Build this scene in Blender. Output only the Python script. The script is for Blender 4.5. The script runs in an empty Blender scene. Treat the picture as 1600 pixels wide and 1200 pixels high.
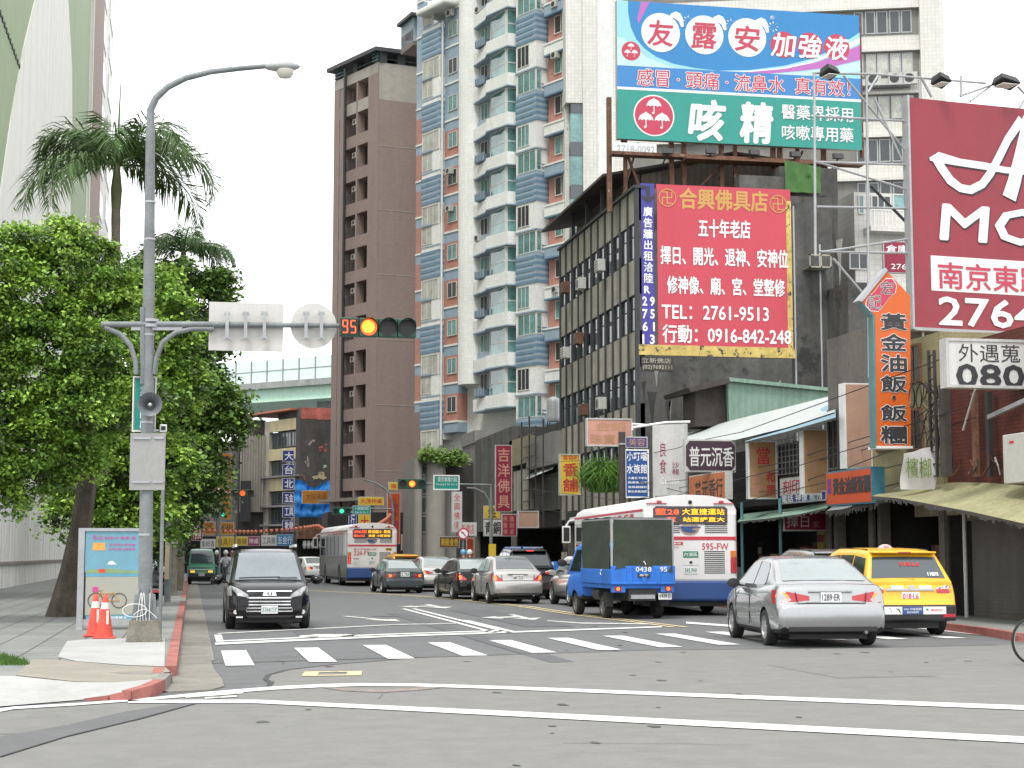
import bpy, bmesh, math, random
from mathutils import Vector as V, Matrix
R = math.radians
random.seed(7)
SC = bpy.context.scene
COL = SC.collection
# ---------------------------------------------------------------- camera
F = 2600.; CX = 800.; CY = 600.; EYE = 1.6
TI = math.atan2(265, F); PS = math.atan2(500, F / math.cos(TI))
ct, st, cp, sp = math.cos(TI), math.sin(TI), math.cos(PS), math.sin(PS)
cd = bpy.data.cameras.new('camera'); cam = bpy.data.objects.new('camera', cd); COL.objects.link(cam)
cam.location = (0, 0, EYE); cam.rotation_euler = (R(90) + TI, 0, -PS)
cd.sensor_width = 36; cd.lens = F / 1600 * 36; cd.clip_start = .1; cd.clip_end = 3000
SC.camera = cam
SC.render.resolution_x = 1024; SC.render.resolution_y = 768
# ---------------------------------------------------------------- light (bright overcast)
SUN_EL, SUN_AZ = R(62), R(-150)        # azimuth clockwise from +Y
w = bpy.data.worlds.new("World"); SC.world = w; w.use_nodes = True
nt = w.node_tree; bg = nt.nodes['Background']
sky = nt.nodes.new('ShaderNodeTexSky'); sky.sky_type = 'NISHITA'; sky.sun_disc = False
sky.sun_elevation = SUN_EL; sky.sun_rotation = SUN_AZ; sky.air_density = 1; sky.dust_density = 1; sky.ozone_density = 1
hs = nt.nodes.new('ShaderNodeHueSaturation'); hs.inputs['Saturation'].default_value = .1
nt.links.new(sky.outputs[0], hs.inputs['Color'])
mx = nt.nodes.new('ShaderNodeMix'); mx.data_type = 'RGBA'; mx.inputs[0].default_value = .78        # cloud deck over the clear sky
nt.links.new(hs.outputs[0], mx.inputs[6]); mx.inputs[7].default_value = (8.3, 8.4, 8.6, 1); nt.links.new(mx.outputs[2], bg.inputs[0])
bg.inputs[1].default_value = .12
sl = bpy.data.lights.new('sun', 'SUN'); sl.energy = 1.3; sl.angle = R(16); sl.color = (1, .97, .92)
so = bpy.data.objects.new('sun', sl); COL.objects.link(so); so.location = (0, -20, 60)
so.rotation_euler = V((-math.sin(SUN_AZ) * math.cos(SUN_EL), -math.cos(SUN_AZ) * math.cos(SUN_EL), -math.sin(SUN_EL))).to_track_quat('-Z', 'Y').to_euler()
SC.view_settings.view_transform = 'Standard'; SC.view_settings.look = 'None'
SC.view_settings.exposure = 1.15; SC.view_settings.gamma = 1
SC.cycles.max_bounces = 6; SC.cycles.diffuse_bounces = 3; SC.cycles.glossy_bounces = 3; SC.cycles.transmission_bounces = 4
SC.cycles.use_denoising = True; SC.cycles.sample_clamp_indirect = 4

# ---------------------------------------------------------------- pixel -> place
def ray(px, py):
    u = px - CX; v = CY - py; f = F * ct - v * st
    return V((u * cp + f * sp, -u * sp + f * cp, F * st + v * ct))
def gp(px, py, z=0.):
    d = ray(px, py); k = (z - EYE) / d.z
    return (d.x * k, d.y * k)
class Fr:
    """vertical frame: u runs to the viewer's right along the face, v is height, d is distance out of the face"""
    def __init__(s, x, y, ang=0.):
        s.x, s.y = x, y; s.c, s.s = math.cos(R(ang)), math.sin(R(ang))
    def P(s, u, v, d=0.): return (s.x + u * s.c + d * s.s, s.y + u * s.s - d * s.c, v)
    def px(s, px, py, d=0.):
        r = ray(px, py); n = V((s.s, -s.c)); k = ((s.x * n.x + s.y * n.y) + d) / (r.x * n.x + r.y * n.y)
        hx, hy = r.x * k - s.x, r.y * k - s.y
        return (hx * s.c + hy * s.s, EYE + r.z * k)
    def u(s, px, d=0.): return s.px(px, 865, d)[0]
    def off(s, u, d): return Fr(*s.P(u, 0, d)[:2], math.degrees(math.atan2(s.s, s.c)))
def at(px, Y):
    """world x of a pixel column at street distance Y"""
    r = ray(px, 865); return r.x * Y / r.y
def AY(Y): return Fr(0, Y, 0)          # faces the camera across the street
def AX(X): return Fr(X, 0, -90)        # faces the road from the right pavement

# ---------------------------------------------------------------- materials
def hx(h, k=.7):
    h = h.lstrip('#'); o = []
    for i in (0, 2, 4):
        c = int(h[i:i + 2], 16) / 255; o.append((c / 12.92 if c <= .04045 else ((c + .055) / 1.055) ** 2.4) * k)
    return o
M = {}
def mat(n, c, r=.65, me=0., var=.12, sc=1.5, streak=0., bump=0., bsc=30., coat=0., em=0., tile=None, rib=None, spec=.5, isl=0., tr=0., alpha=1., patch=None):
    if isinstance(c, str): c = hx(c)
    m = bpy.data.materials.new(n); m.use_nodes = True; t = m.node_tree; N = t.nodes; L = t.links; b = N['Principled BSDF']; M[n] = m
    def new(ty, **k):
        x = N.new('ShaderNode' + ty)
        for a, v in k.items(): setattr(x, a, v)
        return x
    def math_(op, a, bb=None, cl=False):
        x = new('Math', operation=op); x.use_clamp = cl
        for i, q in enumerate((a, bb)):
            if q is None: continue
            if isinstance(q, (int, float)): x.inputs[i].default_value = q
            else: L.new(q, x.inputs[i])
        return x.outputs[0]
    tc = new('TexCoord'); col = None
    fac = None
    def mul(q):
        nonlocal fac
        fac = q if fac is None else math_('MULTIPLY', fac, q)
    def noise(scale, vec=None, det=4, ro=.6):
        x = new('TexNoise'); x.inputs['Scale'].default_value = scale; x.inputs['Detail'].default_value = det; x.inputs['Roughness'].default_value = ro
        L.new(vec if vec else tc.outputs['Object'], x.inputs['Vector']); return x.outputs[0]
    if var:
        mr = new('MapRange'); mr.inputs[1].default_value = .3; mr.inputs[2].default_value = .7; mr.inputs[3].default_value = 1 - var; mr.inputs[4].default_value = 1 + var
        L.new(noise(sc), mr.inputs[0]); mul(mr.outputs[0])
        mr = new('MapRange'); mr.inputs[1].default_value = .3; mr.inputs[2].default_value = .7; mr.inputs[3].default_value = 1 - var * .6; mr.inputs[4].default_value = 1 + var * .6
        L.new(noise(sc * 9, det=3), mr.inputs[0]); mul(mr.outputs[0])
    if streak:
        mp = new('Mapping'); mp.inputs['Scale'].default_value = (.5, .5, .035); L.new(tc.outputs['Object'], mp.inputs[0])
        mr = new('MapRange'); mr.inputs[1].default_value = .42; mr.inputs[2].default_value = .75; mr.inputs[3].default_value = 1; mr.inputs[4].default_value = 1 - streak
        L.new(noise(2.2, mp.outputs[0], 5, .65), mr.inputs[0]); mul(mr.outputs[0])
    uz = None
    if tile or rib:
        g = new('NewGeometry'); cr = new('VectorMath', operation='CROSS_PRODUCT'); L.new(g.outputs['True Normal'], cr.inputs[0]); cr.inputs[1].default_value = (0, 0, 1)
        dt = new('VectorMath', operation='DOT_PRODUCT'); L.new(g.outputs['Position'], dt.inputs[0]); L.new(cr.outputs[0], dt.inputs[1])
        sx = new('SeparateXYZ'); L.new(g.outputs['Position'], sx.inputs[0])
        uu = dt.outputs['Value']; zz = sx.outputs[2]
    if tile:
        w_, h_, mw, dk, off = tile
        cb = new('CombineXYZ'); L.new(uu, cb.inputs[0]); L.new(zz, cb.inputs[1])
        br = new('TexBrick'); br.offset = off; L.new(cb.outputs[0], br.inputs['Vector'])
        br.inputs['Color1'].default_value = (1, 1, 1, 1); br.inputs['Color2'].default_value = (.9, .9, .9, 1); br.inputs['Mortar'].default_value = (dk, dk, dk, 1)
        br.inputs['Scale'].default_value = 1; br.inputs['Mortar Size'].default_value = mw; br.inputs['Brick Width'].default_value = w_; br.inputs['Row Height'].default_value = h_
        mul(br.outputs['Color'])
    hgt = None
    if rib:
        sn = math_('SINE', math_('MULTIPLY', uu, 2 * math.pi / rib[0]))
        hgt = math_('MULTIPLY', sn, rib[1])
        mul(math_('ADD', math_('MULTIPLY', sn, .05), .97))
    if isl:
        g2 = new('NewGeometry'); mr = new('MapRange'); mr.inputs[3].default_value = 1 - isl; mr.inputs[4].default_value = 1 + isl
        L.new(g2.outputs['Random Per Island'], mr.inputs[0]); mul(mr.outputs[0])
    if fac is not None:
        mx = new('VectorMath', operation='SCALE'); mx.inputs[0].default_value = c[:3]; L.new(fac, mx.inputs['Scale']); out = mx.outputs[0]
        if patch:
            pc, psc, pth = patch
            mr = new('MapRange'); mr.inputs[1].default_value = pth; mr.inputs[2].default_value = pth + .06; L.new(noise(psc, det=8, ro=.7), mr.inputs[0])
            mi = new('Mix', data_type='RGBA'); L.new(mr.outputs[0], mi.inputs[0]); L.new(out, mi.inputs[6]); mi.inputs[7].default_value = (*(hx(pc) if isinstance(pc, str) else pc)[:3], 1); out = mi.outputs[2]
        L.new(out, b.inputs['Base Color'])
    else: b.inputs['Base Color'].default_value = (*c[:3], 1)
    b.inputs['Roughness'].default_value = r; b.inputs['Metallic'].default_value = me; b.inputs['Specular IOR Level'].default_value = spec
    if coat: b.inputs['Coat Weight'].default_value = coat; b.inputs['Coat Roughness'].default_value = .04
    if em:
        b.inputs['Emission Color'].default_value = (*c[:3], 1); b.inputs['Emission Strength'].default_value = em
    if bump or hgt is not None:
        bp = new('Bump'); bp.inputs['Strength'].default_value = 1; bp.inputs['Distance'].default_value = 1
        h2 = math_('MULTIPLY', noise(bsc, det=3), bump) if bump else None
        q = hgt if h2 is None else (h2 if hgt is None else math_('ADD', hgt, h2))
        L.new(q, bp.inputs['Height']); L.new(bp.outputs[0], b.inputs['Normal'])
    if tr:
        tl = new('BsdfTranslucent'); ms = new('MixShader'); ms.inputs[0].default_value = tr
        if fac is not None: L.new(out, tl.inputs[0])
        else: tl.inputs[0].default_value = (*c[:3], 1)
        L.new(b.outputs[0], ms.inputs[1]); L.new(tl.outputs[0], ms.inputs[2]); L.new(ms.outputs[0], N['Material Output'].inputs[0])
    return m

# ---------------------------------------------------------------- mesh builder
GL = {}
def glyphs(s, bold):
    k = (s, bold)
    if k not in GL:
        c = bpy.data.curves.new('t', 'FONT'); c.body = s; c.offset = bold; c.resolution_u = 2
        o = bpy.data.objects.new('t', c); COL.objects.link(o)
        me = bpy.data.meshes.new_from_object(o.evaluated_get(bpy.context.evaluated_depsgraph_get()))
        vs = [(v.co.x, v.co.y) for v in me.vertices]; fs = [tuple(p.vertices) for p in me.polygons]
        bpy.data.objects.remove(o); bpy.data.curves.remove(c); bpy.data.meshes.remove(me)
        GL[k] = (vs, fs)
    return GL[k]
class MB:
    def __init__(s): s.v = []; s.f = []; s.m = []; s.ms = []
    def mi(s, m):
        if m not in s.ms: s.ms.append(m)
        return s.ms.index(m)
    def face(s, pts, m):
        n = len(s.v); s.v += [tuple(p) for p in pts]; s.f.append(tuple(range(n, n + len(pts)))); s.m.append(s.mi(m)); return s
    def hexa(s, p, m):
        n = len(s.v); s.v += [tuple(q) for q in p]; i = s.mi(m)
        for f in ((0, 3, 2, 1), (4, 5, 6, 7), (0, 1, 5, 4), (1, 2, 6, 5), (2, 3, 7, 6), (3, 0, 4, 7)):
            s.f.append(tuple(n + k for k in f)); s.m.append(i)
        return s
    def box(s, x0, x1, y0, y1, z0, z1, m):
        return s.hexa([(x0, y0, z0), (x1, y0, z0), (x1, y1, z0), (x0, y1, z0), (x0, y0, z1), (x1, y0, z1), (x1, y1, z1), (x0, y1, z1)], m)
    def fbox(s, fr, u0, u1, v0, v1, d0, d1, m):
        return s.hexa([fr.P(u0, v0, d1), fr.P(u1, v0, d1), fr.P(u1, v0, d0), fr.P(u0, v0, d0), fr.P(u0, v1, d1), fr.P(u1, v1, d1), fr.P(u1, v1, d0), fr.P(u0, v1, d0)], m)
    def prism(s, a, b, m):
        n = len(a); k = len(s.v); s.v += [tuple(p) for p in a] + [tuple(p) for p in b]; i = s.mi(m)
        s.f.append(tuple(k + j for j in range(n))); s.m.append(i); s.f.append(tuple(k + n + j for j in reversed(range(n)))); s.m.append(i)
        for j in range(n):
            q = (j + 1) % n; s.f.append((k + j, k + n + j, k + n + q, k + q)); s.m.append(i)
        return s
    def fpoly(s, fr, pts, d0, d1, m):
        return s.prism([fr.P(u, v, d1) for u, v in pts], [fr.P(u, v, d0) for u, v in pts], m)
    def slab(s, pts, z0, z1, m):
        return s.prism([(x, y, z1) for x, y in pts], [(x, y, z0) for x, y in pts], m)
    def bar(s, p, q, w, m, h=None):
        p, q = V(p), V(q); h = h or w; d = (q - p).normalized(); a = d.cross(V((0, 0, 1)))
        a = (a.normalized() if a.length > 1e-4 else V((1, 0, 0))); b = a.cross(d); a = a * w / 2; b = b * h / 2
        return s.hexa([p - a - b, p + a - b, p + a + b, p - a + b, q - a - b, q + a - b, q + a + b, q - a + b], m)
    def tube(s, pts, r, m, n=8):
        pts = [V(p) for p in pts]; k0 = len(s.v); i = s.mi(m); K = len(pts)
        rr = r if isinstance(r, (list, tuple)) else [r] * K
        up = None
        for j, p in enumerate(pts):
            d = (pts[min(j + 1, K - 1)] - pts[max(j - 1, 0)]).normalized()
            if up is None: up = d.orthogonal().normalized()
            up = (up - d * up.dot(d)).normalized(); sd = d.cross(up)
            for q in range(n):
                a = 2 * math.pi * q / n; s.v.append(tuple(p + (up * math.cos(a) + sd * math.sin(a)) * rr[j]))
        for j in range(K - 1):
            for q in range(n):
                a, b = k0 + j * n + q, k0 + j * n + (q + 1) % n; s.f.append((a, b, b + n, a + n)); s.m.append(i)
        s.f.append(tuple(k0 + q for q in reversed(range(n)))); s.m.append(i)
        s.f.append(tuple(k0 + (K - 1) * n + q for q in range(n))); s.m.append(i)
        return s
    def lathe(s, c, prof, m, n=16, ax=(0, 0, 1)):
        """prof: (radius, along)"""
        ax = V(ax).normalized(); a = ax.orthogonal().normalized(); b = ax.cross(a); k0 = len(s.v); i = s.mi(m); c = V(c)
        for r, h in prof:
            for q in range(n):
                t = 2 * math.pi * q / n; s.v.append(tuple(c + ax * h + (a * math.cos(t) + b * math.sin(t)) * max(r, 1e-4)))
        for j in range(len(prof) - 1):
            for q in range(n):
                x, y = k0 + j * n + q, k0 + j * n + (q + 1) % n; s.f.append((x, y, y + n, x + n)); s.m.append(i)
        s.f.append(tuple(k0 + q for q in reversed(range(n)))); s.m.append(i)
        s.f.append(tuple(k0 + (len(prof) - 1) * n + q for q in range(n))); s.m.append(i)
        return s
    def disc(s, fr, u, v, ru, rv, d0, d1, m, n=28):
        return s.fpoly(fr, [(u + ru * math.cos(2 * math.pi * k / n), v + rv * math.sin(2 * math.pi * k / n)) for k in range(n)], d0, d1, m)
    def grid(s, fn, nu, nv, m, flip=False):
        k0 = len(s.v); i = s.mi(m)
        for a in range(nu + 1):
            for b in range(nv + 1): s.v.append(tuple(fn(a / nu, b / nv)))
        for a in range(nu):
            for b in range(nv):
                p = k0 + a * (nv + 1) + b; q = (p, p + nv + 1, p + nv + 2, p + 1); s.f.append(q[::-1] if flip else q); s.m.append(i)
        return s
    def text(s, t, fr, u0, u1, v0, v1, m, d=.012, bold=.02, slant=0., vert=False, cell=False):
        if vert:
            n = len(t); h = (v1 - v0) / n
            for k, ch in enumerate(t): s.text(ch, fr, u0, u1, v1 - (k + 1) * h + h * .05, v1 - k * h - h * .05, m, d, bold, slant, cell=True)
            return s
        if t == ' ': return s
        if bold > .03 or bold > .01 and any(ord(c) > 0x2e80 for c in t):      # dense characters: thicken by overlaying shifted copies
            e = bold * .62 * (v1 - v0) * (1 if cell or len(t) > 0 else 1); sh = ((0, 0), (e, 0), (-e, 0), (0, e), (0, -e)) if bold < .045 else ((0, 0), (e, 0), (-e, 0), (0, e), (0, -e), (e * .7, e * .7), (-e * .7, e * .7), (e * .7, -e * .7), (-e * .7, -e * .7))
            for k, (a, b) in enumerate(sh): s.text(t, fr, u0 + a, u1 + a, v0 + b, v1 + b, m, d + .0007 * k, 0., slant, False, cell)
            return s
        vs, fs = glyphs(t, bold)
        if not vs: return s
        if cell: x0, x1, y0, y1 = 0, 1, -.12, .86
        else:
            x0 = min(v[0] for v in vs); x1 = max(v[0] for v in vs); y0 = min(v[1] for v in vs); y1 = max(v[1] for v in vs)
        k = len(s.v); i = s.mi(m)
        for x, y in vs:
            b = (y - y0) / (y1 - y0); s.v.append(fr.P(u0 + (x - x0) / (x1 - x0) * (u1 - u0) + slant * (b - .5) * (v1 - v0), v0 + b * (v1 - v0), d))
        for f in fs: s.f.append(tuple(k + j for j in f)); s.m.append(i)
        return s
    def build(s, name, par=None, smooth=None, bevel=0., local=False, seg=2):
        me = bpy.data.meshes.new(name)
        vs = s.v
        if par is not None and not local:
            im = MW[par.name].inverted(); vs = [im @ V(p) for p in vs]
        elif par is None and not local and vs:
            pass
        me.from_pydata([tuple(p) for p in vs], [], s.f); me.polygons.foreach_set('material_index', s.m)
        for q in s.ms: me.materials.append(M[q])
        if smooth is not None:
            bm = bmesh.new(); bm.from_mesh(me); bmesh.ops.recalc_face_normals(bm, faces=bm.faces); bm.to_mesh(me); bm.free()
            me.polygons.foreach_set('use_smooth', [True] * len(me.polygons)); me.set_sharp_from_angle(angle=R(smooth))
        o = bpy.data.objects.new(name, me); COL.objects.link(o)
        if par is not None: o.parent = par; MW[o.name] = MW[par.name]
        else: MW[o.name] = Matrix()
        if bevel:
            md = o.modifiers.new('bevel', 'BEVEL'); md.width = bevel; md.segments = seg; md.limit_method = 'ANGLE'; md.angle_limit = R(50)
        return o
MW = {}
def tag(o, label=None, cat=None, group=None, kind=None):
    for k, v in (('label', label), ('category', cat), ('group', group), ('kind', kind)):
        if v: o[k] = v
    return o
def thing(name, label, cat, loc=(0, 0, 0), rz=0., group=None):
    o = bpy.data.objects.new(name, None); COL.objects.link(o); o.location = loc; o.rotation_euler = (0, 0, R(rz)); o.empty_display_size = .2
    MW[o.name] = Matrix.LocRotScale(V(loc), Matrix.Rotation(R(rz), 3, 'Z').to_quaternion(), None)
    return tag(o, label, cat, group)
def dup(o, loc=None, rz=None, label=None, par=None):
    c = o.copy(); COL.objects.link(c)
    if par is not None: c.parent = par
    if loc is not None: c.location = loc; c.rotation_euler = (0, 0, R(rz or 0))
    if label: c['label'] = label
    for ch in list(o.children): dup(ch, par=c)
    MW[c.name] = Matrix.LocRotScale(c.location, c.rotation_euler.to_quaternion(), None) if par is None else MW[par.name]
    return c
def struct(name, mb, smooth=None):
    return tag(mb.build(name, smooth=smooth), kind='structure')
def pbox(fr, a, b, d=0.):
    """pixel box -> u0,u1,v0,v1 on a frame"""
    u0, v1 = fr.px(*a, d); u1, v0 = fr.px(*b, d)
    return u0, u1, v0, v1
def sign(name, label, fr, a, b, face, texts=(), side='sign_side', th=.25, group=None, cat='sign', rim=None, extra=None):
    """a, b: the photo's upper-left and lower-right corner of the face; texts: (string, x0, y0, x1, y1, material, bold, vertical, slant)"""
    u0, u1, v0, v1 = pbox(fr, a, b); c = fr.P((u0 + u1) / 2, v0, 0)
    t = thing(name, label, cat, c, group=group)
    q = MB(); q.fbox(fr, u0, u1, v0, v1, -th, -.01, side); q.build('box', t)
    q = MB(); q.fbox(fr, u0 + .04, u1 - .04, v0 + .04, v1 - .04, -.02, .004, face); q.build('face', t)
    if rim:
        q = MB(); k = min(.06, (u1 - u0) * .05)
        for uu in ((u0, u0 + k), (u1 - k, u1)): q.fbox(fr, *uu, v0, v1, -.009, .03, rim)
        q.fbox(fr, u0 + k, u1 - k, v0, v0 + k, -.009, .03, rim); q.fbox(fr, u0 + k, u1 - k, v1 - k, v1, -.009, .03, rim); q.build('rim', t)
    by = {}
    for k, tx in enumerate(texts):
        s_, x0, y0, x1, y1, m = tx[:6]; bold = tx[6] if len(tx) > 6 else .02; vert = tx[7] if len(tx) > 7 else False; sl_ = tx[8] if len(tx) > 8 else 0
        g = by.setdefault((m, k), MB()); a0, a1, b0, b1 = pbox(fr, (x0, y0), (x1, y1))
        g.text(s_, fr, a0, a1, b0, b1, m, .012 + (.003 * k if k < 3 else .012), bold, sl_, vert)
    for m, g in by.items(): g.build('lettering', t)
    if extra: extra(t, fr)
    return t
# ---------------------------------------------------------------- palette
mat('asphalt', (.108, .11, .112), .85, var=.12, sc=2.2, bump=.004, bsc=60, patch=((.088, .09, .092), .3, .56))
mat('asphalt_light', (.154, .152, .144), .85, var=.1, sc=2.6, bump=.004, bsc=70, patch=((.147, .145, .139), .28, .55))
mat('asphalt_patch', (.1, .1015, .1015), .85, var=.1, sc=.6, bump=.004, bsc=70)
mat('oil', (.06, .06, .06), .7); mat('asphalt_worn', (.145, .143, .137), .85, var=.1, sc=2.6); mat('asphalt_dark', (.085, .087, .09), .85, var=.12, sc=2.4); mat('manhole', (.09, .085, .08), .6, var=.3, sc=9)
mat('asphalt_seam', (.045, .045, .045), .9)
mat('brown_patch', (.19, .165, .145), .9, var=.3, sc=4)
mat('road_white', (.58, .58, .56), .7, var=.1, sc=2.5, patch=((.3, .3, .29), 3.2, .66))
mat('road_white_worn', (.52, .52, .49), .75, var=.15, sc=3, patch=((.16, .16, .16), 5, .55))
mat('road_yellow', (.55, .45, .25), .7, var=.15, sc=3, patch=((.16, .16, .15), 5, .58))
mat('paver', (.185, .19, .18), .85, var=.14, sc=.8, bump=.003)
mat('paver_joint', (.07, .075, .07), .9)
mat('concrete_light', (.33, .33, .315), .85, var=.1, sc=1.2, bump=.002, patch=((.3, .3, .27), 1.5, .62))
mat('concrete_beige', (.23, .212, .175), .85, var=.12, sc=1.5, bump=.002)
mat('gutter', (.185, .175, .15), .85, var=.2, sc=1.6, bump=.004, patch=((.16, .15, .13), 2.2, .6))
mat('kerb_red', (.29, .10, .082), .75, var=.22, sc=3, patch=((.28, .2, .17), 6, .62))
mat('kerb_grey', (.2, .19, .17), .85, var=.25, sc=5)
mat('grass', (.06, .14, .02), .7, isl=.4, tr=.3)
mat('black_gap', (.012, .012, .012), .9, var=0)
mat('sign_side', (.45, .45, .43), .6, var=.15, streak=.3)
mat('steel', (.36, .37, .38), .45, me=.35, var=.12, streak=.15, sc=2)
mat('pole_grey', (.17, .186, .19), .6, var=.22, sc=2.5, streak=.35, patch=((.22, .16, .12), 3.3, .7))
mat('dark_metal', (.03, .03, .032), .5, var=.2)
mat('rust', (.13, .06, .035), .8, var=.4, sc=3, patch=((.3, .27, .24), 2.5, .6))
mat('white_paint', (.66, .66, .64), .5, var=.08, streak=.18)
mat('black', (.012, .012, .013), .5, var=0)
mat('glass_sky', (.05, .065, .07), .06, var=.0, spec=.8)

# ---------------------------------------------------------------- ground
def poly(m, pts, z, name_mb): name_mb.face([(x, y, z) for x, y in pts], m)
def strip(mb, pts, m, z):
    """pts: (px, upper py, lower py) of a painted line"""
    for a, b in zip(pts, pts[1:]):
        poly(m, [gp(a[0], a[2]), gp(b[0], b[2]), gp(b[0], b[1]), gp(a[0], a[1])], z, mb)
q = MB(); q.face([(-1500, -300, 0), (1500, -300, 0), (1500, 2500, 0), (-1500, 2500, 0)], 'asphalt'); struct('ground', q)
edge = [(1720, 1005), (1560, 1008.5), (1335, 1013), (1017, 1016.5), (800, 1023.5), (650, 1028.5), (520, 1039), (450, 1047), (420, 1055), (415, 1062), (424, 1068), (420, 1073), (330, 1081), (250, 1092), (125, 1102), (0, 1112), (-260, 1135)]
e = [gp(*p) for p in edge]
q = MB(); poly('asphalt_light', e + [(-30, 14), (-30, -25), (60, -25), (60, 26)], .004, q); struct('road', q)
q = MB()
for a, b in zip(e[1:11], e[2:12]):
    d = V((b[0] - a[0], b[1] - a[1])).normalized(); n = V((-d.y, d.x)) * .035
    q.face([(a[0] - n.x, a[1] - n.y, .008), (a[0] + n.x, a[1] + n.y, .008), (b[0] + n.x, b[1] + n.y, .008), (b[0] - n.x, b[1] - n.y, .008)], 'asphalt_seam')
poly('asphalt_patch', [gp(*p) for p in ((0, 1184), (108, 1151), (212, 1126), (307, 1100), (287, 1099), (200, 1112), (100, 1135), (0, 1152), (-300, 1190), (-300, 1240))], .008, q)
for a, b in (((0, 1184), (108, 1151)), ((108, 1151), (212, 1126)), ((212, 1126), (307, 1100))): strip(q, [(a[0], a[1] - .8, a[1] + 1), (b[0], b[1] - .6, b[1] + .6)], 'asphalt_seam', .012)
poly('brown_patch', [gp(*p) for p in ((505, 1076), (540, 1081), (600, 1083), (650, 1080), (690, 1076), (660, 1073.5), (600, 1079), (545, 1077), (515, 1073.5))], .01, q)
poly('asphalt_patch', [gp(*p) for p in ((330, 1037), (640, 1028), (800, 1023.6), (800, 1021), (600, 1026), (330, 1033))], .006, q)
rnd = random.Random(77)
for k in range(6):                                            # cracks
    x, y = rnd.uniform(1, 12), rnd.uniform(13, 25); a = rnd.uniform(-.5, .5) + (1.5 if k % 2 else 0); P = []
    for i in range(9): P.append((x, y)); a += rnd.uniform(-.5, .5); x += .32 * math.cos(a); y += .32 * math.sin(a)
    for i in range(8): w1, w2 = .005 * (1 - i / 9), .005 * (1 - (i + 1) / 9); q.face([(P[i][0] - w1, P[i][1] - w1, .0083), (P[i][0] + w1, P[i][1] + w1, .0083), (P[i + 1][0] + w2, P[i + 1][1] + w2, .0083), (P[i + 1][0] - w2, P[i + 1][1] - w2, .0083)], 'asphalt_seam')
for k in range(70):                                            # oil drips and grit
    x, y = rnd.uniform(.5, 13), rnd.uniform(12, 46); r_ = rnd.uniform(.015, .07); q.face([(x + r_ * rnd.uniform(.6, 1.2) * math.cos(i * .785), y + r_ * rnd.uniform(.8, 2.2) * math.sin(i * .785), .0086) for i in range(8)], rnd.choice(('asphalt_seam', 'oil', 'oil')))
for (x0, x1, y0, y1, m) in ((8.2, 9.6, 20.5, 23.2, 'asphalt_worn'), (2.1, 3.4, 31.5, 37, 'asphalt_dark'), (7.2, 8.3, 36, 47, 'asphalt_dark'), (-4.5, -1.2, 15.5, 16.4, 'asphalt_worn'), (5.2, 5.6, 24.2, 45, 'asphalt_dark')): poly(m, [(x0, y0), (x1, y0 + .1), (x1 + .05, y1), (x0 - .04, y1 - .08)], .0072, q)
for x, y, r_ in ((4.9, 43, .34), (1.2, 52, .3)): poly('manhole', [(x + r_ * math.cos(i * .262), y + r_ * math.sin(i * .262)) for i in range(24)], .0092, q)
struct('road_patch', q)
# markings
q = MB()
for k in range(13):
    x = .5 + 1.228 * k; ya, yb = 24.35 + .56 * k, 28.1 + .61 * k
    if k > 9: yb -= (k - 9) * .5; ya -= (k - 9) * .45
    poly('road_white', [(x, ya), (x + .41, ya), (x + .41, yb), (x, yb)], .012, q)
strip(q, [(0, 1109, 1114), (20, 1106, 1110), (125, 1100, 1103.5), (250, 1090, 1094), (330, 1082, 1087), (430, 1074, 1079), (500, 1070.5, 1075.5), (560, 1069, 1073.5), (650, 1069.5, 1074), (800, 1074, 1079), (1100, 1085.5, 1091), (1600, 1104, 1111), (1800, 1112, 1119)], 'road_white', .013)
strip(q, [(200, 1095.5, 1100), (400, 1095, 1100.5), (600, 1104, 1110.5), (800, 1113, 1121), (1200, 1133, 1142), (1600, 1153, 1163), (1900, 1169, 1181)], 'road_white', .013)
strip(q, [(290, 1090, 1092), (330, 1086.5, 1089), (380, 1083, 1085)], 'road_white_worn', .0125)
strip(q, [(320, 1091, 1093.5), (370, 1088, 1090.5)], 'road_white_worn', .0125)
strip(q, [(336, 1005, 1008.5), (600, 994, 996.5), (800, 987.3, 989.4), (1034, 979.2, 981)], 'road_white', .012)
strip(q, [(342, 1001.5, 1003.5), (600, 991.3, 992.8), (790, 985, 986.4)], 'road_white', .012)
strip(q, [(340, 990, 991.3), (520, 981, 982.2), (620, 976, 977), (715, 974.3, 975.2)], 'road_white_worn', .012)
poly('road_white', [(.46, 30.9), (.6, 30.9), (.6, 33.6), (.46, 33.6)], .0125, q)
for xx in (5.98, 6.28): poly('road_white', [(xx, 33.4), (xx + .13, 33.4), (xx + .13, 48.4), (xx, 48.4)], .012, q)
poly('road_white', [(6.42, 33.4), (6.55, 33.4), (6.55, 39.5), (6.42, 40)], .0122, q)
ym = [(10.25, 35.2), (10.05, 39), (9.75, 43), (9.7, 50), (8.95, 58.7), (7.5, 65.6), (3, 78)]
for o in (0, .28):
    for a, b in zip(ym, ym[1:]): poly('road_yellow', [(a[0] + o, a[1]), (a[0] + o + .13, a[1]), (b[0] + o + .13, b[1]), (b[0] + o, b[1])], .012, q)
strip(q, [(855, 970, 971), (905, 973.5, 975), (1020, 975, 976.5)], 'road_white_worn', .0122)
strip(q, [(1072, 972, 975), (1140, 977, 980)], 'road_white', .012)
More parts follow.
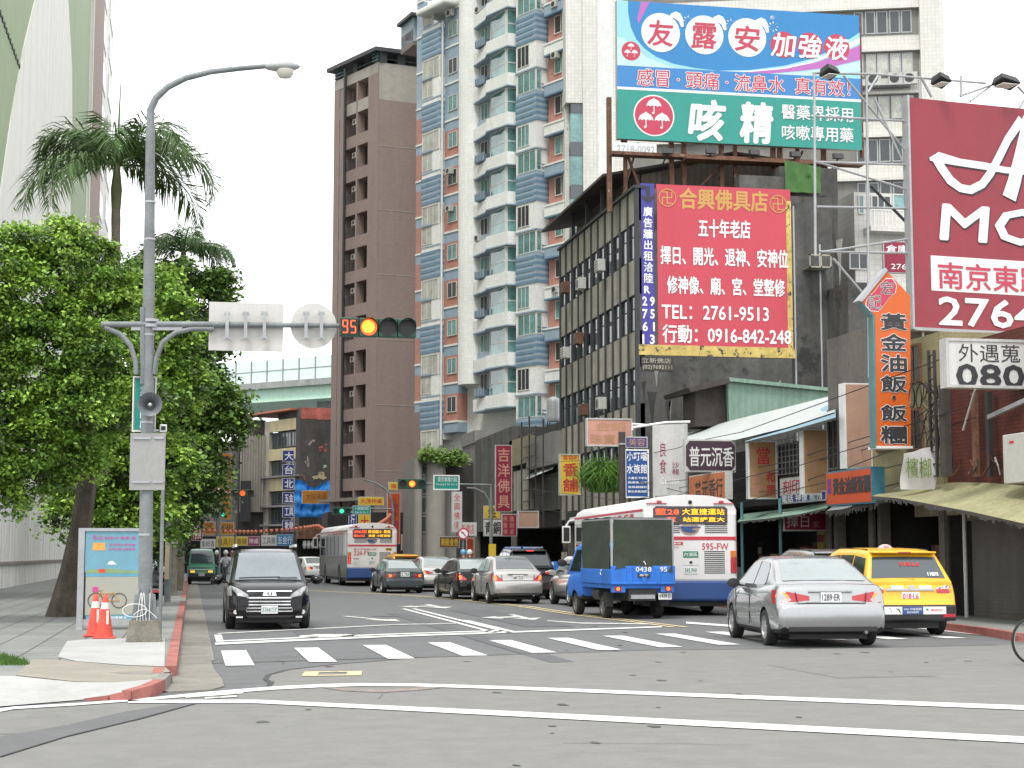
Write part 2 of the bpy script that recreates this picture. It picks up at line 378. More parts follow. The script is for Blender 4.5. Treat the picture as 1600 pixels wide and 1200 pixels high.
# lane arrows and the scooter symbol, as painted on the carriageway
def arrow(x, y, s=1., rot=180., turn=0):
    c_, s_ = math.cos(R(rot)), math.sin(R(rot))
    def T(p): return (x + (p[0] * c_ - p[1] * s_) * s, y + (p[0] * s_ + p[1] * c_) * s)
    poly('road_white_worn', [T(p) for p in ((-.08, -1.6), (.08, -1.6), (.08, .5), (-.08, .5))], .012, q)
    poly('road_white_worn', [T(p) for p in ((-.36, .5), (.36, .5), (0, 1.7))], .0122, q)
    if turn: poly('road_white_worn', [T(p) for p in ((.08, -.6), (.55, -.1), (.55, -.5), (1.0, .2), (.55, .9), (.55, .45), (.08, 0))], .0121, q)
arrow(4.35, 41.2, 1.15, 195); arrow(7.3, 50.5, 1.2, 180, 1); arrow(3.6, 66, 1.3); arrow(2.0, 62, 1.2); arrow(8.2, 41.5, 1.1, 178, 1)
for (a, b, r1, r2) in ((2.25, 32.6, .2, .5), (2.95, 32.9, .2, .5)):
    poly('road_white_worn', [(a + r1 * math.cos(t * .524), b + r2 * math.sin(t * .524)) for t in range(12)], .012, q)
poly('road_white_worn', [(2.2, 32.9), (2.7, 32.2), (3.0, 32.9), (2.75, 33.4), (2.45, 33.5)], .0122, q)
poly('road_white_worn', [(1.95, 36), (2.08, 36), (2.08, 39.5), (1.95, 39.5)], .012, q)
for (x0, x1, y0, y1) in ((1.42, 2.2, 22.1, 22.25), (1.42, 2.2, 22.75, 22.9), (1.42, 1.62, 22.25, 22.75), (2.0, 2.2, 22.25, 22.75)):
    poly('road_yellow', [(x0 + (y0 - 22) * .12, y0), (x1 + (y0 - 22) * .12, y0), (x1 + (y1 - 22) * .12, y1), (x0 + (y1 - 22) * .12, y1)], .0125, q)
struct('road_marking', q)

# pavements, kerbs and the concrete gutter
Z = .13
kerb_l = [(-.32, 120), (-.32, 22.2), (-.33, 21.2), gp(268, 1052, Z), gp(258, 1063, Z), gp(238, 1072, Z), gp(206, 1081, .1), gp(170, 1088, .055), gp(130, 1093, .01)]
inner = [gp(*p, Z) for p in ((236, 1060), (180, 1067), (120, 1066.5), (60, 1061), (25, 1057), (-200, 1052))]
front = [gp(*p, .01) for p in ((130, 1093), (60, 1099), (0, 1104), (-200, 1120))]
q = MB(); q.slab(([kerb_l[0], kerb_l[1], kerb_l[2], kerb_l[3]] + inner + [(-60, 27), (-60, 122), (-.32, 122)])[::-1], 0, Z, 'paver')
random.seed(3)
for i in range(70):                         # joints between the paving slabs
    y = 24.5 + i * .62
    q.face([(-8, y, Z + .003), (-.75, y, Z + .003), (-.75, y + .03, Z + .003), (-8, y + .03, Z + .003)], 'paver_joint')
for i in range(12):
    x = -8 + i * .62
    q.face([(x, 24.2, Z + .0035), (x + .022, 24.2, Z + .0035), (x + .022, 68, Z + .0035), (x, 68, Z + .0035)], 'paver_joint')
struct('pavement', q)
q = MB()
def zp(pts): return [gp(x, y, Z) for x, y in pts]
q.face([(x, y, Z + .007) for x, y in zp([(90, 1027), (105, 1002), (150, 998), (258, 998), (257, 1042), (200, 1040), (120, 1034)])], 'concrete_light')
q.face([(x, y, Z + .0075) for x, y in zp([(25, 1056), (50, 1030), (120, 1034.5), (200, 1041), (258, 1043), (266, 1050), (235, 1062), (180, 1067), (120, 1066)])], 'concrete_beige')
kz = [Z, Z, Z, .1, .055, .01]
ramp = [(*p, z) for p, z in zip(kerb_l[3:], kz)] + [(*p, .012) for p in front[1:]]
top = [(x, y, Z + .0065) for x, y in inner]
q.face([ramp[0], ramp[1], ramp[2], top[0]], 'concrete_beige')
for f in ((ramp[2], ramp[3], top[1], top[0]), (ramp[3], ramp[4], ramp[5], top[2], top[1]), (ramp[5], ramp[6], top[3], top[2]), (ramp[6], ramp[7], top[4], top[3]), (ramp[7], ramp[8], top[5], top[4])): q.face(f, 'concrete_light')
q.face([(x, y, Z + .009) for x, y in zp([(170, 1052), (215, 1050), (262, 1051), (235, 1055), (190, 1054)])], 'gutter')
struct('pavement_concrete', q)
q = MB()
y = 22.3; k = 0
while y < 100:
    l = 1.0 if y > 40 else .62
    z2 = Z + .02 - random.random() * .008
    q.box(-.32, -.17, y + .008, y + l - .008, 0, z2, 'kerb_red' if not 52 < y < 56 else 'kerb_grey'); y += l; k += 1
kz = [0, Z, Z, Z, Z, Z, .1, .055, .01]
for j in range(1, len(kerb_l) - 1):
    a, b = V(kerb_l[j]), V(kerb_l[j + 1]); d = (b - a).normalized(); n = V((d.y, -d.x)) * -.13; m = 'kerb_grey' if j in (2, 3) else 'kerb_red'
    e2 = d * .008; P4 = (a + e2, b - e2, b - e2 - n, a + e2 - n); h0, h1 = kz[j] + .012, kz[j + 1] + .012; H4 = (h0, h1, h1, h0)
    q.prism([(p.x, p.y, h) for p, h in zip(P4, H4)][::-1], [(p.x, p.y, 0) for p in P4][::-1], m)
struct('kerb', q)
q = MB(); y = 22.7
q.slab([(-.17, 23), gp(276, 1050), gp(266, 1068), gp(250, 1080), gp(262, 1083), gp(330, 1080), gp(350, 1074), gp(346, 1062), gp(335, 1048), gp(330, 1035), (.36, 25.5), (.33, 110), (-.17, 110)], 0, .02, 'gutter')
y = 24.8
while y < 70:
    q.face([(-.15, y, .024), (.33, y + .01, .024), (.33, y + .045, .024), (-.15, y + .03, .024)], 'paver_joint'); y += .42 + random.random() * .3
struct('gutter', q)
kr = [(15.75, 130), (15.75, 36), (15.62, 33), (15.35, 30.2), (14.95, 28.4), (15.3, 27.4), (16.6, 26.8), (19, 26.2), (24, 25.4), (60, 23)]
q = MB(); q.slab(kr + [(60, 130)], 0, .14, 'paver'); struct('pavement_shops', q)
q = MB()
for a, b in zip(kr[1:], kr[2:]):
    a, b = V(a), V(b); L = (b - a).length; n_ = max(1, round(L / .9)); d = (b - a) / n_; nn_ = V((-d.y, d.x)).normalized() * -.15
    for i in range(n_):
        p = a + d * (i + .01); r = a + d * (i + .99); pts = [p, r, r + nn_, p + nn_]
        q.prism([(v.x, v.y, .155) for v in pts], [(v.x, v.y, 0) for v in pts], 'kerb_red')
for i in range(50):
    y = 36 + i * .9; q.box(15.6, 15.745, y + .01, y + .89, 0, .155, 'kerb_red')
struct('kerb_shops', q)
# grass tuft in the pavement
q = MB()
for i in range(2600):
    f = random.random(); px = -70 + 116 * f; py = 1023 + 17 * random.random(); 
    if px > 0 and py < 1024 + 13 * (px / 46): continue
    x, y0 = gp(px, py, Z); h = .04 + .06 * random.random(); a = random.random() * 6.28; l = .05 * (random.random() - .5); wx, wy = .008 * math.cos(a), .008 * math.sin(a)
    q.face([(x - wx, y0 - wy, Z), (x + wx, y0 + wy, Z), (x + l, y0 + l * .5, Z + h)], 'grass')
tag(q.build('grass'), 'short green grass patch set into the pale pavement', 'grass', kind='stuff')
# ---------------------------------------------------------------- vehicles
mat('paint_silver', (.36, .37, .37), .26, me=.8, var=.03, coat=.5)
mat('paint_silver_warm', (.40, .39, .37), .28, me=.65, var=.03, coat=.5)
mat('paint_white', (.68, .68, .66), .4, var=.03, coat=.4)
mat('paint_black', (.006, .006, .007), .16, var=.1, coat=.1, spec=.3)
mat('paint_darkgreen', (.035, .05, .052), .35, var=.1, coat=.5)
mat('paint_yellow', (.72, .38, .012), .4, var=.04, coat=.4)
mat('paint_green', (.03, .2, .11), .4, var=.08, coat=.3)
mat('paint_blue', (.02, .1, .38), .45, var=.12, coat=.2)
mat('truck_blue', (.02, .15, .55), .5, var=.14, sc=2, streak=.2)
mat('bus_white', (.68, .67, .66), .45, var=.04, streak=.06, coat=.2)
mat('bus_blue', (.025, .07, .22), .45, var=.05, streak=.1)
mat('bus_red', (.5, .03, .06), .45, var=.05)
mat('bus_side', (.10, .09, .075), .4, var=.1, streak=.2, coat=.3)
mat('car_glass', (.022, .028, .03), .04, var=0, spec=.9)
mat('car_glass_pale', (.20, .235, .23), .08, var=.06, sc=1, spec=.9)
mat('trim_black', (.015, .015, .016), .55, var=.1)
mat('tyre', (.018, .018, .018), .85, var=.2)
mat('rim', (.42, .42, .42), .35, me=.7, var=.05)
mat('rim_grey', (.18, .17, .16), .5, me=.3, var=.2)
mat('chrome', (.75, .75, .75), .15, me=1., var=0)
mat('lens_red', (.38, .012, .02), .15, var=.1, spec=.8)
mat('lens_white', (.62, .6, .58), .15, var=.05, spec=.8)
mat('lamp_lit', (1., .2, .03), .3, var=0, em=.55)
mat('lamp_red_lit', (1., .05, .02), .3, var=0, em=.45)
mat('headlight', (.22, .23, .23), .08, var=.3, sc=9, spec=.8, coat=.5)
mat('headlight_amber', (1., .5, .05), .3, var=0, em=.45)
mat('plate_white', (.68, .68, .68), .5, var=.03)
mat('ink', (.03, .03, .035), .6, var=0)
mat('ink_green', (.02, .22, .12), .6, var=0)
mat('ink_red', (.5, .02, .03), .6, var=0)
mat('ink_white', (.75, .75, .74), .6, var=.03)
mat('led_amber', (1., .48, .01), .4, var=0, em=.6)
mat('led_red', (1., .10, .03), .4, var=0, em=.6)
mat('led_panel', (.05, .045, .05), .3, var=.1)
mat('canvas_green', (.028, .04, .026), .8, var=.15, sc=3, bump=.01, bsc=6)

def cat_(pts, t):
    """Catmull-Rom through (t, a, b, ...) rows, monotone in the first column"""
    n = len(pts)
    if t <= pts[0][0]: return list(pts[0][1:])
    if t >= pts[-1][0]: return list(pts[-1][1:])
    i = max(k for k in range(n - 1) if pts[k][0] <= t)
    p1, p2 = pts[i], pts[i + 1]; p0 = pts[i - 1] if i else p1; p3 = pts[i + 2] if i + 2 < n else p2
    h = p2[0] - p1[0]; s = (t - p1[0]) / h; o = []
    for k in range(1, len(p1)):
        d = (p2[k] - p1[k]) / h
        def tan_(a, b, c):
            l = (b[k] - a[k]) / (b[0] - a[0]) if b[0] > a[0] else 0; r = (c[k] - b[k]) / (c[0] - b[0]) if c[0] > b[0] else 0
            if a is b: return r
            if b is c: return l
            return 0 if l * r <= 0 else 2 * l * r / (l + r)
        m1, m2 = tan_(p0, p1, p2), tan_(p1, p2, p3)
        o.append((2 * s ** 3 - 3 * s * s + 1) * p1[k] + (s ** 3 - 2 * s * s + s) * h * m1 + (-2 * s ** 3 + 3 * s * s) * p2[k] + (s ** 3 - s * s) * h * m2)
    return o
def body_mb(st_, paint, lower='trim_black', low=.0):
    """st_: rows (y, zb, zt, w). closed shell of the lower body"""
    ys = []
    for a, b in zip(st_, st_[1:]):
        n = max(2, int((b[0] - a[0]) / .12)); ys += [a[0] + (b[0] - a[0]) * k / n for k in range(n)]
    ys.append(st_[-1][0]); q = MB(); ring = []
    for y in ys:
        zb, zt, w_ = cat_(st_, y); h = zt - zb
        sec = [(.8, zb), (.92, zb + .02), (.97, zb + .08 * h + .02), (.992, zb + .3 * h), (1., zb + .52 * h), (.992, zb + .75 * h), (.965, zb + .9 * h), (.92, zt - .015), (.84, zt), (.4, zt + .012)]
        ring.append([(x * w_, y, z) for x, z in sec] + [(-x * w_, y, z) for x, z in reversed(sec)])
    k = len(ring[0]); pi = q.mi(paint); li = q.mi(lower)
    for r in ring: q.v += r
    for a in range(len(ring) - 1):
        for b in range(k):
            c = (b + 1) % k; q.f.append((a * k + b, a * k + c, (a + 1) * k + c, (a + 1) * k + b)); q.m.append(li if b in (0, 1, k - 2, k - 3, k - 1) and b not in (9,) else pi)
    q.f.append(tuple(reversed(range(k)))); q.m.append(pi); q.f.append(tuple(range((len(ring) - 1) * k, len(ring) * k))); q.m.append(pi)
    return q
def cut(o, cyls):
    """wheel arches cut out of a shell"""
    q = MB()
    for x, y, z, r, wd in cyls: q.lathe((x - wd / 2, y, z), [(r, 0), (r, wd)], 'trim_black', 28, (1, 0, 0))
    c = q.build('cutter'); bm = bmesh.new(); bm.from_mesh(c.data); bmesh.ops.recalc_face_normals(bm, faces=bm.faces); bm.to_mesh(c.data); bm.free()
    par = o.parent; mb_ = o.matrix_basis.copy(); o.parent = None
    md = o.modifiers.new('b', 'BOOLEAN'); md.object = c; md.operation = 'DIFFERENCE'; md.solver = 'EXACT'
    me = bpy.data.meshes.new_from_object(o.evaluated_get(bpy.context.evaluated_depsgraph_get()))
    o.modifiers.clear(); old = o.data; o.data = me; bpy.data.meshes.remove(old); bpy.data.objects.remove(c); o.parent = par
    me.polygons.foreach_set('use_smooth', [True] * len(me.polygons)); me.set_sharp_from_angle(angle=R(38))
WH = {}
def wheel_mesh(r, wd, rim, spokes):
    k = (r, wd, rim, spokes)
    if k in WH: return WH[k]
    q = MB(); h = wd / 2; ri = r * .66
    prof = [(ri, -h), (r * .9, -h), (r * .97, -h * .8), (r, -h * .5), (r, h * .5), (r * .97, h * .8), (r * .9, h), (ri, h), (ri * .97, h * .5), (ri * .97, -h * .5), (ri, -h)]
    q.lathe((0, 0, 0), prof, 'tyre', 28, (1, 0, 0))
    a = q.build('wheel', smooth=40)
    q = MB(); q.lathe((0, 0, 0), [(ri * .98, h * .2), (ri * .98, h * .22)], 'trim_black', 24, (1, 0, 0))
    q.lathe((0, 0, 0), [(ri, h * .55), (ri, h * .95), (ri * .9, h * .98), (ri * .88, h * .6)], rim, 24, (1, 0, 0))
    q.lathe((0, 0, 0), [(ri * .28, h * .4), (ri * .26, h * .85), (.01, h * .9)], rim, 14, (1, 0, 0))
    for s_ in range(spokes):
        t = 2 * math.pi * s_ / spokes; c_, s2 = math.cos(t), math.sin(t)
        def T(a_, b_, x): return (x, a_ * c_ - b_ * s2, a_ * s2 + b_ * c_)
        w1, w2 = ri * .2, ri * .13
        q.hexa([T(.2 * ri, -w1, h * .3), T(.93 * ri, -w2, h * .3), T(.93 * ri, w2, h * .3), T(.2 * ri, w1, h * .3), T(.2 * ri, -w1, h * .8), T(.93 * ri, -w2, h * .85), T(.93 * ri, w2, h * .85), T(.2 * ri, w1, h * .8)], rim)
    b = q.build('rim', a, smooth=35)
    WH[k] = (a.data, b.data); bpy.data.objects.remove(b); bpy.data.objects.remove(a)
    return WH[k]
def wheels(t, pos, r, wd=.2, rim='rim', spokes=5):
    ma, mb_ = wheel_mesh(r, wd, rim, spokes)
    for x, y in pos:
        o = bpy.data.objects.new('wheel', ma); COL.objects.link(o); o.parent = t; o.location = (x, y, r); o.rotation_euler = (0, 0, 0 if x > 0 else math.pi)
        b = bpy.data.objects.new('rim', mb_); COL.objects.link(b); b.parent = o
def plate(t, fr, w_, h_, v0, txt, ink='ink', u=0, face='plate_white', d=0.):
    q = MB(); q.fbox(fr, u - w_ / 2, u + w_ / 2, v0, v0 + h_, d, d + .012, face)
    q.text(txt, fr, u - w_ * .44, u + w_ * .44, v0 + h_ * .16, v0 + h_ * .84, ink, d + .016, .015); q.build('number_plate', t, local=True)
def yat(st_, z, rear=True):
    """where the rear (or front) face of the shell stands at height z"""
    rows = st_ if rear else st_[::-1]; lo = rows[0][0]
    for k in range(400):
        y = lo + (k * .004 if rear else -k * .004)
        if cat_(st_, y)[1] >= z: return y
    return y
def lens(t, name, st_, side, x0, z0, z1, m, wrap=.2, rear=True, zin=None, lit=None, x1=None):
    """lamp that follows the corner of the shell, from x0 out and round on to the side"""
    sg = -1 if rear else 1; ye = lambda z: yat(st_, z, rear)
    def fn(a, b, off):
        zi0, zi1 = zin or (z0, z1)
        lo, hi = zi0 + (z0 - zi0) * min(1, a * 1.6), zi1 + (z1 - zi1) * min(1, a * 1.6); z = lo + (hi - lo) * b
        y0 = ye(z); w0 = cat_(st_, y0 - sg * .02)[2] * .93
        if a < .65:
            f = a / .65; x = x0 + (w0 - x0) * f; y = y0 + sg * off - sg * .02 * f * f
        else:
            f = (a - .65) / .35; yy = y0 - sg * wrap * f; zb_, zt_, ww = cat_(st_, yy); h_ = (z - zb_) / (zt_ - zb_)
            k_ = 1. if h_ < .52 else (1 - .035 * min(1, (h_ - .52) / .38)) if h_ < .9 else .965 - .045 * min(1, (h_ - .9) / .08)
            x = w0 + (ww * k_ + off * 1.3 - w0) * min(1, f * 2.5) ** .5; y = yy + sg * off * (1 - f) - sg * .02 * (1 - f)
        return (side * x, y, z)
    q = MB(); q.grid(lambda a, b: fn(a, b, .014), 14, 4, m, flip=(side > 0) != rear)
    o = q.build(name, t, smooth=60, local=True)
    if lit:
        a0, b0, ra, rb, lm = lit
        q = MB(); q.face([fn(a0 + ra * math.cos(k * .524), b0 + rb * math.sin(k * .524), .02) for k in range(12)], lm); q.build('bulb', o, local=True)
    return o
class House:
    """cabin: prof rows (y, z) from the rear foot of the glass over the roof to the foot of the windscreen"""
    def __init__(s, prof, belt, wb, wr, ztop): s.p = prof; s.belt = belt; s.wb = wb; s.wr = wr; s.zt = ztop
    def zr(s, y): return cat_(s.p, y)[0]
    def hw(s, z, y=0):
        f = max(0, min(1, (z - s.belt) / (s.zt - s.belt))); return s.wb + (s.wr - s.wb) * f
    def build(s, t, paint, pillars=True):
        q = MB(); y0, y1 = s.p[0][0], s.p[-1][0]; N = 46; rows = []
        for k in range(N + 1):
            y = y0 + (y1 - y0) * k / N; z = s.zr(y); h = z - s.belt; w1 = s.hw(z)
            sec = [(s.wb, s.belt - .06), (s.wb, s.belt), (s.hw(s.belt + h * .5), s.belt + h * .5), (s.hw(s.belt + h * .84), s.belt + h * .84), (w1 * .985 if h > .1 else w1, s.belt + h * .94), (w1 * .93, s.belt + h * .985), (w1 * .8, z), (w1 * .4, z + .012)]
            rows.append([(x, y, zz) for x, zz in sec] + [(-x, y, zz) for x, zz in reversed(sec)])
        n = len(rows[0]); i = q.mi(paint)
        for r in rows: q.v += r
        for a in range(N):
            for b in range(n): c = (b + 1) % n; q.f.append((a * n + b, a * n + c, (a + 1) * n + c, (a + 1) * n + b)); q.m.append(i)
        q.f.append(tuple(reversed(range(n)))); q.m.append(i); q.f.append(tuple(range(N * n, N * n + n))); q.m.append(i)
        return q.build('cabin', t, smooth=50, local=True)
    def side(s, t, sd, poly_, m='car_glass', name='side_window'):
        q = MB(); q.prism([(sd * (s.hw(z) + .012), y, z) for y, z in poly_], [(sd * (s.hw(z) - .02), y, z) for y, z in poly_], m); return q.build(name, t, local=True)
    def end(s, t, ya, yb, m, name, inset=.06, rear=True, low=1.):
        """glass that follows the profile between ya and yb"""
        q = MB()
        def fn(a, b):
            y = ya + (yb - ya) * b; z = s.zr(y); e = .003; dz = (s.zr(y + e) - s.zr(y - e)) / (2 * e); n = V((0, -dz, 1)).normalized(); w_ = s.hw(z) * .93 - inset * (1 - .0 * b)
            return V(((a - .5) * 2 * w_, y, z + .012 * (1 - (2 * a - 1) ** 2))) + n * .008
        q.grid(fn, 10, 10, m); return q.build(name, t, smooth=60, local=True)
def mirror(t, sd, x, y, z, m, s=1.):
    q = MB(); q.lathe((sd * x, y - .02 * s, z), [(.03 * s, -.06 * s), (.085 * s, -.05 * s), (.09 * s, 0), (.07 * s, .07 * s), (.02 * s, .1 * s)], m, 14, (0, 1, 0))
    for k in range(len(q.v)): q.v[k] = (sd * x + (q.v[k][0] - sd * x) * 1.35, q.v[k][1], q.v[k][2])
    q.bar((sd * (x - .2 * s), y + .05, z - .05), (sd * x, y + .02, z - .02), .05, m, .04); return q.build('mirror', t, smooth=50, local=True)
REAR = lambda y: Fr(0, y, 0)
FRONT = lambda y: Fr(0, y, 180)
LEFT = lambda x: Fr(x, 0, -90)

def sedan(label, loc, rz, paint, plate_t, S=(1, 1, 1), style='round', glass='car_glass', rear_glass='car_glass_pale', group='cars waiting in the traffic', lit=True, boxy=0., wing=False):
    t = thing('car', label, 'car', loc, rz, group)
    sx, sy, sz = S
    st_ = [(-2.25, .30, .62, .76), (-2.22, .27, .68, .80), (-2.15, .24, .73, .83), (-2.11, .23, .90, .835), (-2.04, .22, 1.0, .845), (-1.85, .21, 1.02, .855), (-1.2, .2, 1.0, .86), (-.2, .2, .94, .86), (.9, .2, .93, .86), (1.4, .2, .9, .85), (1.85, .21, .79, .82), (2.1, .22, .68, .75), (2.22, .26, .55, .62)]
    if boxy: st_ = [(-2.25, .34, .56, .80), (-2.2, .3, .6, .82), (-2.16, .26, .62, .83), (-2.14, .25, .93, .835), (-2.08, .24, .97, .84)] + st_[5:]
    st_ = [(y * sy, zb * sz, zt * sz, w_ * sx) for y, zb, zt, w_ in st_]
    q = body_mb(st_, paint); o = q.build('body', t, smooth=38, local=True)
    wy = (-1.32 * sy, 1.28 * sy); wr = .315; wx = .77 * sx
    cut(o, [(sx_ * (wx + .12), y, wr, .365, .5) for sx_ in (-1, 1) for y in wy])
    H = House([(y * sy, z * sz) for y, z in ((-1.83, 1.02), (-1.6, 1.12), (-1.1, 1.35), (-.85, 1.43), (-.4, 1.475), (.1, 1.465), (.4, 1.41), (.9, 1.12), (1.2, .93))], .965 * sz, .785 * sx, .60 * sx, 1.44 * sz)
    H.build(t, paint)
    H.end(t, -1.72 * sy, -.93 * sy, rear_glass, 'rear_window', .05); H.end(t, .45 * sy, 1.12 * sy, 'car_glass', 'windscreen', .05)
    for sd in (-1, 1):
        H.side(t, sd, [(y * sy, z * sz) for y, z in ((-.2, 1.0), (-.2, 1.395), (.3, 1.36), (.86, 1.0))], glass)
        H.side(t, sd, [(y * sy, z * sz) for y, z in ((-1.08, 1.03), (-.98, 1.27), (-.84, 1.36), (-.26, 1.395), (-.26, 1.0), (-1.0, 1.0))], glass)
        mirror(t, sd, .93 * sx, .72 * sy, 1.0 * sz, 'trim_black' if style != 'plain' else paint)
        for yy in (-.23, .86):
            q = MB(); q.bar((sd * .863 * sx, yy * sy, .34), (sd * .855 * sx, yy * sy, .9 * sz), .012, 'black_gap', .012); q.build('door_gap', t, local=True)
        for yy in (-.35, .2):
            q = MB(); q.bar((sd * .868 * sx, (yy - .28) * sy, .82 * sz), (sd * .872 * sx, (yy - .1) * sy, .82 * sz), .03, paint, .025); q.build('handle', t, local=True)
        q = MB(); q.bar((sd * .872 * sx, -.95 * sy, .56 * sz), (sd * .872 * sx, .95 * sy, .56 * sz), .02, paint, .05); q.build('rub_strip', t, local=True)
    wheels(t, [(s_ * wx, y) for s_ in (-1, 1) for y in wy], wr, .2, 'rim', 6 if style == 'round' else 5)
    lt = 'lamp_lit' if lit else 'lens_red'
    for sd in (-1, 1):
        if style == 'round':
            o = lens(t, 'tail_lamp', st_, sd, .33 * sx, .72 * sz, .925 * sz, 'lens_red', .27, zin=(.765 * sz, .83 * sz), lit=(.60, .52, .15, .33, lt))
        elif style == 'block':
            lens(t, 'tail_lamp', st_, sd, .40 * sx, .69 * sz, .84 * sz, 'lens_red', .16, lit=(.5, .5, .22, .4, lt))
        else:
            lens(t, 'tail_lamp', st_, sd, .52 * sx, .70 * sz, .94 * sz, 'lens_red', .25, zin=(.70 * sz, .76 * sz), lit=(.55, .5, .12, .3, lt))
        lens(t, 'headlamp', st_, sd, .35 * sx, .55 * sz, .68 * sz, 'headlight', .3, rear=False)
    yr = yat(st_, .78 * sz); fr = REAR(yr - .012)
    q = MB(); q.fbox(fr, -.34 * sx, .34 * sx, .905 * sz, .925 * sz, -.02, .015, 'chrome' if not boxy else 'trim_black'); q.build('boot_trim', t, local=True)
    q = MB(); y2 = yat(st_, .705 * sz)
    for sd in (-1, 1): q.bar((sd * .55 * sx, yr - .008, .9 * sz), (sd * .52 * sx, y2 - .012, .72 * sz), .01, 'black_gap')
    q.bar((-.52 * sx, y2 - .012, .72 * sz), (.52 * sx, y2 - .012, .72 * sz), .012, 'black_gap'); q.build('boot_gap', t, local=True)
    plate(t, REAR(yat(st_, .80 * sz) - .02), .36, .17, .73 * sz, plate_t)
    q = MB(); q.fbox(REAR(st_[0][0]), -.68 * sx, .68 * sx, .27 * sz, .34 * sz, -.05, .012, 'trim_black'); q.build('bumper_valance', t, local=True)
    q = MB(); q.tube([(.5 * sx, -2.1 * sy, .27), (.5 * sx, -2.29 * sy, .27)], .03, 'rim_grey'); q.build('exhaust', t, local=True)
    q = MB(); q.fbox(REAR(0), -.6 * sx, .6 * sx, .14, .3, -1.9 * sy, 1.95 * sy, 'black'); q.build('underbody', t, local=True)
    if wing:
        q = MB(); q.tube([(0, -.8 * sy, 1.45 * sz), (0, -.95 * sy, 1.64 * sz)], .006, 'trim_black', 5); q.build('aerial', t, local=True)
    return t
sedan('silver saloon with raised boot and lit tail lamps, first at the zebra crossing', (10.98, 29.35, 0), -6, 'paint_silver', '1289·ER', (1.13, 1.03, 1.055), style='round')
sedan('warm silver hatchback saloon waiting with lit lamps beside the yellow centre line', (10.2, 54.6, 0), 1, 'paint_silver_warm', 'AAF 7510', (.98, .98, 1.03), 'tall', rear_glass='glass_sky', wing=True)
sedan('dark green older square saloon with block tail lamps beside the farther bus', (8.35, 69.3, 0), 3, 'paint_darkgreen', '2L 7028', (.95, .98, .93), 'block', boxy=1, rear_glass='car_glass_pale')
sedan('pale silver saloon between the dark green saloon and the black saloon', (10.2, 71.8, 0), 2, 'paint_silver_warm', '2J 5831', (1., 1, 1.), 'round')
sedan('black saloon half hidden behind the warm silver hatchback saloon', (9.75, 59.6, 0), 4, 'paint_black', '3B 2206', (1., 1., .98), 'tall')
sedan('white saloon far down the street driving away past the farther bus', (7.0, 103, 0), 14, 'paint_white', '7C 3320', (1, 1, .95), 'block', lit=True)

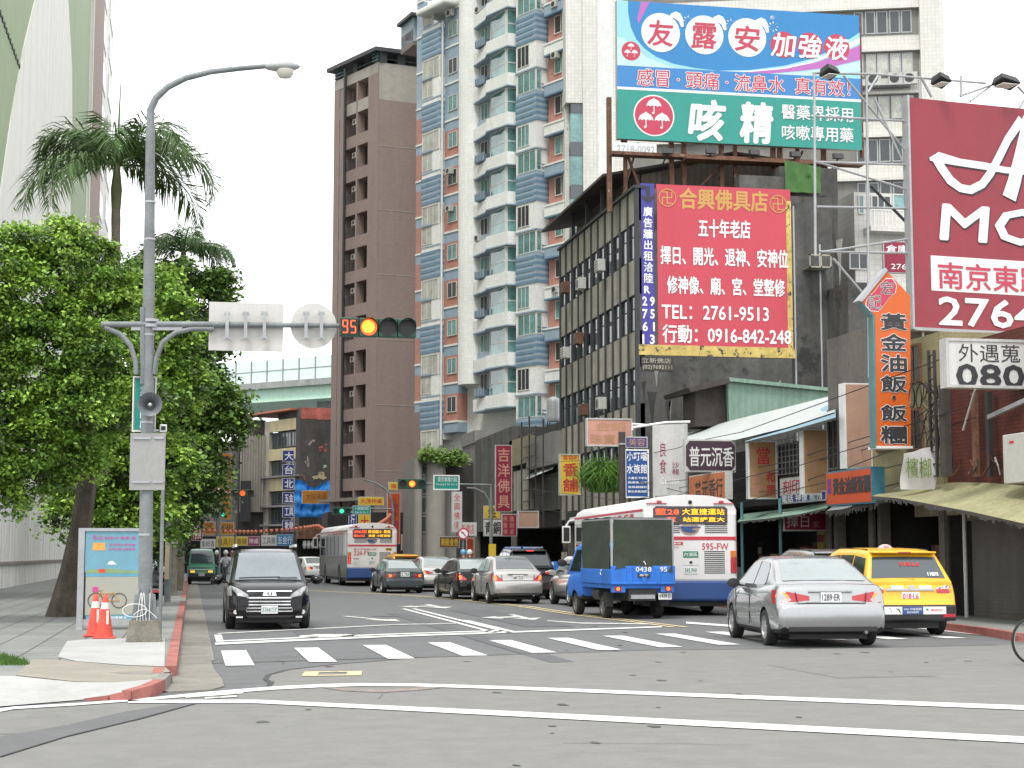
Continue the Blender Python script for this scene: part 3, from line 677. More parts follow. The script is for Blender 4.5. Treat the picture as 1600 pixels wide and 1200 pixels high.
# ---------------------------------------------------------------- estate cars and taxi
def estate(name, label, cat, loc, rz, paint, plate_t, S=(1, 1, 1), taxi=False, group='cars waiting in the traffic', glass='car_glass'):
    t = thing(name, label, cat, loc, rz, group); sx, sy, sz = S
    st_ = [(-2.25, .36, .58, .80), (-2.21, .32, .64, .845), (-2.17, .3, .68, .855), (-2.12, .29, .90, .86), (-2.06, .28, 1.02, .87), (-1.9, .27, 1.06, .875), (-1.2, .26, 1.05, .88), (0, .26, 1.0, .88), (.95, .26, .98, .88), (1.5, .26, .93, .87), (1.95, .27, .82, .82), (2.15, .28, .68, .74), (2.25, .3, .55, .6)]
    st_ = [(y * sy, zb * sz, zt * sz, w_ * sx) for y, zb, zt, w_ in st_]
    q = body_mb(st_, paint); o = q.build('body', t, smooth=38, local=True)
    wy = (-1.33 * sy, 1.3 * sy); wr = .345; wx = .78 * sx
    cut(o, [(s_ * (wx + .12), y, wr, .40, .5) for s_ in (-1, 1) for y in wy])
    H = House([(y * sy, z * sz) for y, z in ((-2.1, 1.02), (-2.05, 1.1), (-1.78, 1.5), (-1.7, 1.585), (-1.0, 1.64), (0, 1.65), (.4, 1.6), (.95, 1.25), (1.35, .96))], 1.0 * sz, .81 * sx, .64 * sx, 1.6 * sz)
    H.build(t, paint)
    H.end(t, -2.06 * sy, -1.80 * sy, glass, 'rear_window', .03); H.end(t, .48 * sy, 1.2 * sy, 'car_glass', 'windscreen', .05)
    for sd in (-1, 1):
        for P in (((-.2, 1.05), (-.2, 1.52), (.3, 1.5), (.95, 1.06)), ((-1.02, 1.06), (-1.02, 1.52), (-.27, 1.52), (-.27, 1.05)), ((-1.85, 1.12), (-1.72, 1.46), (-1.1, 1.51), (-1.1, 1.07))): H.side(t, sd, [(y * sy, z * sz) for y, z in P])
        mirror(t, sd, .95 * sx, .8 * sy, 1.08 * sz, paint)
        q = MB(); q.bar((sd * .58 * sx, -1.5 * sy, 1.615 * sz), (sd * .58 * sx, .1, 1.655 * sz), .03, 'trim_black'); q.build('roof_rail', t, local=True)
        o = lens(t, 'tail_lamp', st_, sd, .50 * sx, .80 * sz, .97 * sz, 'lens_red', .22, zin=(.82 * sz, .9 * sz), lit=(.62, .45, .1, .3, 'lamp_lit'))
        lens(t, 'tail_lamp', st_, sd, .50 * sx, .90 * sz, .985 * sz, 'lens_white', .22, zin=(.88 * sz, .91 * sz))
        lens(t, 'headlamp', st_, sd, .35 * sx, .62 * sz, .78 * sz, 'headlight', .3, rear=False)
    wheels(t, [(s_ * wx, y) for s_ in (-1, 1) for y in wy], wr, .22, 'rim', 5)
    y0 = yat(st_, .8 * sz)
    q = MB(); q.fbox(REAR(y0), -.46 * sx, .46 * sx, .86 * sz, .9 * sz, -.06, .02, 'chrome'); q.build('hatch_trim', t, local=True)
    plate(t, REAR(y0 - .015), .36, .17, .67 * sz, plate_t, 'ink_red' if taxi else 'ink')
    q = MB(); q.fbox(REAR(st_[0][0]), -.83 * sx, .83 * sx, .30 * sz, .60 * sz, -.14, .03, 'trim_black'); q.build('bumper', t, local=True, bevel=.04)
    for sd in (-1, 1):
        q = MB(); q.fbox(REAR(st_[0][0]), sd * .68 * sx - .12, sd * .68 * sx + .12, .37 * sz, .43 * sz, 0, .045, 'lens_red'); q.build('reflector', t, local=True)
    q = MB(); q.fbox(REAR(0), -.61 * sx, .61 * sx, 1.55 * sz, 1.585 * sz, 1.68 * sy, 1.9 * sy, paint); q.build('spoiler', t, local=True, bevel=.012)
    q = MB(); q.fbox(REAR(-1.9 * sy), -.13, .13, 1.557 * sz, 1.58 * sz, -.02, .006, 'lamp_red_lit' if not taxi else 'lens_red'); q.build('brake_lamp', t, local=True)
    q = MB(); q.fbox(REAR(0), -.6 * sx, .6 * sx, .16, .34, -1.9 * sy, 1.95 * sy, 'black'); q.build('underbody', t, local=True)
    if taxi:
        q = MB(); fr = REAR(st_[0][0]); d = .034
        q.fbox(fr, -.60, .66, .44, .585, 0, d, 'ink_white'); q.fbox(fr, -.22, .20, .441, .584, 0, d + .003, 'bus_blue')
        q.text('24H 叫車服務', fr, -.19, .17, .515, .565, 'ink_white', d + .006, .0); q.text('衛星派遣車隊', fr, -.13, .11, .46, .5, 'ink_white', d + .006, .0)
        q.text('BOSCH', fr, .36, .58, .495, .54, 'ink_red', d + .006, .02)
        q.disc(fr, .28, .53, .03, .018, d, d + .004, 'ink_green'); q.fpoly(fr, [(-.5, .56), (-.46, .56), (-.42, .50), (-.46, .46), (-.44, .52)], d, d + .004, 'steel'); q.fpoly(fr, [(-.36, .56), (-.28, .54), (-.24, .46), (-.26, .46), (-.3, .52)], d, d + .004, 'ink'); q.build('bumper_sticker', t, local=True)
        q = MB(); f2 = REAR(y0 - .01)
        for k in range(3): q.text('營', f2, -.1 + k * .075, -.05 + k * .075, .605, .65, 'ink_red', .014, .01)
        q.build('lettering', t, local=True)
        q = MB()
        for u in (-.36, .2): q.fbox(f2, u - .02, u + .22, .925, .985, -.05, .022, 'ink_white')
        q.disc(f2, .03, .95, .07, .045, -.05, .024, 'chrome'); q.build('badge', t, local=True)
        yg = -1.93
        f3 = Fr(0, -2.0, 0)
        class Slope(Fr):
            def P(s, u, v, d=0.): z = v; y = min((k * .005 - 2.06 for k in range(52)), key=lambda yy: abs(H.zr(yy * sy) - z)); return (u, y * sy - .02 - d, z)
        q = MB(); s3 = Slope(0, 0); q.text('11875', s3, .40, .62, 1.17, 1.24, 'ink_white', .012, .03); q.text('018-L6', s3, -.12, .28, 1.36, 1.44, 'ink_red', .012, .03); q.build('window_lettering', t, local=True)
        q = MB(); q.bar((-.35, -2.03, 1.13), (.12, -2.07, 1.09), .03, 'trim_black'); q.build('wiper', t, local=True)
        q = MB(); f4 = REAR(-.9)
        q.fpoly(f4, [(-.2, 1.645), (.2, 1.645), (.19, 1.69), (.13, 1.72), (.09, 1.76), (.03, 1.785), (-.03, 1.785), (-.09, 1.76), (-.13, 1.72), (-.19, 1.69)], -.12, 0, 'taxi_lamp'); o = q.build('roof_lamp', t, local=True, bevel=.01)
        q = MB(); q.text('55688', f4, -.14, .14, 1.66, 1.695, 'ink_red', .016, .02); q.text('車隊', f4, -.05, .05, 1.71, 1.745, 'ink_red', .016, .01); q.build('lettering', o, local=True)
    return t
mat('taxi_lamp', (.72, .45, .52), .3, var=.05)
estate('taxi', 'yellow estate taxi with a pale pink roof lamp beside the red kerb', 'taxi', (13.75, 32.5, 0), -3, 'paint_yellow', '018·L6', (1.06, 1, 1.035), True, None, 'glass_sky')
estate('estate_car', 'silver estate car hidden behind the yellow taxi, only its roof showing', 'car', (14.75, 38.3, 0), -2, 'paint_silver', '5R 1102', (1., 1, 1.03))
estate('estate_car', 'black tall estate car with a lit high brake lamp past the warm silver saloon', 'car', (11.7, 59.5, 0), -1, 'paint_black', '6T 8815', (1., 1, 1.08), glass='car_glass')
estate('estate_car', 'silver car with lit lamp squeezed between the two blue trucks', 'car', (12.15, 51.0, 0), 0, 'paint_silver_warm', '2L 4471', (1., .95, .93))
tx = estate('taxi', 'yellow taxi far ahead between the dark green and pale silver saloons', 'taxi', (9.8, 79.5, 0), 3, 'paint_yellow', '251·L7', (.98, 1, .95), False, None)

# ---------------------------------------------------------------- buses
def bus(label, loc, rz, reg, route, dest, side_text, L=11.4, W=2.48, H_=3.12):
    t = thing('city_bus', label, 'bus', loc, rz, 'city buses in the street'); h = W / 2; fr = REAR(0); fl = LEFT(-h)
    z0, zb = .38, .86
    q = MB(); q.box(-h, h, 0, L, zb, 2.72, 'bus_white'); o = q.build('body', t, local=True, bevel=.09, seg=3)
    q = MB(); q.box(-h - .004, h + .004, -.02, L + .01, z0, zb + .05, 'bus_blue'); q.build('skirt', t, local=True, bevel=.06)
    q = MB()     # roof with rounded shoulders
    sec = [(-h, 2.6), (-h * .995, 2.74), (-h * .93, 2.9), (-h * .78, 3.02), (-h * .4, 3.1), (0, H_), (h * .4, 3.1), (h * .78, 3.02), (h * .93, 2.9), (h * .995, 2.74), (h, 2.6)]
    def rs(k): return [(x * k, z) for x, z in sec]
    rows = [(0.02, .985), (.06, 1), (L - .1, 1), (L, .97)]
    q.grid(lambda a, b: (lambda r, p: (p[0] * r[1], r[0], 2.6 + (p[1] - 2.6) * (r[1] if r[1] < 1 else 1)))(rows[round(a * 3)], sec[round(b * 10)]), 3, 10, 'bus_white'); q.face([(x * .985, .02, 2.6 + (z - 2.6) * .985) for x, z in sec], 'bus_white'); q.build('roof', t, smooth=40, local=True)
    q = MB()
    for sd in (-1, 1):
        a = [(sd * h * .997, z) for z in (2.70, 2.755)]
        q.face([(sd * (h + .006), .04, 2.69), (sd * (h + .006), L, 2.69), (sd * (h + .002), L, 2.75), (sd * (h + .002), .04, 2.75)], 'bus_red')
    q.fbox(fr, -h * .97, h * .97, 1.95, 2.04, 0, .008, 'bus_red')
    q.fbox(fr, -h * .93, -h * .5, 2.885, 2.905, -.1, .01, 'bus_red'); q.fbox(fr, h * .5, h * .93, 2.885, 2.905, -.1, .01, 'bus_red')
    q.build('stripe', t, local=True)
    q = MB(); q.fpoly(fr, [(-.98, 2.4), (-.92, 2.36), (.92, 2.36), (.98, 2.4), (.98, 2.76), (.9, 2.82), (-.9, 2.82), (-.98, 2.76)], 0, .02, 'led_panel'); o = q.build('destination_display', t, local=True)
    q = MB(); q.text(route, fr, -.93, -.30, 2.60, 2.76, 'led_red', .026, .015); q.text(route[::-1], fr, -.93, -.38, 2.42, 2.54, 'led_red', .026, .015)
    q.text(dest, fr, -.22, .9, 2.60, 2.76, 'led_amber', .026, .015); q.text(dest[::-1], fr, -.2, .9, 2.42, 2.54, 'led_amber', .026, .01); q.build('lettering', o, local=True)
    q = MB()
    for u0, u1, v0, n in ((-.9, -.28, 2.12, 6), (.38, .98, 2.12, 6), (.36, .9, 1.08, 12)):
        for k in range(n): q.fbox(fr, u0, u1, v0 + k * .05 + .012, v0 + k * .05 + .034, 0, .006, 'black')
    for k in range(3): q.fbox(fr, -.92 + k * .1, -.86 + k * .1, 1.32, 1.37, 0, .006, 'ink')
    for k in range(6): q.fbox(fr, -.92, -.62, 1.0 + k * .045, 1.006 + k * .045, 0, .006, 'steel')
    q.build('vent', t, local=True)
    q = MB(); q.disc(fr, -.02 if reg[0] == '2' else -.02, 2.24, .25, .16, 0, .012, 'emblem_tan'); q.fpoly(fr, [(-.24, 2.3), (.2, 2.3), (.2, 2.28), (.08, 2.26), (.02, 2.22), (.16, 2.19), (.06, 2.14), (-.12, 2.15), (-.22, 2.2)], .012, .02, 'bus_blue'); q.fbox(fr, -.31, .27, 2.275, 2.3, .012, .022, 'bus_blue'); q.build('emblem', t, local=True)
    q = MB()
    if reg[0] == '5': q.text(reg, fr, .30, 1.0, 1.70, 1.87, 'ink_red', .012, .005); q.fbox(fr, -.98, -.2, 1.82, 1.9, 0, .006, 'ink_red'); q.text('公車動態專線', fr, -.95, -.25, 1.835, 1.885, 'ink_white', .01, .01); q.text('請禮讓公車先行', fr, -.95, -.3, 1.74, 1.79, 'ink_red', .01, .01)
    else: q.text(reg, fr, -.92, -.12, 1.52, 1.72, 'ink_red', .012, .005); q.text('臺北市聯營公車', fr, -.92, .2, 1.76, 1.86, 'ink_red', .01, .0); q.fbox(fr, .66, .98, 1.74, 1.88, 0, .006, 'sign_yellow'); q.text('禮讓', fr, .7, .94, 1.77, 1.86, 'ink', .012, .02)
    q.build('lettering', t, local=True)
    q = MB(); q.fbox(fr, -.2, .2, 1.5, 1.66, 0, .012, 'ink_green'); q.text('內湖區', fr, -.17, .17, 1.53, 1.63, 'ink_white', .018, .01); q.fbox(fr, -.2, .2, 1.3, 1.47, 0, .01, 'bus_white'); q.disc(fr, 0, 1.38, .04, .03, 0, .03, 'trim_black'); q.build('route_plaque', t, local=True)
    plate(t, fr, .36, .17, 1.08, reg[:3] + ' ' + reg[4:], 'ink_green')
    for sd in (-1, 1):
        q = MB(); q.fbox(fr, sd * 1.13 - .08, sd * 1.13 + .08, 1.1, 1.5, -.02, .02, 'lens_red'); q.fbox(fr, sd * 1.13 - .08, sd * 1.13 + .08, 1.505, 1.68, -.02, .02, 'lamp_amber'); o = q.build('tail_lamp', t, local=True, bevel=.012)
        if reg[0] == '2':
            q = MB()
            for k in range(3): q.disc(fr, sd * 1.13, 1.17 + k * .13, .045, .045, .021, .026, 'lamp_red_lit')
            q.build('bulb', o, local=True)
        q = MB(); q.disc(fr, sd * .82, 2.94, .07, .03, -.05, .03, 'lens_red'); q.build('marker_lamp', t, local=True)
    q = MB(); q.lathe((0, .02, 2.93), [(.05, -.04), (.05, .03), (.03, .05)], 'trim_black', 12, (0, -1, 0)); q.build('camera_dome', t, local=True)
    for sd in (-1, 1):
        q = MB(); fs = LEFT(-h) if sd < 0 else Fr(h, 0, 90); fu = (lambda y: -y) if sd < 0 else (lambda y: y)
        def sb(ya, yb, v0, v1, d, m): a_, b_ = sorted((fu(ya), fu(yb))); q.fbox(fs, a_, b_, v0, v1, 0, d, m)
        sb(.35, L - .35, 1.5, 2.52, .006, 'car_glass')
        for k in range(1, 7): sb(.35 + k * (L - .7) / 7 - .03, .35 + k * (L - .7) / 7 + .03, 1.52, 2.5, .012, 'trim_black')
        q.build('side_window', t, local=True)
        q = MB(); sb(.1, L - .02, .42, 1.49, .012, 'bus_side'); sb(.1, L - .1, 2.53, 2.68, .004, 'bus_white'); q.build('side_panel', t, local=True)
        q = MB()
        if sd < 0: q.text(side_text, fs, -8, -1.2, 2.55, 2.66, 'ink_red', .012, .01); q.build('lettering', t, local=True)
        for y in (2.9, L - 2.6):
            q = MB(); q.fpoly(fs, [(fu(y) + .62 * math.cos(k * math.pi / 12), .45 + .62 * math.sin(k * math.pi / 12)) for k in range(13)], 0, .02, 'black'); q.build('wheel_arch', t, local=True)
    wheels(t, [(sd * (h - .14), y) for sd in (-1, 1) for y in (2.9, L - 2.6)], .48, .28, 'rim_grey', 8)
    q = MB(); q.box(-h + .05, h - .05, .15, L - .3, .25, .45, 'black'); q.build('underbody', t, local=True)
    for sd in (-1, 1):
        q = MB(); q.tube([(sd * h * .9, L, 2.7), (sd * (h + .12), L + .3, 2.66), (sd * (h + .22), L + .34, 2.5)], .03, 'bus_white'); q.box(sd * (h + .22) - .13, sd * (h + .22) + .13, L + .26, L + .36, 1.95, 2.5, 'bus_white'); q.box(sd * (h + .22) - .1, sd * (h + .22) + .1, L + .25, L + .262, 2.0, 2.45, 'black'); q.build('mirror', t, local=True)
    return t
mat('emblem_tan', (.32, .24, .18), .5); mat('sign_yellow', (.62, .42, .03), .6, var=.12, streak=.15); mat('lamp_amber', (.55, .16, .02), .3, var=.1)
bus('white and blue city bus standing behind the green canvas truck, red number on its back', (12.66, 41.6, 0), -4, '595-FW', '藍28', '大直捷運站', '藍 28 內湖 大直 捷運', 11.4)
bus('white and blue city bus far up the street ahead of the dark green saloon', (8.75, 82.5, 0), 2.5, '228-FY', '286副', '東湖國小 景美', '286 東湖 景美', 11.4)

# ---------------------------------------------------------------- light trucks
def truck(label, loc, rz, canvas, num):
    t = thing('light_truck', label, 'truck', loc, rz, 'blue light trucks'); fr = REAR(0); h = .8; L = 4.5
    q = MB(); q.box(-h, h, 0, 2.75, .75, .86, 'truck_blue')
    for sd in (-1, 1): q.box(sd * h - .03, sd * h + .03, .03, 2.75, .86, 1.22, 'truck_blue')
    q.box(-h, h, 2.7, 2.76, .86, 1.6, 'truck_blue'); q.build('cargo_bed', t, local=True, bevel=.012)
    q = MB(); q.box(-h - .02, h + .02, -.04, .02, .86, 1.3, 'truck_blue')
    for u in (-.42, -.05, .3): q.box(u, u + .14, -.07, -.03, .87, 1.28, 'truck_blue')
    q.box(-h - .02, h + .02, -.07, -.03, .85, .9, 'truck_blue'); g = q.build('tailgate', t, local=True, bevel=.012)
    q = MB(); q.text(num[:4], fr, -.2, .2, 1.16, 1.28, 'ink_white', .075, .01); q.text(num[4:], fr, .42, .6, 1.16, 1.28, 'ink_white', .075, .01); q.fbox(fr, -.14, .16, 1.03, 1.11, .04, .075, 'trim_black'); q.text('限載', fr, -.1, .12, 1.05, 1.1, 'ink_white', .08, .01); q.build('lettering', g, local=True)
    # cab
    stc = [(2.85, .5, 1.1, .76), (2.9, .42, 1.14, .785), (3.6, .4, 1.12, .79), (4.2, .4, 1.05, .78), (4.42, .42, .9, .74), (4.5, .46, .7, .68)]
    o = body_mb(stc, 'truck_blue').build('cab', t, smooth=38, local=True); cut(o, [(sd * .85, 3.55, .3, .36, .5) for sd in (-1, 1)])
    H = House([(2.87, 1.12), (2.9, 1.7), (3.05, 1.83), (3.6, 1.86), (3.9, 1.8), (4.35, 1.1)], 1.1, .74, .63, 1.8); H.build(t, 'truck_blue')
    for sd in (-1, 1): H.side(t, sd, ((3.1, 1.14), (3.12, 1.7), (3.75, 1.7), (4.15, 1.14))); mirror(t, sd, .98, 4.1, 1.35, 'trim_black', 1.1)
    H.end(t, 3.93, 4.3, 'car_glass', 'windscreen', .05)
    if canvas:
        q = MB()
        for u in (-h + .02, h - .02):
            for y in (.03, 2.68): q.box(u - .025, u + .025, y - .025, y + .025, .9, 2.46, 'steel')
            q.box(u - .025, u + .025, .03, 2.68, 2.42, 2.46, 'steel')
        q.box(-h + .02, h - .02, .005, .05, 2.42, 2.46, 'steel'); q.build('canopy_frame', t, local=True)
        def sag(a, b, c): return .012 * math.sin(a * 9 + b * 5) * math.sin(b * 7 + c)
        q = MB(); q.grid(lambda a, b: (-h + .05 + (2 * h - .1) * a, -.02 + sag(a, b, 0) - .05 * max(0, .28 - b) - (.03 * math.sin(a * 14) * max(0, .22 - b) * 4), 1.2 + .06 * math.sin(a * 11) * (1 - b) ** 3 + (1.23 - 0) * b), 24, 16, 'canvas_green'); q.build('rear_canvas', t, smooth=80, local=True)
        q = MB()
        for sd in (-1, 1): q.grid(lambda a, b: (sd * (h + .012 + sag(a, b, 1)), .1 + 2.55 * a, 1.0 + .02 * math.sin(a * 20) * (1 - b) + 1.42 * b), 20, 10, 'canvas_green')
        q.grid(lambda a, b: (-h + 2 * h * a, 2.68 * b, 2.465 + .03 * math.sin(b * 9.4) ** 2), 8, 16, 'canvas_green'); q.build('side_canvas', t, smooth=80, local=True)
        q = MB(); q.tube([(0, -.08, 1.42), (.03, -.09, 1.37), (.05, -.09, 1.33)], .012, 'ink_white', 5); q.tube([(-h - .04, .75, 1.2), (-h - .05, .8, 1.12), (-h - .04, .78, 1.08)], .015, 'ink_white', 5); q.build('rope', t, local=True)
    else:
        q = MB()
        for u in (-.6, .6): q.box(u - .02, u + .02, 2.6, 2.64, 1.2, 1.85, 'steel')
        q.box(-.75, .75, 2.6, 2.64, 1.82, 1.86, 'steel'); q.build('rack', t, local=True)
        q = MB(); q.grid(lambda a, b: (-.75 + .45 * a + .08 * math.sin(b * 5), .3 + 1.2 * b + .1 * a, 1.3 + .55 * math.sin(a * 3.1) ** .6 * (1 - .3 * b) + .05 * math.sin(a * 17 + b * 11)), 14, 14, 'tarp_blue'); q.build('tarpaulin', t, smooth=80, local=True)
    for sd in (-1, 1):
        q = MB(); q.fbox(fr, sd * .62 - .17, sd * .62 + .17, .66, .82, -.1, .02, 'truck_blue'); q.build('lamp_bracket', t, local=True)
        q = MB(); q.fbox(fr, sd * .64 - .08, sd * .64 + .08, .69, .80, .02, .035, 'lens_red'); o = q.build('tail_lamp', t, local=True)
        q = MB(); q.disc(fr, sd * .64, .745, .045, .045, .035, .042, 'lamp_lit'); q.build('bulb', o, local=True)
        q = MB(); q.fbox(fr, sd * .72 - .12, sd * .72 + .12, .3, .66, -.55, -.53, 'trim_black'); q.build('mudflap', t, local=True)
    plate(t, fr, .34, .16, .48, '6438·J2', 'ink', .58, d=-.05)
    q = MB(); q.box(-.35, .35, .05, 4.2, .45, .74, 'dark_metal'); q.box(-.3, .3, -.02, .05, .5, .6, 'steel'); q.lathe((-.6, 1.3, .6), [(.17, 0), (.17, .6)], 'dark_metal', 14, (0, 1, 0)); q.build('chassis', t, local=True)
    wheels(t, [(sd * .66, y) for sd in (-1, 1) for y in (.95, 3.55)], .29, .2, 'rim_grey', 6)
    return t
mat('tarp_blue', (.02, .16, .5), .5, var=.2, sc=3)
truck('blue light truck under a dark green canvas canopy, next to the nearer bus', (10.83, 39.6, 0), 2, True, '043895')
truck('blue open light truck under a loose blue tarpaulin, beyond the canvas truck', (12.75, 61.5, 0), 0, False, '721508')

# ---------------------------------------------------------------- oncoming vans
def van(name, label, loc, rz, paint, plate_t, S, modern):
    t = thing(name, label, 'van', loc, rz); sx, sy, sz = S
    st_ = [(-2.35, .4, .9, .82), (-2.3, .32, 1.02, .87), (-1.5, .28, 1.05, .885), (.9, .28, 1.06, .885), (1.3, .28, 1.07, .885), (1.7, .28, 1.03, .875), (2.0, .27, .955, .835), (2.18, .28, .875, .77), (2.29, .29, .77, .70), (2.34, .3, .55, .68), (2.36, .33, .5, .64)] if modern else \
          [(-1.75, .4, .95, .68), (-1.7, .35, 1.0, .71), (1.2, .34, 1.0, .72), (1.6, .34, .98, .71), (1.74, .34, .93, .69), (1.79, .34, .6, .68), (1.82, .36, .55, .64)]
    st_ = [(y * sy, zb * sz, zt * sz, w_ * sx) for y, zb, zt, w_ in st_]
    o = body_mb(st_, paint).build('body', t, smooth=38, local=True); L2 = st_[-1][0]
    wy = (st_[0][0] + .85, L2 - .95 if modern else L2 - .62); wr = .34 if modern else .27; wx = (.79 if modern else .6) * sx
    cut(o, [(sd * (wx + .12), y, wr, wr + .055, .5) for sd in (-1, 1) for y in wy])
    pr = ((-2.32, 1.0), (-2.28, 1.4), (-2.15, 1.68), (-1.5, 1.76), (0, 1.77), (.35, 1.72), (.62, 1.62), (1.1, 1.32), (1.6, 1.02)) if modern else ((-1.72, 1.0), (-1.68, 1.6), (-1.5, 1.8), (0, 1.84), (.9, 1.8), (1.15, 1.7), (1.4, 1.35), (1.62, .98))
    H = House([(y * sy, z * sz) for y, z in pr], .97 * sz, (.83 if modern else .68) * sx, (.68 if modern else .58) * sx, (1.72 if modern else 1.78) * sz); H.build(t, paint)
    if modern: H.end(t, .47 * sy, 1.5 * sy, 'windscreen_sky', 'windscreen', .04)
    else: H.end(t, 1.12 * sy, 1.56 * sy, 'glass_sky', 'windscreen', .05)
    ws = [((-.1, 1.02), (-.1, 1.58), (.45, 1.56), (1.0, 1.2), (1.2, 1.02)), ((-1.1, 1.02), (-1.1, 1.6), (-.2, 1.6), (-.2, 1.02)), ((-2.1, 1.05), (-2.05, 1.58), (-1.2, 1.6), (-1.2, 1.03))] if modern else [((.2, 1.02), (.2, 1.65), (1.0, 1.62), (1.35, 1.05)), ((-.9, 1.02), (-.9, 1.65), (.1, 1.65), (.1, 1.02))]
    for sd in (-1, 1):
        for P in ws: H.side(t, sd, [(y * sy, z * sz) for y, z in P])
        mirror(t, sd, 1.08 if modern else .86, (1.05 if modern else 1.45) * sy, 1.08 * sz, 'paint_black' if modern else 'trim_black', 1.15)
    f = FRONT(L2)
    if modern:
        class Bow(Fr):
            def P(s, u, v, d=0.): y = yat(st_, min(v, .97), False); return (-u, y + d - .10 * (u / .8) ** 2 + .012, v)
        b = Bow(0, 0)
        for sd in (-1, 1):
            q = MB(); pts = [(.40, .70), (.55, .66), (.70, .70), (.79, .84), (.80, .93), (.72, .91), (.58, .82)]
            hd = lens(t, 'headlamp', st_, sd, .44, .72, .92, 'headlight', .46, rear=False, zin=(.68, .73))
        q = MB()
        def strip_(pa, pb, m, d): q.grid(lambda a, c: b.P(*(V(pa[0]).lerp(V(pa[1]), a).lerp(V(pb[0]).lerp(V(pb[1]), a), c)), d), 14, 2, m)
        top, bot = .70, .37
        strip_(((-.50, .40), (.50, .40)), ((-.57, .69), (.57, .69)), 'black', .0)
        for k in range(5):
            v = .385 + k * .068; wd = .49 + .10 * min(1, k / 2.5) + (.0 if k < 4 else 0); strip_(((-wd, v), (wd, v)), ((-wd, v + (.024 if k < 4 else .034)), (wd, v + (.024 if k < 4 else .034))), 'chrome', .022)
        for sd in (-1, 1): strip_(((sd * .48, .385), (sd * .59, .68)), ((sd * .455, .385), (sd * .56, .68)), 'chrome', .024)
        q.build('grille', t, local=True)
        q = MB(); strip_(((-.5, .80), (.5, .80)), ((-.50, .83), (.50, .83)), 'chrome', .03); q.grid(lambda a, c: b.P(-.13 + .26 * a + (.03 * (c - .5) * (1 - 2 * a)), .72 + .1 * c, .036), 6, 3, 'chrome'); q.build('badge_bar', t, local=True)
        q = MB(); q.grid(lambda a, c: b.P(-.05 + .1 * a, .735 + .06 * c, .042), 2, 2, 'trim_black'); q.grid(lambda a, c: b.P(-.018 + .036 * a, .735 + .06 * c, .046), 2, 2, 'chrome'); q.build('badge', t, local=True)
        plate(t, FRONT(L2 + .015), .34, .16, .35, plate_t, 'ink_green')
        q = MB(); strip_(((-.45, .27), (.45, .27)), ((-.5, .31), (.5, .31)), 'black', .02)
        for sd in (-1, 1): q.grid(lambda a, c: b.P(sd * .62 + .14 * (a - .5), .26 + .035 * c, .02), 4, 2, 'lens_white')
        q.build('lower_intake', t, local=True)
        for sd in (-1, 1): q = MB(); q.lathe((sd * .70, L2 - .12, .38), [(.045, 0), (.045, .06)], 'lens_white', 14, (0, 1, 0)); q.build('fog_lamp', t, local=True)
        q = MB(); q.tube([(-.25, 1.5, 1.10), (.3, 1.52, 1.09), (.62, 1.5, 1.08)], .014, 'trim_black', 5); q.tube([(-.62, 1.5, 1.08), (-.2, 1.52, 1.08)], .014, 'trim_black', 5); q.build('wiper', t, local=True)
        for sd in (-1, 1): q = MB(); q.bar((sd * .66, -1.9, 1.76), (sd * .66, .15, 1.78), .05, 'white_paint', .06); q.build('roof_rail', t, local=True)
    else:
        for sd in (-1, 1):
            q = MB(); q.fbox(f, sd * .45 - .16, sd * .45 + .16, .60, .76, -.1, -.03, 'trim_black'); q.fbox(f, sd * .45 - .12, sd * .45 + .12, .63, .73, -.04, -.022, 'headlight_amber'); q.build('headlamp', t, local=True)
        q = MB(); q.fbox(f, -.67, .67, .36, .58, -.1, .02, 'trim_black'); q.build('bumper', t, local=True, bevel=.03)
        plate(t, FRONT(L2 + .02), .3, .15, .46, plate_t)
        q = MB(); q.fbox(f, -.62, .62, .76, .8, -.08, -.02, 'white_paint'); q.build('trim', t, local=True)
    wheels(t, [(sd * wx, y) for sd in (-1, 1) for y in wy], wr, .2, 'rim_grey', 5)
    q = MB(); q.box(-wx + .1, wx - .1, st_[0][0] + .3, L2 - .3, .16, .36, 'black'); q.build('underbody', t, local=True)
    return t
mat('windscreen_sky', (.12, .145, .155), .08, var=.12, sc=1.2, spec=1)
van('minivan', 'black minivan with a chrome grille facing the crossing', (1.62, 37.9, 0), 180, 'paint_black', '5766·TV', (1.0, 1.0, .955), True)
van('microvan', 'small green microvan with lit amber headlamps facing down the street', (.5, 89.6, 0), 180, 'paint_green', '4P 0317', (1., 1, 1), False)
# ---------------------------------------------------------------- the tall ribbed building and its low wall, left of the street
mat('rib_green', hx('#9aab86', .95), .6, var=.05, rib=(.42, .012), streak=.12)
mat('rib_white', hx('#e6e6dd', .98), .6, var=.05, rib=(.42, .012), streak=.14)
mat('brown_tile', hx('#98847a', .95), .7, var=.08, streak=.1)
mat('wall_white', hx('#e8e8e2', .98), .75, var=.08, rib=(.5, .006), streak=.4)
mat('tan_strip', '#9a8f73', .7, var=.1, streak=.2)
mat('window_dark', (.035, .042, .045), .12, var=.2, sc=.7, spec=.7)
mat('frame_white', (.55, .55, .53), .55, var=.06)
XL = -8.0; fl = Fr(XL, 0, 90)          # faces the road (+X): u runs along +Y
t = thing('ribbed_tower', 'very tall ribbed building face in pale green and white beside the trees', 'building', (XL, 100, 0))
q = MB(); q.box(XL - 20, XL, 52, 122, 5.4, 70, 'rib_green'); q.build('wall', t)
q = MB()
q.fpoly(fl, [(52, 5.5), (106.5, 5.5), (106.7, 24.8), (106.2, 28.7), (105, 31.7), (101.5, 34.2), (97, 36.5), (90, 39.5), (87, 40), (84.5, 35), (81.6, 28.7), (76.5, 24.4), (72.6, 20.3), (69, 15.6), (65, 8), (64, 5.5)], -.02, .06, 'rib_white'); q.build('white_panel', t)
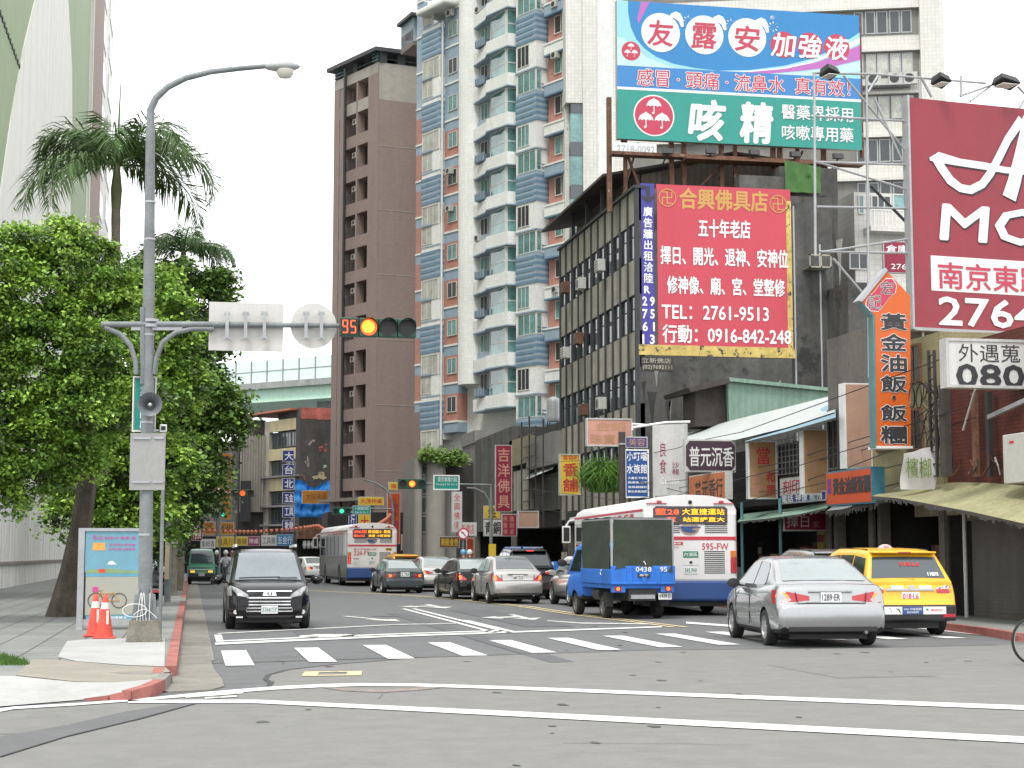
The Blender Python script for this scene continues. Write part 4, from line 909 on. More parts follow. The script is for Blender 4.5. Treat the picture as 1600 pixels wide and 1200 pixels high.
q = MB(); q.fbox(fl, 60, 90, 23.2, 23.26, 0, .04, 'dark_metal')
for k in range(40): q.fbox(fl, 60.2 + k * .75, 60.45 + k * .75, 23.12, 23.34, 0, .05, 'dark_metal')
q.build('ledge', t)
q = MB(); q.box(XL - 20, XL + .15, 122, 136, 5.4, 70, 'brown_tile'); q.box(XL - 20, XL + .25, 121.6, 122.2, 5.4, 70, 'rib_white'); q.build('corner_strip', t)
q = MB(); q.box(XL - 20, XL, 136, 153, 5.4, 70, 'rib_white'); q.build('wing', t)
for k in range(17):
    for a, b in ((137.2, 141.5), (146, 151.5)):
        q = MB(); z = 7.5 + k * 3.6 + (1.2 if a > 140 else 0); q.fbox(fl, a, b, z, z + 2.2, -.2, .05, 'frame_white'); f = q.build('window', t); q = MB(); q.fbox(fl, a + .25, b - .25, z + .2, z + 2.0, 0, .07, 'window_dark'); q.build('pane', f)
t = thing('boundary_wall', 'white stained panel wall with a stone ledge under the street trees', 'wall', (XL, 80, 0))
q = MB(); q.box(XL - 1, XL + .02, 40, 153, 1.25, 5.4, 'wall_white'); q.build('panel', t)
q = MB(); q.box(XL - 1, XL + .22, 40, 153, 1.12, 1.25, 'concrete_beige'); q.build('ledge', t)
q = MB(); q.box(XL - 1, XL + .1, 40, 153, .1, 1.12, 'wall_white'); q.build('base', t)

# ---------------------------------------------------------------- trees
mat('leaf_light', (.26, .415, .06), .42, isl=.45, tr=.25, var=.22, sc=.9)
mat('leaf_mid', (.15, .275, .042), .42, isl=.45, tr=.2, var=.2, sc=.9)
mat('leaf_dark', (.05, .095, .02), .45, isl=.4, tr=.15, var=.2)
mat('palm_leaf', (.065, .125, .03), .5, isl=.4, tr=.2)
mat('bark', (.085, .072, .055), .9, var=.35, sc=3, bump=.03, bsc=9)
mat('palm_bark', (.15, .125, .09), .9, var=.25, sc=4, bump=.01)
def leafmesh(blobs, Y, lsize, dens, seed, mats):
    rnd = random.Random(seed); q = MB(); q.ms = list(mats); v, f, mm = q.v, q.f, q.m; g = rnd.gauss; cs = []
    for (px, py, rp, *o) in blobs:
        yy = Y + (o[0] if o else 0); r = ray(px, py); k = yy / r.y; c = V((r.x * k, yy, EYE + r.z * k)); rr = rp * yy / 2600; cs.append((c, rr))
    for c, rr in cs:
        nc = max(12, int(40 * rr * rr * dens))
        for _ in range(nc):
            d = V((g(0, 1), g(0, 1), g(0, 1))).normalized()
            if d.z < -.5 and rnd.random() < .5: d.z = -d.z
            s = rr * (.62 + .42 * rnd.random() ** .5) * (1 if rnd.random() > .09 else rnd.uniform(1.1, 1.28)); cc = c + V((d.x * s, d.y * s, d.z * s * .9))
            if any((cc - c2).length < r2 * .45 for c2, r2 in cs): continue
            sp = (.085 + .085 * rnd.random()) * lsize / .125; mi = 0 if rnd.random() < .45 + .35 * d.z else 1  # upward clumps favour the paler leaf: light from above put into the colour
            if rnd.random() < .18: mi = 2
            for _ in range(int(58 + 34 * rnd.random())):
                p = cc + V((g(0, sp * 1.25), g(0, sp * 1.25), g(0, sp * .75)))
                a = V((g(0, 1) + d.x, g(0, 1) + d.y, g(0, .6) - .35)).normalized(); n = V((g(0, .7), g(0, .7), 1)).normalized(); b = a.cross(n).normalized()
                l = lsize * (.7 + .6 * rnd.random()); w_ = l * .33; j = len(v); m_ = p + a * l * .5 + n * l * .08
                v.append(tuple(p)); v.append(tuple(m_ + b * w_)); v.append(tuple(p + a * l)); v.append(tuple(m_ - b * w_))
                f.append((j, j + 1, j + 2, j + 3)); mm.append(mi)
    return q, cs
def ficus(label, Y, base, trunk, blobs, lsize, dens, seed, mats=('leaf_light', 'leaf_mid', 'leaf_dark')):
    t = thing('ficus_tree', label, 'tree', (*base, .13), group='street trees')
    q, cs = leafmesh(blobs, Y, lsize, dens, seed, mats); q.build('crown', t)
    q = MB(); rnd = random.Random(seed + 1)
    top = V(trunk[-1][:3])
    q.tube([p[:3] for p in trunk], [p[3] for p in trunk], 'bark', 12)
    for k in range(5):                                             # buttressed aerial roots down the trunk
        a = k * 1.256 + .4; q.tube([V(p[:3]) + V((math.cos(a), math.sin(a), 0)) * p[3] * .8 for p in trunk], [p[3] * .35 for p in trunk], 'bark', 6)
    o = q.build('trunk', t, smooth=70)
    q = MB()
    for c, r in cs:
        m_ = top.lerp(c, .5) + V((0, 0, .3)); q.tube([top - V((0, 0, .2)), m_, c, c + (c - top).normalized() * r * .5], [.08, .05, .03, .012], 'bark', 6)
    q.build('limb', t, smooth=70)
    return t
TA = [(30, 470, 95), (110, 425, 75), (60, 560, 105), (150, 515, 80), (115, 640, 85), (30, 690, 90), (85, 385, 45), (165, 590, 70), (10, 610, 100), (-10, 410, 70), (70, 700, 70), (-80, 520, 120), (-70, 680, 100), (-20, 755, 55), (45, 745, 50), (170, 440, 40), (110, 720, 40)]
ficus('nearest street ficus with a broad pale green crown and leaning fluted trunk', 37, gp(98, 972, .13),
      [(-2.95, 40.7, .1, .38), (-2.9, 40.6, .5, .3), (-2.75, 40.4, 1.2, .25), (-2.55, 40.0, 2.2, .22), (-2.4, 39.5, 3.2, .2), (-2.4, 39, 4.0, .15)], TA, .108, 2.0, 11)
TB = [(225, 460, 55), (215, 545, 70), (195, 665, 80), (255, 620, 60), (170, 740, 70), (250, 725, 55), (205, 790, 55), (140, 790, 60), (115, 815, 36), (265, 530, 45), (240, 815, 42), (185, 815, 36), (150, 700, 60), (290, 590, 35), (280, 490, 30)]
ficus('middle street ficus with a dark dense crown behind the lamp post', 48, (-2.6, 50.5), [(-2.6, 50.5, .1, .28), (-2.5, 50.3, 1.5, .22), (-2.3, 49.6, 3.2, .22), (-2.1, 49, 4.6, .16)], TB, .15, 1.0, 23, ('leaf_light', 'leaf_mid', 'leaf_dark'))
TC = [(310, 470, 42), (285, 440, 38), (315, 545, 45), (290, 620, 62), (335, 640, 42), (300, 715, 52), (345, 680, 34), (270, 790, 44), (310, 770, 36), (340, 440, 18), (360, 655, 24), (330, 600, 30), (352, 462, 16), (270, 560, 50), (250, 850, 30), (250, 780, 50), (225, 700, 55), (240, 500, 50)]
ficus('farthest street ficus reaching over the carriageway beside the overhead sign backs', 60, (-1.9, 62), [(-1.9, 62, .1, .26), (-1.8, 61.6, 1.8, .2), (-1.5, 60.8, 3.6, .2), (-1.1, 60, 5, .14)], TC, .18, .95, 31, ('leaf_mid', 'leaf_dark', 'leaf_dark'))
def palm(label, px, py, Y, nf, fl_, seed, spear=True, vis=0):
    r = ray(px, py); k = Y / r.y; x, h = r.x * k, EYE + r.z * k; rnd = random.Random(seed)
    t = thing('palm_tree', label, 'palm', (x, Y, .13), group='palms behind the street trees')
    q = MB(); q.tube([(x + .03 * math.sin(i * .4), Y, .1 + (h - 1.6) * i / 24) for i in range(25)], [.2 + .05 * (i < 3) + .012 * (i % 2) - .002 * i for i in range(25)], 'palm_bark', 12)
    q.build('trunk', t, smooth=60)
    q = MB(); q.tube([(x, Y, h - 1.7), (x, Y, h - 1.0), (x, Y, h - .1)], [.16, .2, .1], 'crownshaft', 12); q.build('crown_shaft', t, smooth=60)
    for i in range(nf):
        az = 6.283 * i / nf + rnd.uniform(-.2, .2); el = R(rnd.choice((62, 48, 30, 12)) + rnd.uniform(-8, 8)); L = fl_ * rnd.uniform(.85, 1.1); q = MB(); pts = []; p = V((x, Y, h - .15)); n = 22; e = el
        for j in range(n + 1):
            pts.append(p.copy()); e -= R(165 if el > .5 else 112) / n * (.25 + 1.35 * j / n); p = p + V((math.cos(az) * math.cos(e), math.sin(az) * math.cos(e), math.sin(e))) * L / n
        q.tube(pts, [.045 * (1 - j / n) + .008 for j in range(n + 1)], 'palm_leaf', 5)
        for j in range(3, n + 1):
            d = (pts[j] - pts[j - 1]).normalized(); sd = d.cross(V((0, 0, 1))).normalized(); u = sd.cross(d)
            for s in (-1, 1):
                for kk in range(4):
                    b = pts[j - 1].lerp(pts[j], kk / 4); l = (.85 * math.sin(math.pi * min(1, (j + kk / 4) / n) * .86 + .25) + .12) * rnd.uniform(.8, 1.15) * fl_ / 2.9
                    dr = d * .55 + sd * s * .8 + u * rnd.uniform(-.35, .6); dr.z -= .25; dr.normalize(); m_ = b + dr * l * .55; tip = b + dr * l + V((0, 0, -.3 * l)); wv = d * .021 * fl_ / 2.6
                    q.face([b - wv, m_ - wv * 1.2, tip, m_ + wv * 1.2], 'palm_leaf')
        q.build('frond', t)
    if spear: q = MB(); q.tube([(x, Y, h - .3), (x + .03, Y, h + 1.5), (x + .07, Y, h + 3.2)], [.05, .035, .008], 'palm_leaf', 6); q.build('spear', t)
mat('crownshaft', (.10, .11, .04), .6, var=.2, sc=3)
palm('tall palm with arching fronds and an upright unopened spear above the trees', 183, 252, 58, 12, 4.3, 5)
palm('shorter palm mostly hidden behind the ficus crowns, drooping fronds showing', 287, 388, 68, 9, 2.7, 9, False)

TD = [(250, 640, 45), (290, 680, 40), (300, 750, 36), (265, 790, 40), (275, 820, 24), (245, 850, 30), (215, 800, 40), (300, 600, 30), (265, 730, 40), (190, 720, 40)]
ficus('dark small ficus at the end of the tree row, behind the utility poles', 84, (-2.2, 85), [(-2.2, 85, .1, .24), (-2.1, 84.6, 2, .18), (-2, 84, 4, .12)], TD, .22, .9, 41, ('leaf_mid', 'leaf_dark', 'leaf_dark'))
# ---------------------------------------------------------------- lamp post with the signal mast
mat('teal_sign', (.0, .25, .2), .5, var=.08, streak=.12)
mat('sign_back', (.50, .49, .46), .55, var=.06, streak=.18)
mat('sheet_metal', (.30, .30, .29), .45, me=.3, var=.1, streak=.2)
mat('signal_green', (.012, .06, .035), .45, var=.15)
mat('signal_red_lit', (1., .10, .01), .3, var=0, em=.5)
mat('signal_core_lit', (1., .42, .03), .3, var=0, em=.62)
mat('signal_green_lit', (.05, .8, .45), .3, var=0, em=.6)
mat('lamp_shell', (.3, .31, .31), .5, var=.1); mat('lamp_glass', (.55, .53, .46), .25, var=.1, spec=.7)
mat('footing', (.2, .19, .15), .95, var=.3, sc=4, bump=.02, bsc=14, streak=.4)
mat('horn_grey', (.10, .11, .12), .45, var=.15)
mat('cone_red', (.55, .06, .035), .55, var=.15, sc=6, patch=((.4, .2, .14), 5, .63))
mat('cone_white', (.62, .58, .52), .6, var=.12, sc=8)
Y0 = 28.84; X0 = -.76; f0 = AY(Y0)
def P0(px, py, d=0.): u, v = f0.px(px, py, d); return V(f0.P(u, v, d))
t = thing('street_lamp', 'grey steel lamp post with a curved arm on a weathered concrete footing', 'street lamp', (X0, Y0, .13))
q = MB(); q.prism([(X0 + a * .24, Y0 + b * .24, .5) for a, b in ((-1, -1), (1, -1), (1, 1), (-1, 1))], [(X0 + a * .30, Y0 + b * .30, .1) for a, b in ((-1, -1), (1, -1), (1, 1), (-1, 1))], 'footing'); q.build('footing', t, bevel=.02)

q = MB(); q.prism([(X0 + a * .165, Y0 + b * .165, .92) for a, b in ((-1, -1), (1, -1), (1, 1), (-1, 1))], [(X0 + a * .21, Y0 + b * .21, .5) for a, b in ((-1, -1), (1, -1), (1, 1), (-1, 1))], 'pole_grey')
q.box(X0 - .12, X0 + .12, Y0 - .215, Y0 - .19, .55, .85, 'pole_grey')
for k in range(4): a = k * math.pi / 2 + .78; q.prism([(X0, Y0, 1.25), (X0 + .02, Y0 + .02, 1.25), (X0 + .02, Y0, 1.25)], [(X0 + .19 * math.cos(a), Y0 + .19 * math.sin(a), .92), (X0 + .17 * math.cos(a + .1), Y0 + .17 * math.sin(a + .1), .92), (X0 + .17 * math.cos(a - .1), Y0 + .17 * math.sin(a - .1), .92)], 'pole_grey')
q.build('base_box', t, bevel=.008)
q = MB(); q.tube([(X0, Y0, .9), (X0 - .02, Y0, 3), (X0 - .05, Y0, 6), (X0 - .085, Y0, 8.9)], [.118, .11, .098, .078], 'pole_grey', 18)
for z in (1.9, 3.8, 5.3, 6.95, 7.6): q.lathe((X0 - z * .008, Y0, z), [(.125 - z * .004, 0), (.125 - z * .004, .035)], 'steel', 18)
q.build('pole', t, smooth=50)
q = MB(); pts = [P0(*p) for p in ((232, 195), (235, 172), (244, 153), (262, 136), (290, 122), (330, 112), (375, 107), (420, 103))]; pts[0].x = X0 - .085; q.tube([(X0 - .085, Y0, 8.85)] + pts[1:], [.072, .066, .062, .058, .054, .05, .046, .042], 'pole_grey', 12); q.build('arm', t, smooth=60)
c = P0(440, 105); q = MB(); a = (P0(470, 103) - P0(416, 105)).normalized()
q.lathe(c - a * .3, [(.03, 0), (.07, .04), (.115, .18), (.13, .34), (.11, .48), (.05, .6), (.005, .63)], 'lamp_shell', 18, a)
for k in range(len(q.v)): q.v[k] = (q.v[k][0], q.v[k][1] * 1.0, c.z + (q.v[k][2] - c.z) * .72 + .01)
q.build('lamp_head', t, smooth=60)
q = MB(); q.lathe(c + a * .06 - V((0, 0, .05)), [(.16, .0), (.15, -.07), (.1, -.14), (.01, -.16)], 'lamp_glass', 18)
for k in range(len(q.v)): q.v[k] = (c.x + .06 + (q.v[k][0] - c.x - .06) * 1.0, c.y + (q.v[k][1] - c.y) * .8, q.v[k][2])
q.build('lamp_glass', t, smooth=60)
q = MB(); rnd = random.Random(2)
for k in range(5): q.tube([(X0 - .1 + .06 * k, Y0 - .24, .14), (X0 - .12 + .05 * k, Y0 - .235, .5), (X0 - .1 + .04 * k + rnd.uniform(-.04, .04), Y0 - .225, .95)], .005, 'ink_white', 5)
q.tube([(X0 - .16 + .2 * math.sin(s * .5), Y0 - .245 - .01 * (s % 3), .66 + .11 * math.cos(s * .5)) for s in range(26)], .005, 'ink_white', 5)
q.tube([(X0 - .18 + .03 * s, Y0 - .26, .58 + .1 * math.sin(s * .28)) for s in range(14)], .005, 'ink_white', 5); q.build('cable', t)
# signal mast
za = P0(232, 506).z
t = thing('signal_mast', 'grey cantilever arm with curved braces clamped to the lamp post', 'signal arm', (X0, Y0 - .02, za))
ym = Y0 - .05
def PM(px, py): u, v = AY(ym).px(px, py); return V((u, ym, v))
q = MB(); q.tube([PM(158, 507), PM(234, 507), PM(330, 507), PM(440, 508), PM(545, 509)], [.05, .055, .052, .046, .036], 'pole_grey', 12); q.build('arm', t, smooth=60)
for P in (((241, 585), (244, 560), (254, 535), (275, 519), (300, 514), (334, 514)), ((213, 585), (212, 565), (204, 540), (188, 522), (163, 511))):
    q = MB(); q.tube([PM(*p) for p in P], .045, 'pole_grey', 10); q.build('brace', t, smooth=60)
q = MB()
for z in (za - .06, za + .03): q.lathe((X0, Y0, z), [(.135, 0), (.135, .05)], 'steel', 16)
q.bar(PM(205, 512), PM(285, 512), .05, 'steel', .09); q.tube([PM(223, 480), PM(223, 600)], .045, 'pole_grey', 10); q.build('clamp', t)
def bracket(t, xs, ya, yb):
    for x in xs:
        q = MB(); a, b = PM(x, ya), PM(x, yb); q.box(a.x - .028, a.x + .028, ym - .09, ym - .05, b.z, a.z, 'steel')
        for z in (a.z, b.z): q.box(a.x - .055, a.x + .055, ym - .075, ym - .02, z - .025, z + .025, 'steel')
        q.build('bracket', t)
fb = AY(ym + .075)
u0, u1, v0, v1 = pbox(fb, (327, 471.5), (442, 550))
t = thing('road_sign', 'blank rectangular back of a road sign on the overhead arm', 'sign', fb.P((u0 + u1) / 2, v0), group='sign backs on the signal arm')
q = MB(); q.fbox(fb, u0, u1, v0, v1, -.008, .008, 'sign_back'); q.build('sheet', t, bevel=.004); bracket(t, (355, 384, 413), 490, 529)
u, v = fb.px(490, 509)
t = thing('road_sign', 'blank round back of a road sign on the overhead arm, beside the red light', 'sign', fb.P(u, v - .4), group='sign backs on the signal arm')
q = MB(); q.disc(fb, u, v, .40, .40, -.008, .008, 'sign_back', 40); q.build('sheet', t); bracket(t, (478, 502), 490, 529)
def lamp_face(t, f, u, v, r, m, core=None, name='lens', hood=True):
    q = MB(); q.disc(f, u, v, r, r, 0, .012, m, 24); o = q.build(name, t)
    if core: q = MB(); q.disc(f, u - .01, v + .01, r * .78, r * .78, .012, .016, core, 24); q.build('glow', o)
    if hood:
        q = MB(); n = 18
        for k in range(n):
            a0, a1 = R(-25 + 230 * k / n), R(-25 + 230 * (k + 1) / n)
            pts = [f.P(u + r * 1.08 * math.cos(a), v + r * 1.08 * math.sin(a), d) for a, d in ((a0, 0), (a1, 0))]; l = lambda a: .05 + .14 * max(0, math.sin(a))
            q.face([f.P(u + r * 1.08 * math.cos(a0), v + r * 1.08 * math.sin(a0), 0), f.P(u + r * 1.08 * math.cos(a1), v + r * 1.08 * math.sin(a1), 0), f.P(u + r * 1.08 * math.cos(a1), v + r * 1.08 * math.sin(a1), l(a1)), f.P(u + r * 1.08 * math.cos(a0), v + r * 1.08 * math.sin(a0), l(a0))], 'signal_green')
        q.build('visor', t)
fs = AY(ym - .12); u0, u1, v0, v1 = pbox(fs, (531, 495.5), (651, 527.5))
t = thing('traffic_light', 'dark green horizontal traffic light showing red and countdown 95', 'traffic light', fs.P((u0 + u1) / 2, v0)); w4 = (u1 - u0) / 4
q = MB()
for k in range(4): q.fbox(fs, u0 + k * w4 + .006, u0 + (k + 1) * w4 - .006, v0, v1, -.16, 0, 'signal_green')
q.build('housing', t, bevel=.015)
vc = (v0 + v1) / 2; uc = [u0 + (k + .5) * w4 for k in range(4)]
q = MB(); q.fbox(fs, uc[0] - .145, uc[0] + .145, v0 + .03, v1 - .03, 0, .012, 'black'); o = q.build('countdown', t)
q = MB(); S7 = {'9': 'abcdfg', '5': 'acdfg'}
for ch, x in (('9', uc[0] - .125), ('5', uc[0] + .015)):
    wd, h = .10, .115
    seg = dict(a=(x + .01, x + wd - .01, vc + h - .02, vc + h), d=(x + .01, x + wd - .01, vc - h, vc - h + .02), g=(x + .01, x + wd - .01, vc - .01, vc + .01), f=(x, x + .02, vc + .01, vc + h - .01), b=(x + wd - .02, x + wd, vc + .01, vc + h - .01), c=(x + wd - .02, x + wd, vc - h + .01, vc - .01))
    for s_ in S7[ch]: q.fbox(fs, *seg[s_], .012, .018, 'led_red')
q.build('lettering', o)
lamp_face(t, fs, uc[1], vc, .145, 'signal_red_lit', 'signal_core_lit'); lamp_face(t, fs, uc[2], vc, .145, 'black'); lamp_face(t, fs, uc[3], vc, .145, 'black')
# things fixed to the post
fg = AY(Y0 + .16)
sign('street_name_sign', 'tall teal street name plate behind the lamp post', fg, (208, 588), (243, 675), 'teal_sign', [('八德路四段', 219, 594, 232, 671, 'ink_white', .02, True)], side='sign_back', th=.03, rim='ink_white')
t = thing('loudspeaker', 'round grey horn loudspeaker on the lamp post', 'loudspeaker', P0(235, 634)); c = P0(235, 634); c.y = Y0 - .2
q = MB(); n = 24; q.lathe(c, [(.05, .22), (.06, .1), (.11, .0), (.2, -.1), (.205, -.1), (.19, -.095), (.10, .02), (.05, .1)], 'horn_grey', 26, (0, 1, 0)); q.build('horn', t, smooth=50)
q = MB(); q.lathe(c + V((0, .05, 0)), [(.028, 0), (.028, -.09), (.01, -.1)], 'sign_back', 12, (0, 1, 0)); q.build('driver', t, smooth=50)
q = MB(); q.bar(c + V((0, .16, -.02)), V((X0, Y0, c.z - .02)), .05, 'steel'); q.build('bracket', t)
for lab, a, b, ang in (('weathered sheet metal sign back on the lamp post, the wider panel', (204, 677), (236, 766), 0), ('narrow sheet metal sign back folded beside the wider panel on the lamp post', (236.5, 677), (258, 766), -14)):
    u0, u1, v0, v1 = pbox(AY(Y0 - .13 if ang == 0 else Y0 - .1), a, b); f = Fr(u0, Y0 - .135, ang)
    t = thing('sign_panel', lab, 'sign', f.P((u1 - u0) / 2, v0), group='sheet sign backs'); q = MB(); q.fbox(f, 0, u1 - u0, v0, v1, -.008, .008, 'sheet_metal')
    q.build('sheet', t, bevel=.004); q = MB()
    for z in (v1 - .1, v0 + .12): q.fbox(f, .05, u1 - u0 - .02, z, z + .035, .008, .03, 'steel')
    q.build('strap', t)
t = thing('camera_box', 'small white camera box beside the teal street name plate', 'camera', P0(255, 670)); u0, u1, v0, v1 = pbox(f0, (250, 663), (260.5, 675)); q = MB(); q.fbox(f0, u0, u1, v0, v1, -.15, 0, 'white_paint'); q.build('case', t, bevel=.01); q = MB(); q.fbox(f0, u0 + .02, u1 - .02, v0 + .03, v1 - .03, 0, .008, 'black'); q.build('lens', t); q = MB(); q.bar(f0.P(u0, v0 + .03, -.06), (X0, Y0, v0 + .03), .03, 'steel'); q.build('bracket', t)
# advertising panel
fp = AY(33.6); u0, u1, v0, v1 = pbox(fp, (123, 825), (229, 981)); v0 = .13
t = thing('advert_panel', 'free-standing lit poster case with a cycling advert beside the lamp post', 'advert panel', fp.P((u0 + u1) / 2, .13))
q = MB(); q.fbox(fp, u0, u0 + .12, v0, v1, -.22, 0, 'steel'); q.fbox(fp, u1 - .07, u1, v0, v1, -.22, 0, 'steel'); q.fbox(fp, u0 + .12, u1 - .07, v1 - .06, v1, -.22, 0, 'steel'); q.fbox(fp, u0 + .12, u1 - .07, v0 + .08, v0 + .2, -.2, -.02, 'steel'); q.fbox(fp, u0 + .12, u1 - .07, v0 + .2, v1 - .06, -.2, -.04, 'dark_metal'); q.build('frame', t)
mat('poster_sky', (.13, .30, .38), .3, var=.06, sc=.8); mat('poster_sand', (.33, .33, .28), .3, var=.03); mat('poster_sea', (.1, .3, .42), .3); mat('poster_pale', (.42, .6, .66), .3); mat('poster_pink', (.5, .05, .25), .4); mat('poster_hill', (.2, .3, .14), .4); mat('poster_orange', (.6, .3, .06), .4)
q = MB(); pu0, pu1, pv0, pv1 = pbox(fp, (133, 829), (223, 971))
def pp(x, y): return fp.px(x, y, -.02)
def pr(x0, y0, x1, y1, m, d): a, b, c_, e_ = pbox(fp, (x0, y0), (x1, y1)); q.fbox(fp, a, b, c_, e_, -.04, d, m)
pr(132, 827, 224, 972, 'ink', -.030); pr(134, 829, 222, 894, 'poster_sky', -.026); pr(134, 894, 222, 901, 'poster_sea', -.026); pr(134, 901, 222, 961, 'poster_sand', -.026); pr(134, 961, 222, 969, 'poster_sea', -.026); pr(134, 893, 200, 895, 'poster_hill', -.023); pr(154, 889, 164, 895, 'cone_red', -.022)
for y0, y1, m in ((845, 852, 'poster_sky'),): pass
q.fpoly(fp, [pp(*p) for p in ((168, 882), (170, 878), (175, 876), (179, 879), (182, 882))], -.03, -.022, 'ink_white')
q.fpoly(fp, [pp(*p) for p in ((134, 894), (140, 889), (150, 890), (170, 888), (195, 891), (222, 892), (222, 896), (134, 896))], -.03, -.0245, 'poster_hill')
pr(145, 848, 164, 860, 'poster_orange', -.022); o = q.build('poster', t)
q = MB()
for s_, x0, y0, x1, y1, m in (('玉山', 144, 836, 160, 843, 'poster_pink'), ('信用卡 單車 遊', 163, 838, 212, 843, 'poster_pink'), ('天天刷卡享好禮', 170, 849, 211, 853, 'poster_pink'), ('即可獲得 全新單車', 170, 856, 211, 860, 'poster_pink'), ('詳情請洽', 172, 963, 198, 967, 'ink_white')):
    a, b, c_, e_ = pbox(fp, (x0, y0), (x1, y1)); q.text(s_, fp, a, b, c_, e_, m, -.016, .01)
q.build('lettering', o)
q = MB()
for cx, cy in ((149, 938), (186, 938)):
    u, v = pp(cx, cy); r = .14; q.tube([fp.P(u + r * math.cos(a * .3142), v + r * math.sin(a * .3142), -.016) for a in range(21)], .007, 'ink', 5)
for a, b in (((149, 938), (157, 925)), ((157, 925), (163, 938)), ((163, 938), (186, 938)), ((178, 927), (186, 938)), ((157, 927), (178, 927)), ((163, 938), (178, 925)), ((152, 922), (160, 922))): q.bar(V(fp.P(*pp(*a), -.016)), V(fp.P(*pp(*b), -.016)), .014, 'poster_orange', .01)
u, v = pp(149, 921); q.fbox(fp, u - .05, u + .05, v - .05, v + .05, -.02, -.012, 'poster_pink'); q.build('bicycle_drawing', o)
# cones
def cone(x, y, label, tilt=0.):
    t = thing('traffic_cone', label, 'traffic cone', (x, y, .14), group='traffic cones by the poster case')
    q = MB(); q.box(x - .19, x + .19, y - .19, y + .19, .137, .17, 'cone_red'); q.build('base', t, bevel=.015)
    q = MB(); q.lathe((x, y, .17), [(.15, 0), (.105, .3), (.075, .47)], 'cone_red', 20); q.lathe((x, y, .17), [(.0745, .472), (.057, .585)], 'cone_white', 20); q.lathe((x, y, .17), [(.0565, .587), (.035, .7), (.02, .72)], 'cone_red', 20)
    q.build('body', t, smooth=50)
    q = MB(); q.box(x + .03, x + .07, y - .11, y - .10, .38, .62, 'cone_white'); q.build('tape', t)
x, y = gp(163, 998, .13); cone(x, y, 'scuffed red traffic cone standing in front of its twin'); x, y = gp(148, 995, .13); cone(x, y, 'red traffic cone half hidden behind the scuffed cone')
# ---------------------------------------------------------------- towers
mat('brown_wall', hx('#918079', .95), .75, var=.05, sc=.15, streak=.1, tile=(.25, .12, .012, .86, .5))
mat('brown_recess', hx('#7d6f69', .95), .8, var=.06)
mat('grey_cap', hx('#a8a39a', .95), .75, var=.08, streak=.15, tile=(.25, .12, .012, .86, .5))
mat('dark_canopy', '#474a4c', .6, var=.12)
mat('louvre_teal', '#4f7476', .5, var=.1)
mat('tile_white', hx('#e4e5e1', 1.), .6, var=.05, sc=.3, streak=.07, tile=(.22, .22, .014, .84, 0.))
mat('tile_cream', hx('#d8d6cf', .92), .6, var=.05, sc=.25, streak=.1, tile=(.26, .26, .02, .80, 0.))
mat('blue_panel', hx('#95a7b6', .95), .6, var=.08, streak=.12)
mat('blue_deep', hx('#6b879c', .95), .55, var=.08, streak=.1)
mat('blue_pale', hx('#a3b2bd', .95), .6, var=.06, streak=.1)
mat('brick_red', hx('#b98577', .95), .7, var=.1, tile=(.3, .1, .01, .8, .5))
mat('glass_teal', (.13, .27, .26), .08, var=.35, sc=.5, spec=.8)
mat('glass_curtain', (.42, .42, .37), .12, var=.3, sc=.9, spec=.6)
mat('ac_white', (.45, .45, .42), .55, var=.1, streak=.2)
mat('balcony_grey', '#6f8494', .5, var=.1)
def window(t, fr, u0, u1, v0, v1, glass='window_dark', frame='frame_white', n=2, d=0., w_=.06, rec=.05, tran=None):
    q = MB(); e = .05
    q.fbox(fr, u0, u1, v0, v0 + w_, d - rec, d + e, frame); q.fbox(fr, u0, u1, v1 - w_, v1, d - rec, d + e, frame)
    for k in range(n + 1): x = u0 + (u1 - u0 - w_) * k / n; q.fbox(fr, x, x + w_, v0 + w_, v1 - w_, d - rec, d + e - (.01 if 0 < k < n else 0), frame)
    if tran: q.fbox(fr, u0 + w_, u1 - w_, tran, tran + w_, d - rec, d + e - .012, frame)
    f = q.build('window', t); q = MB(); q.fbox(fr, u0 + w_ * .5, u1 - w_ * .5, v0 + w_ * .5, v1 - w_ * .5, d - rec, d + .02, glass); q.build('pane', f); return f
def aircon(t, fr, u, v, d, w_=.8, h=.55, m='ac_white', name='air_conditioner', fan=True):
    q = MB(); q.fbox(fr, u, u + w_, v, v + h, d, d + .35, m)
    o = q.build(name, t, bevel=.015)
    q = MB()
    if fan: q.disc(fr, u + w_ * .42, v + h * .5, h * .38, h * .38, d + .35, d + .362, 'dark_metal', 16)
    else:
        for k in range(4): q.fbox(fr, u + .05, u + w_ - .05, v + .06 + k * h / 4.4, v + .1 + k * h / 4.4, d + .35, d + .36, 'dark_metal')
    q.build('grille', o)
    return o
# --- brown tower
Yb = 140; Cb = (at(585, Yb), Yb); fbr = Fr(*Cb, 13); fbl = Fr(*Cb, -64.7)     # right face, left face (u < 0 towards the far end)
ub0 = fbl.u(514.5); ub1 = fbr.u(668)
zt = fbl.px(585, 100)[1]; zr = fbl.px(585, 78)[1]; zg = fbl.px(585, 157)[1]
def foot(d=0., e=0.): return [fbl.P(ub0 - e, 0, d)[:2], fbl.P(e, 0, d)[:2], fbr.P(-e, 0, d)[:2] if d else Cb, fbr.P(ub1, 0, d)[:2], fbr.P(ub1, 0, -14)[:2], fbl.P(ub0 - e, 0, -14)[:2]]
t = thing('brown_tower', 'slender brown tiled apartment tower with a grey top storey', 'building', (*Cb, 0))
fh = (fbl.px(585, 78)[1] - 0) * 0 + 3.02; zb0 = fbl.px(585, 745)[1]
F3 = [fbl.P(ub0, 0, -.9)[:2], Cb, fbr.P(ub1, 0)[:2], fbr.P(ub1, 0, -14)[:2], fbl.P(ub0, 0, -14)[:2]]
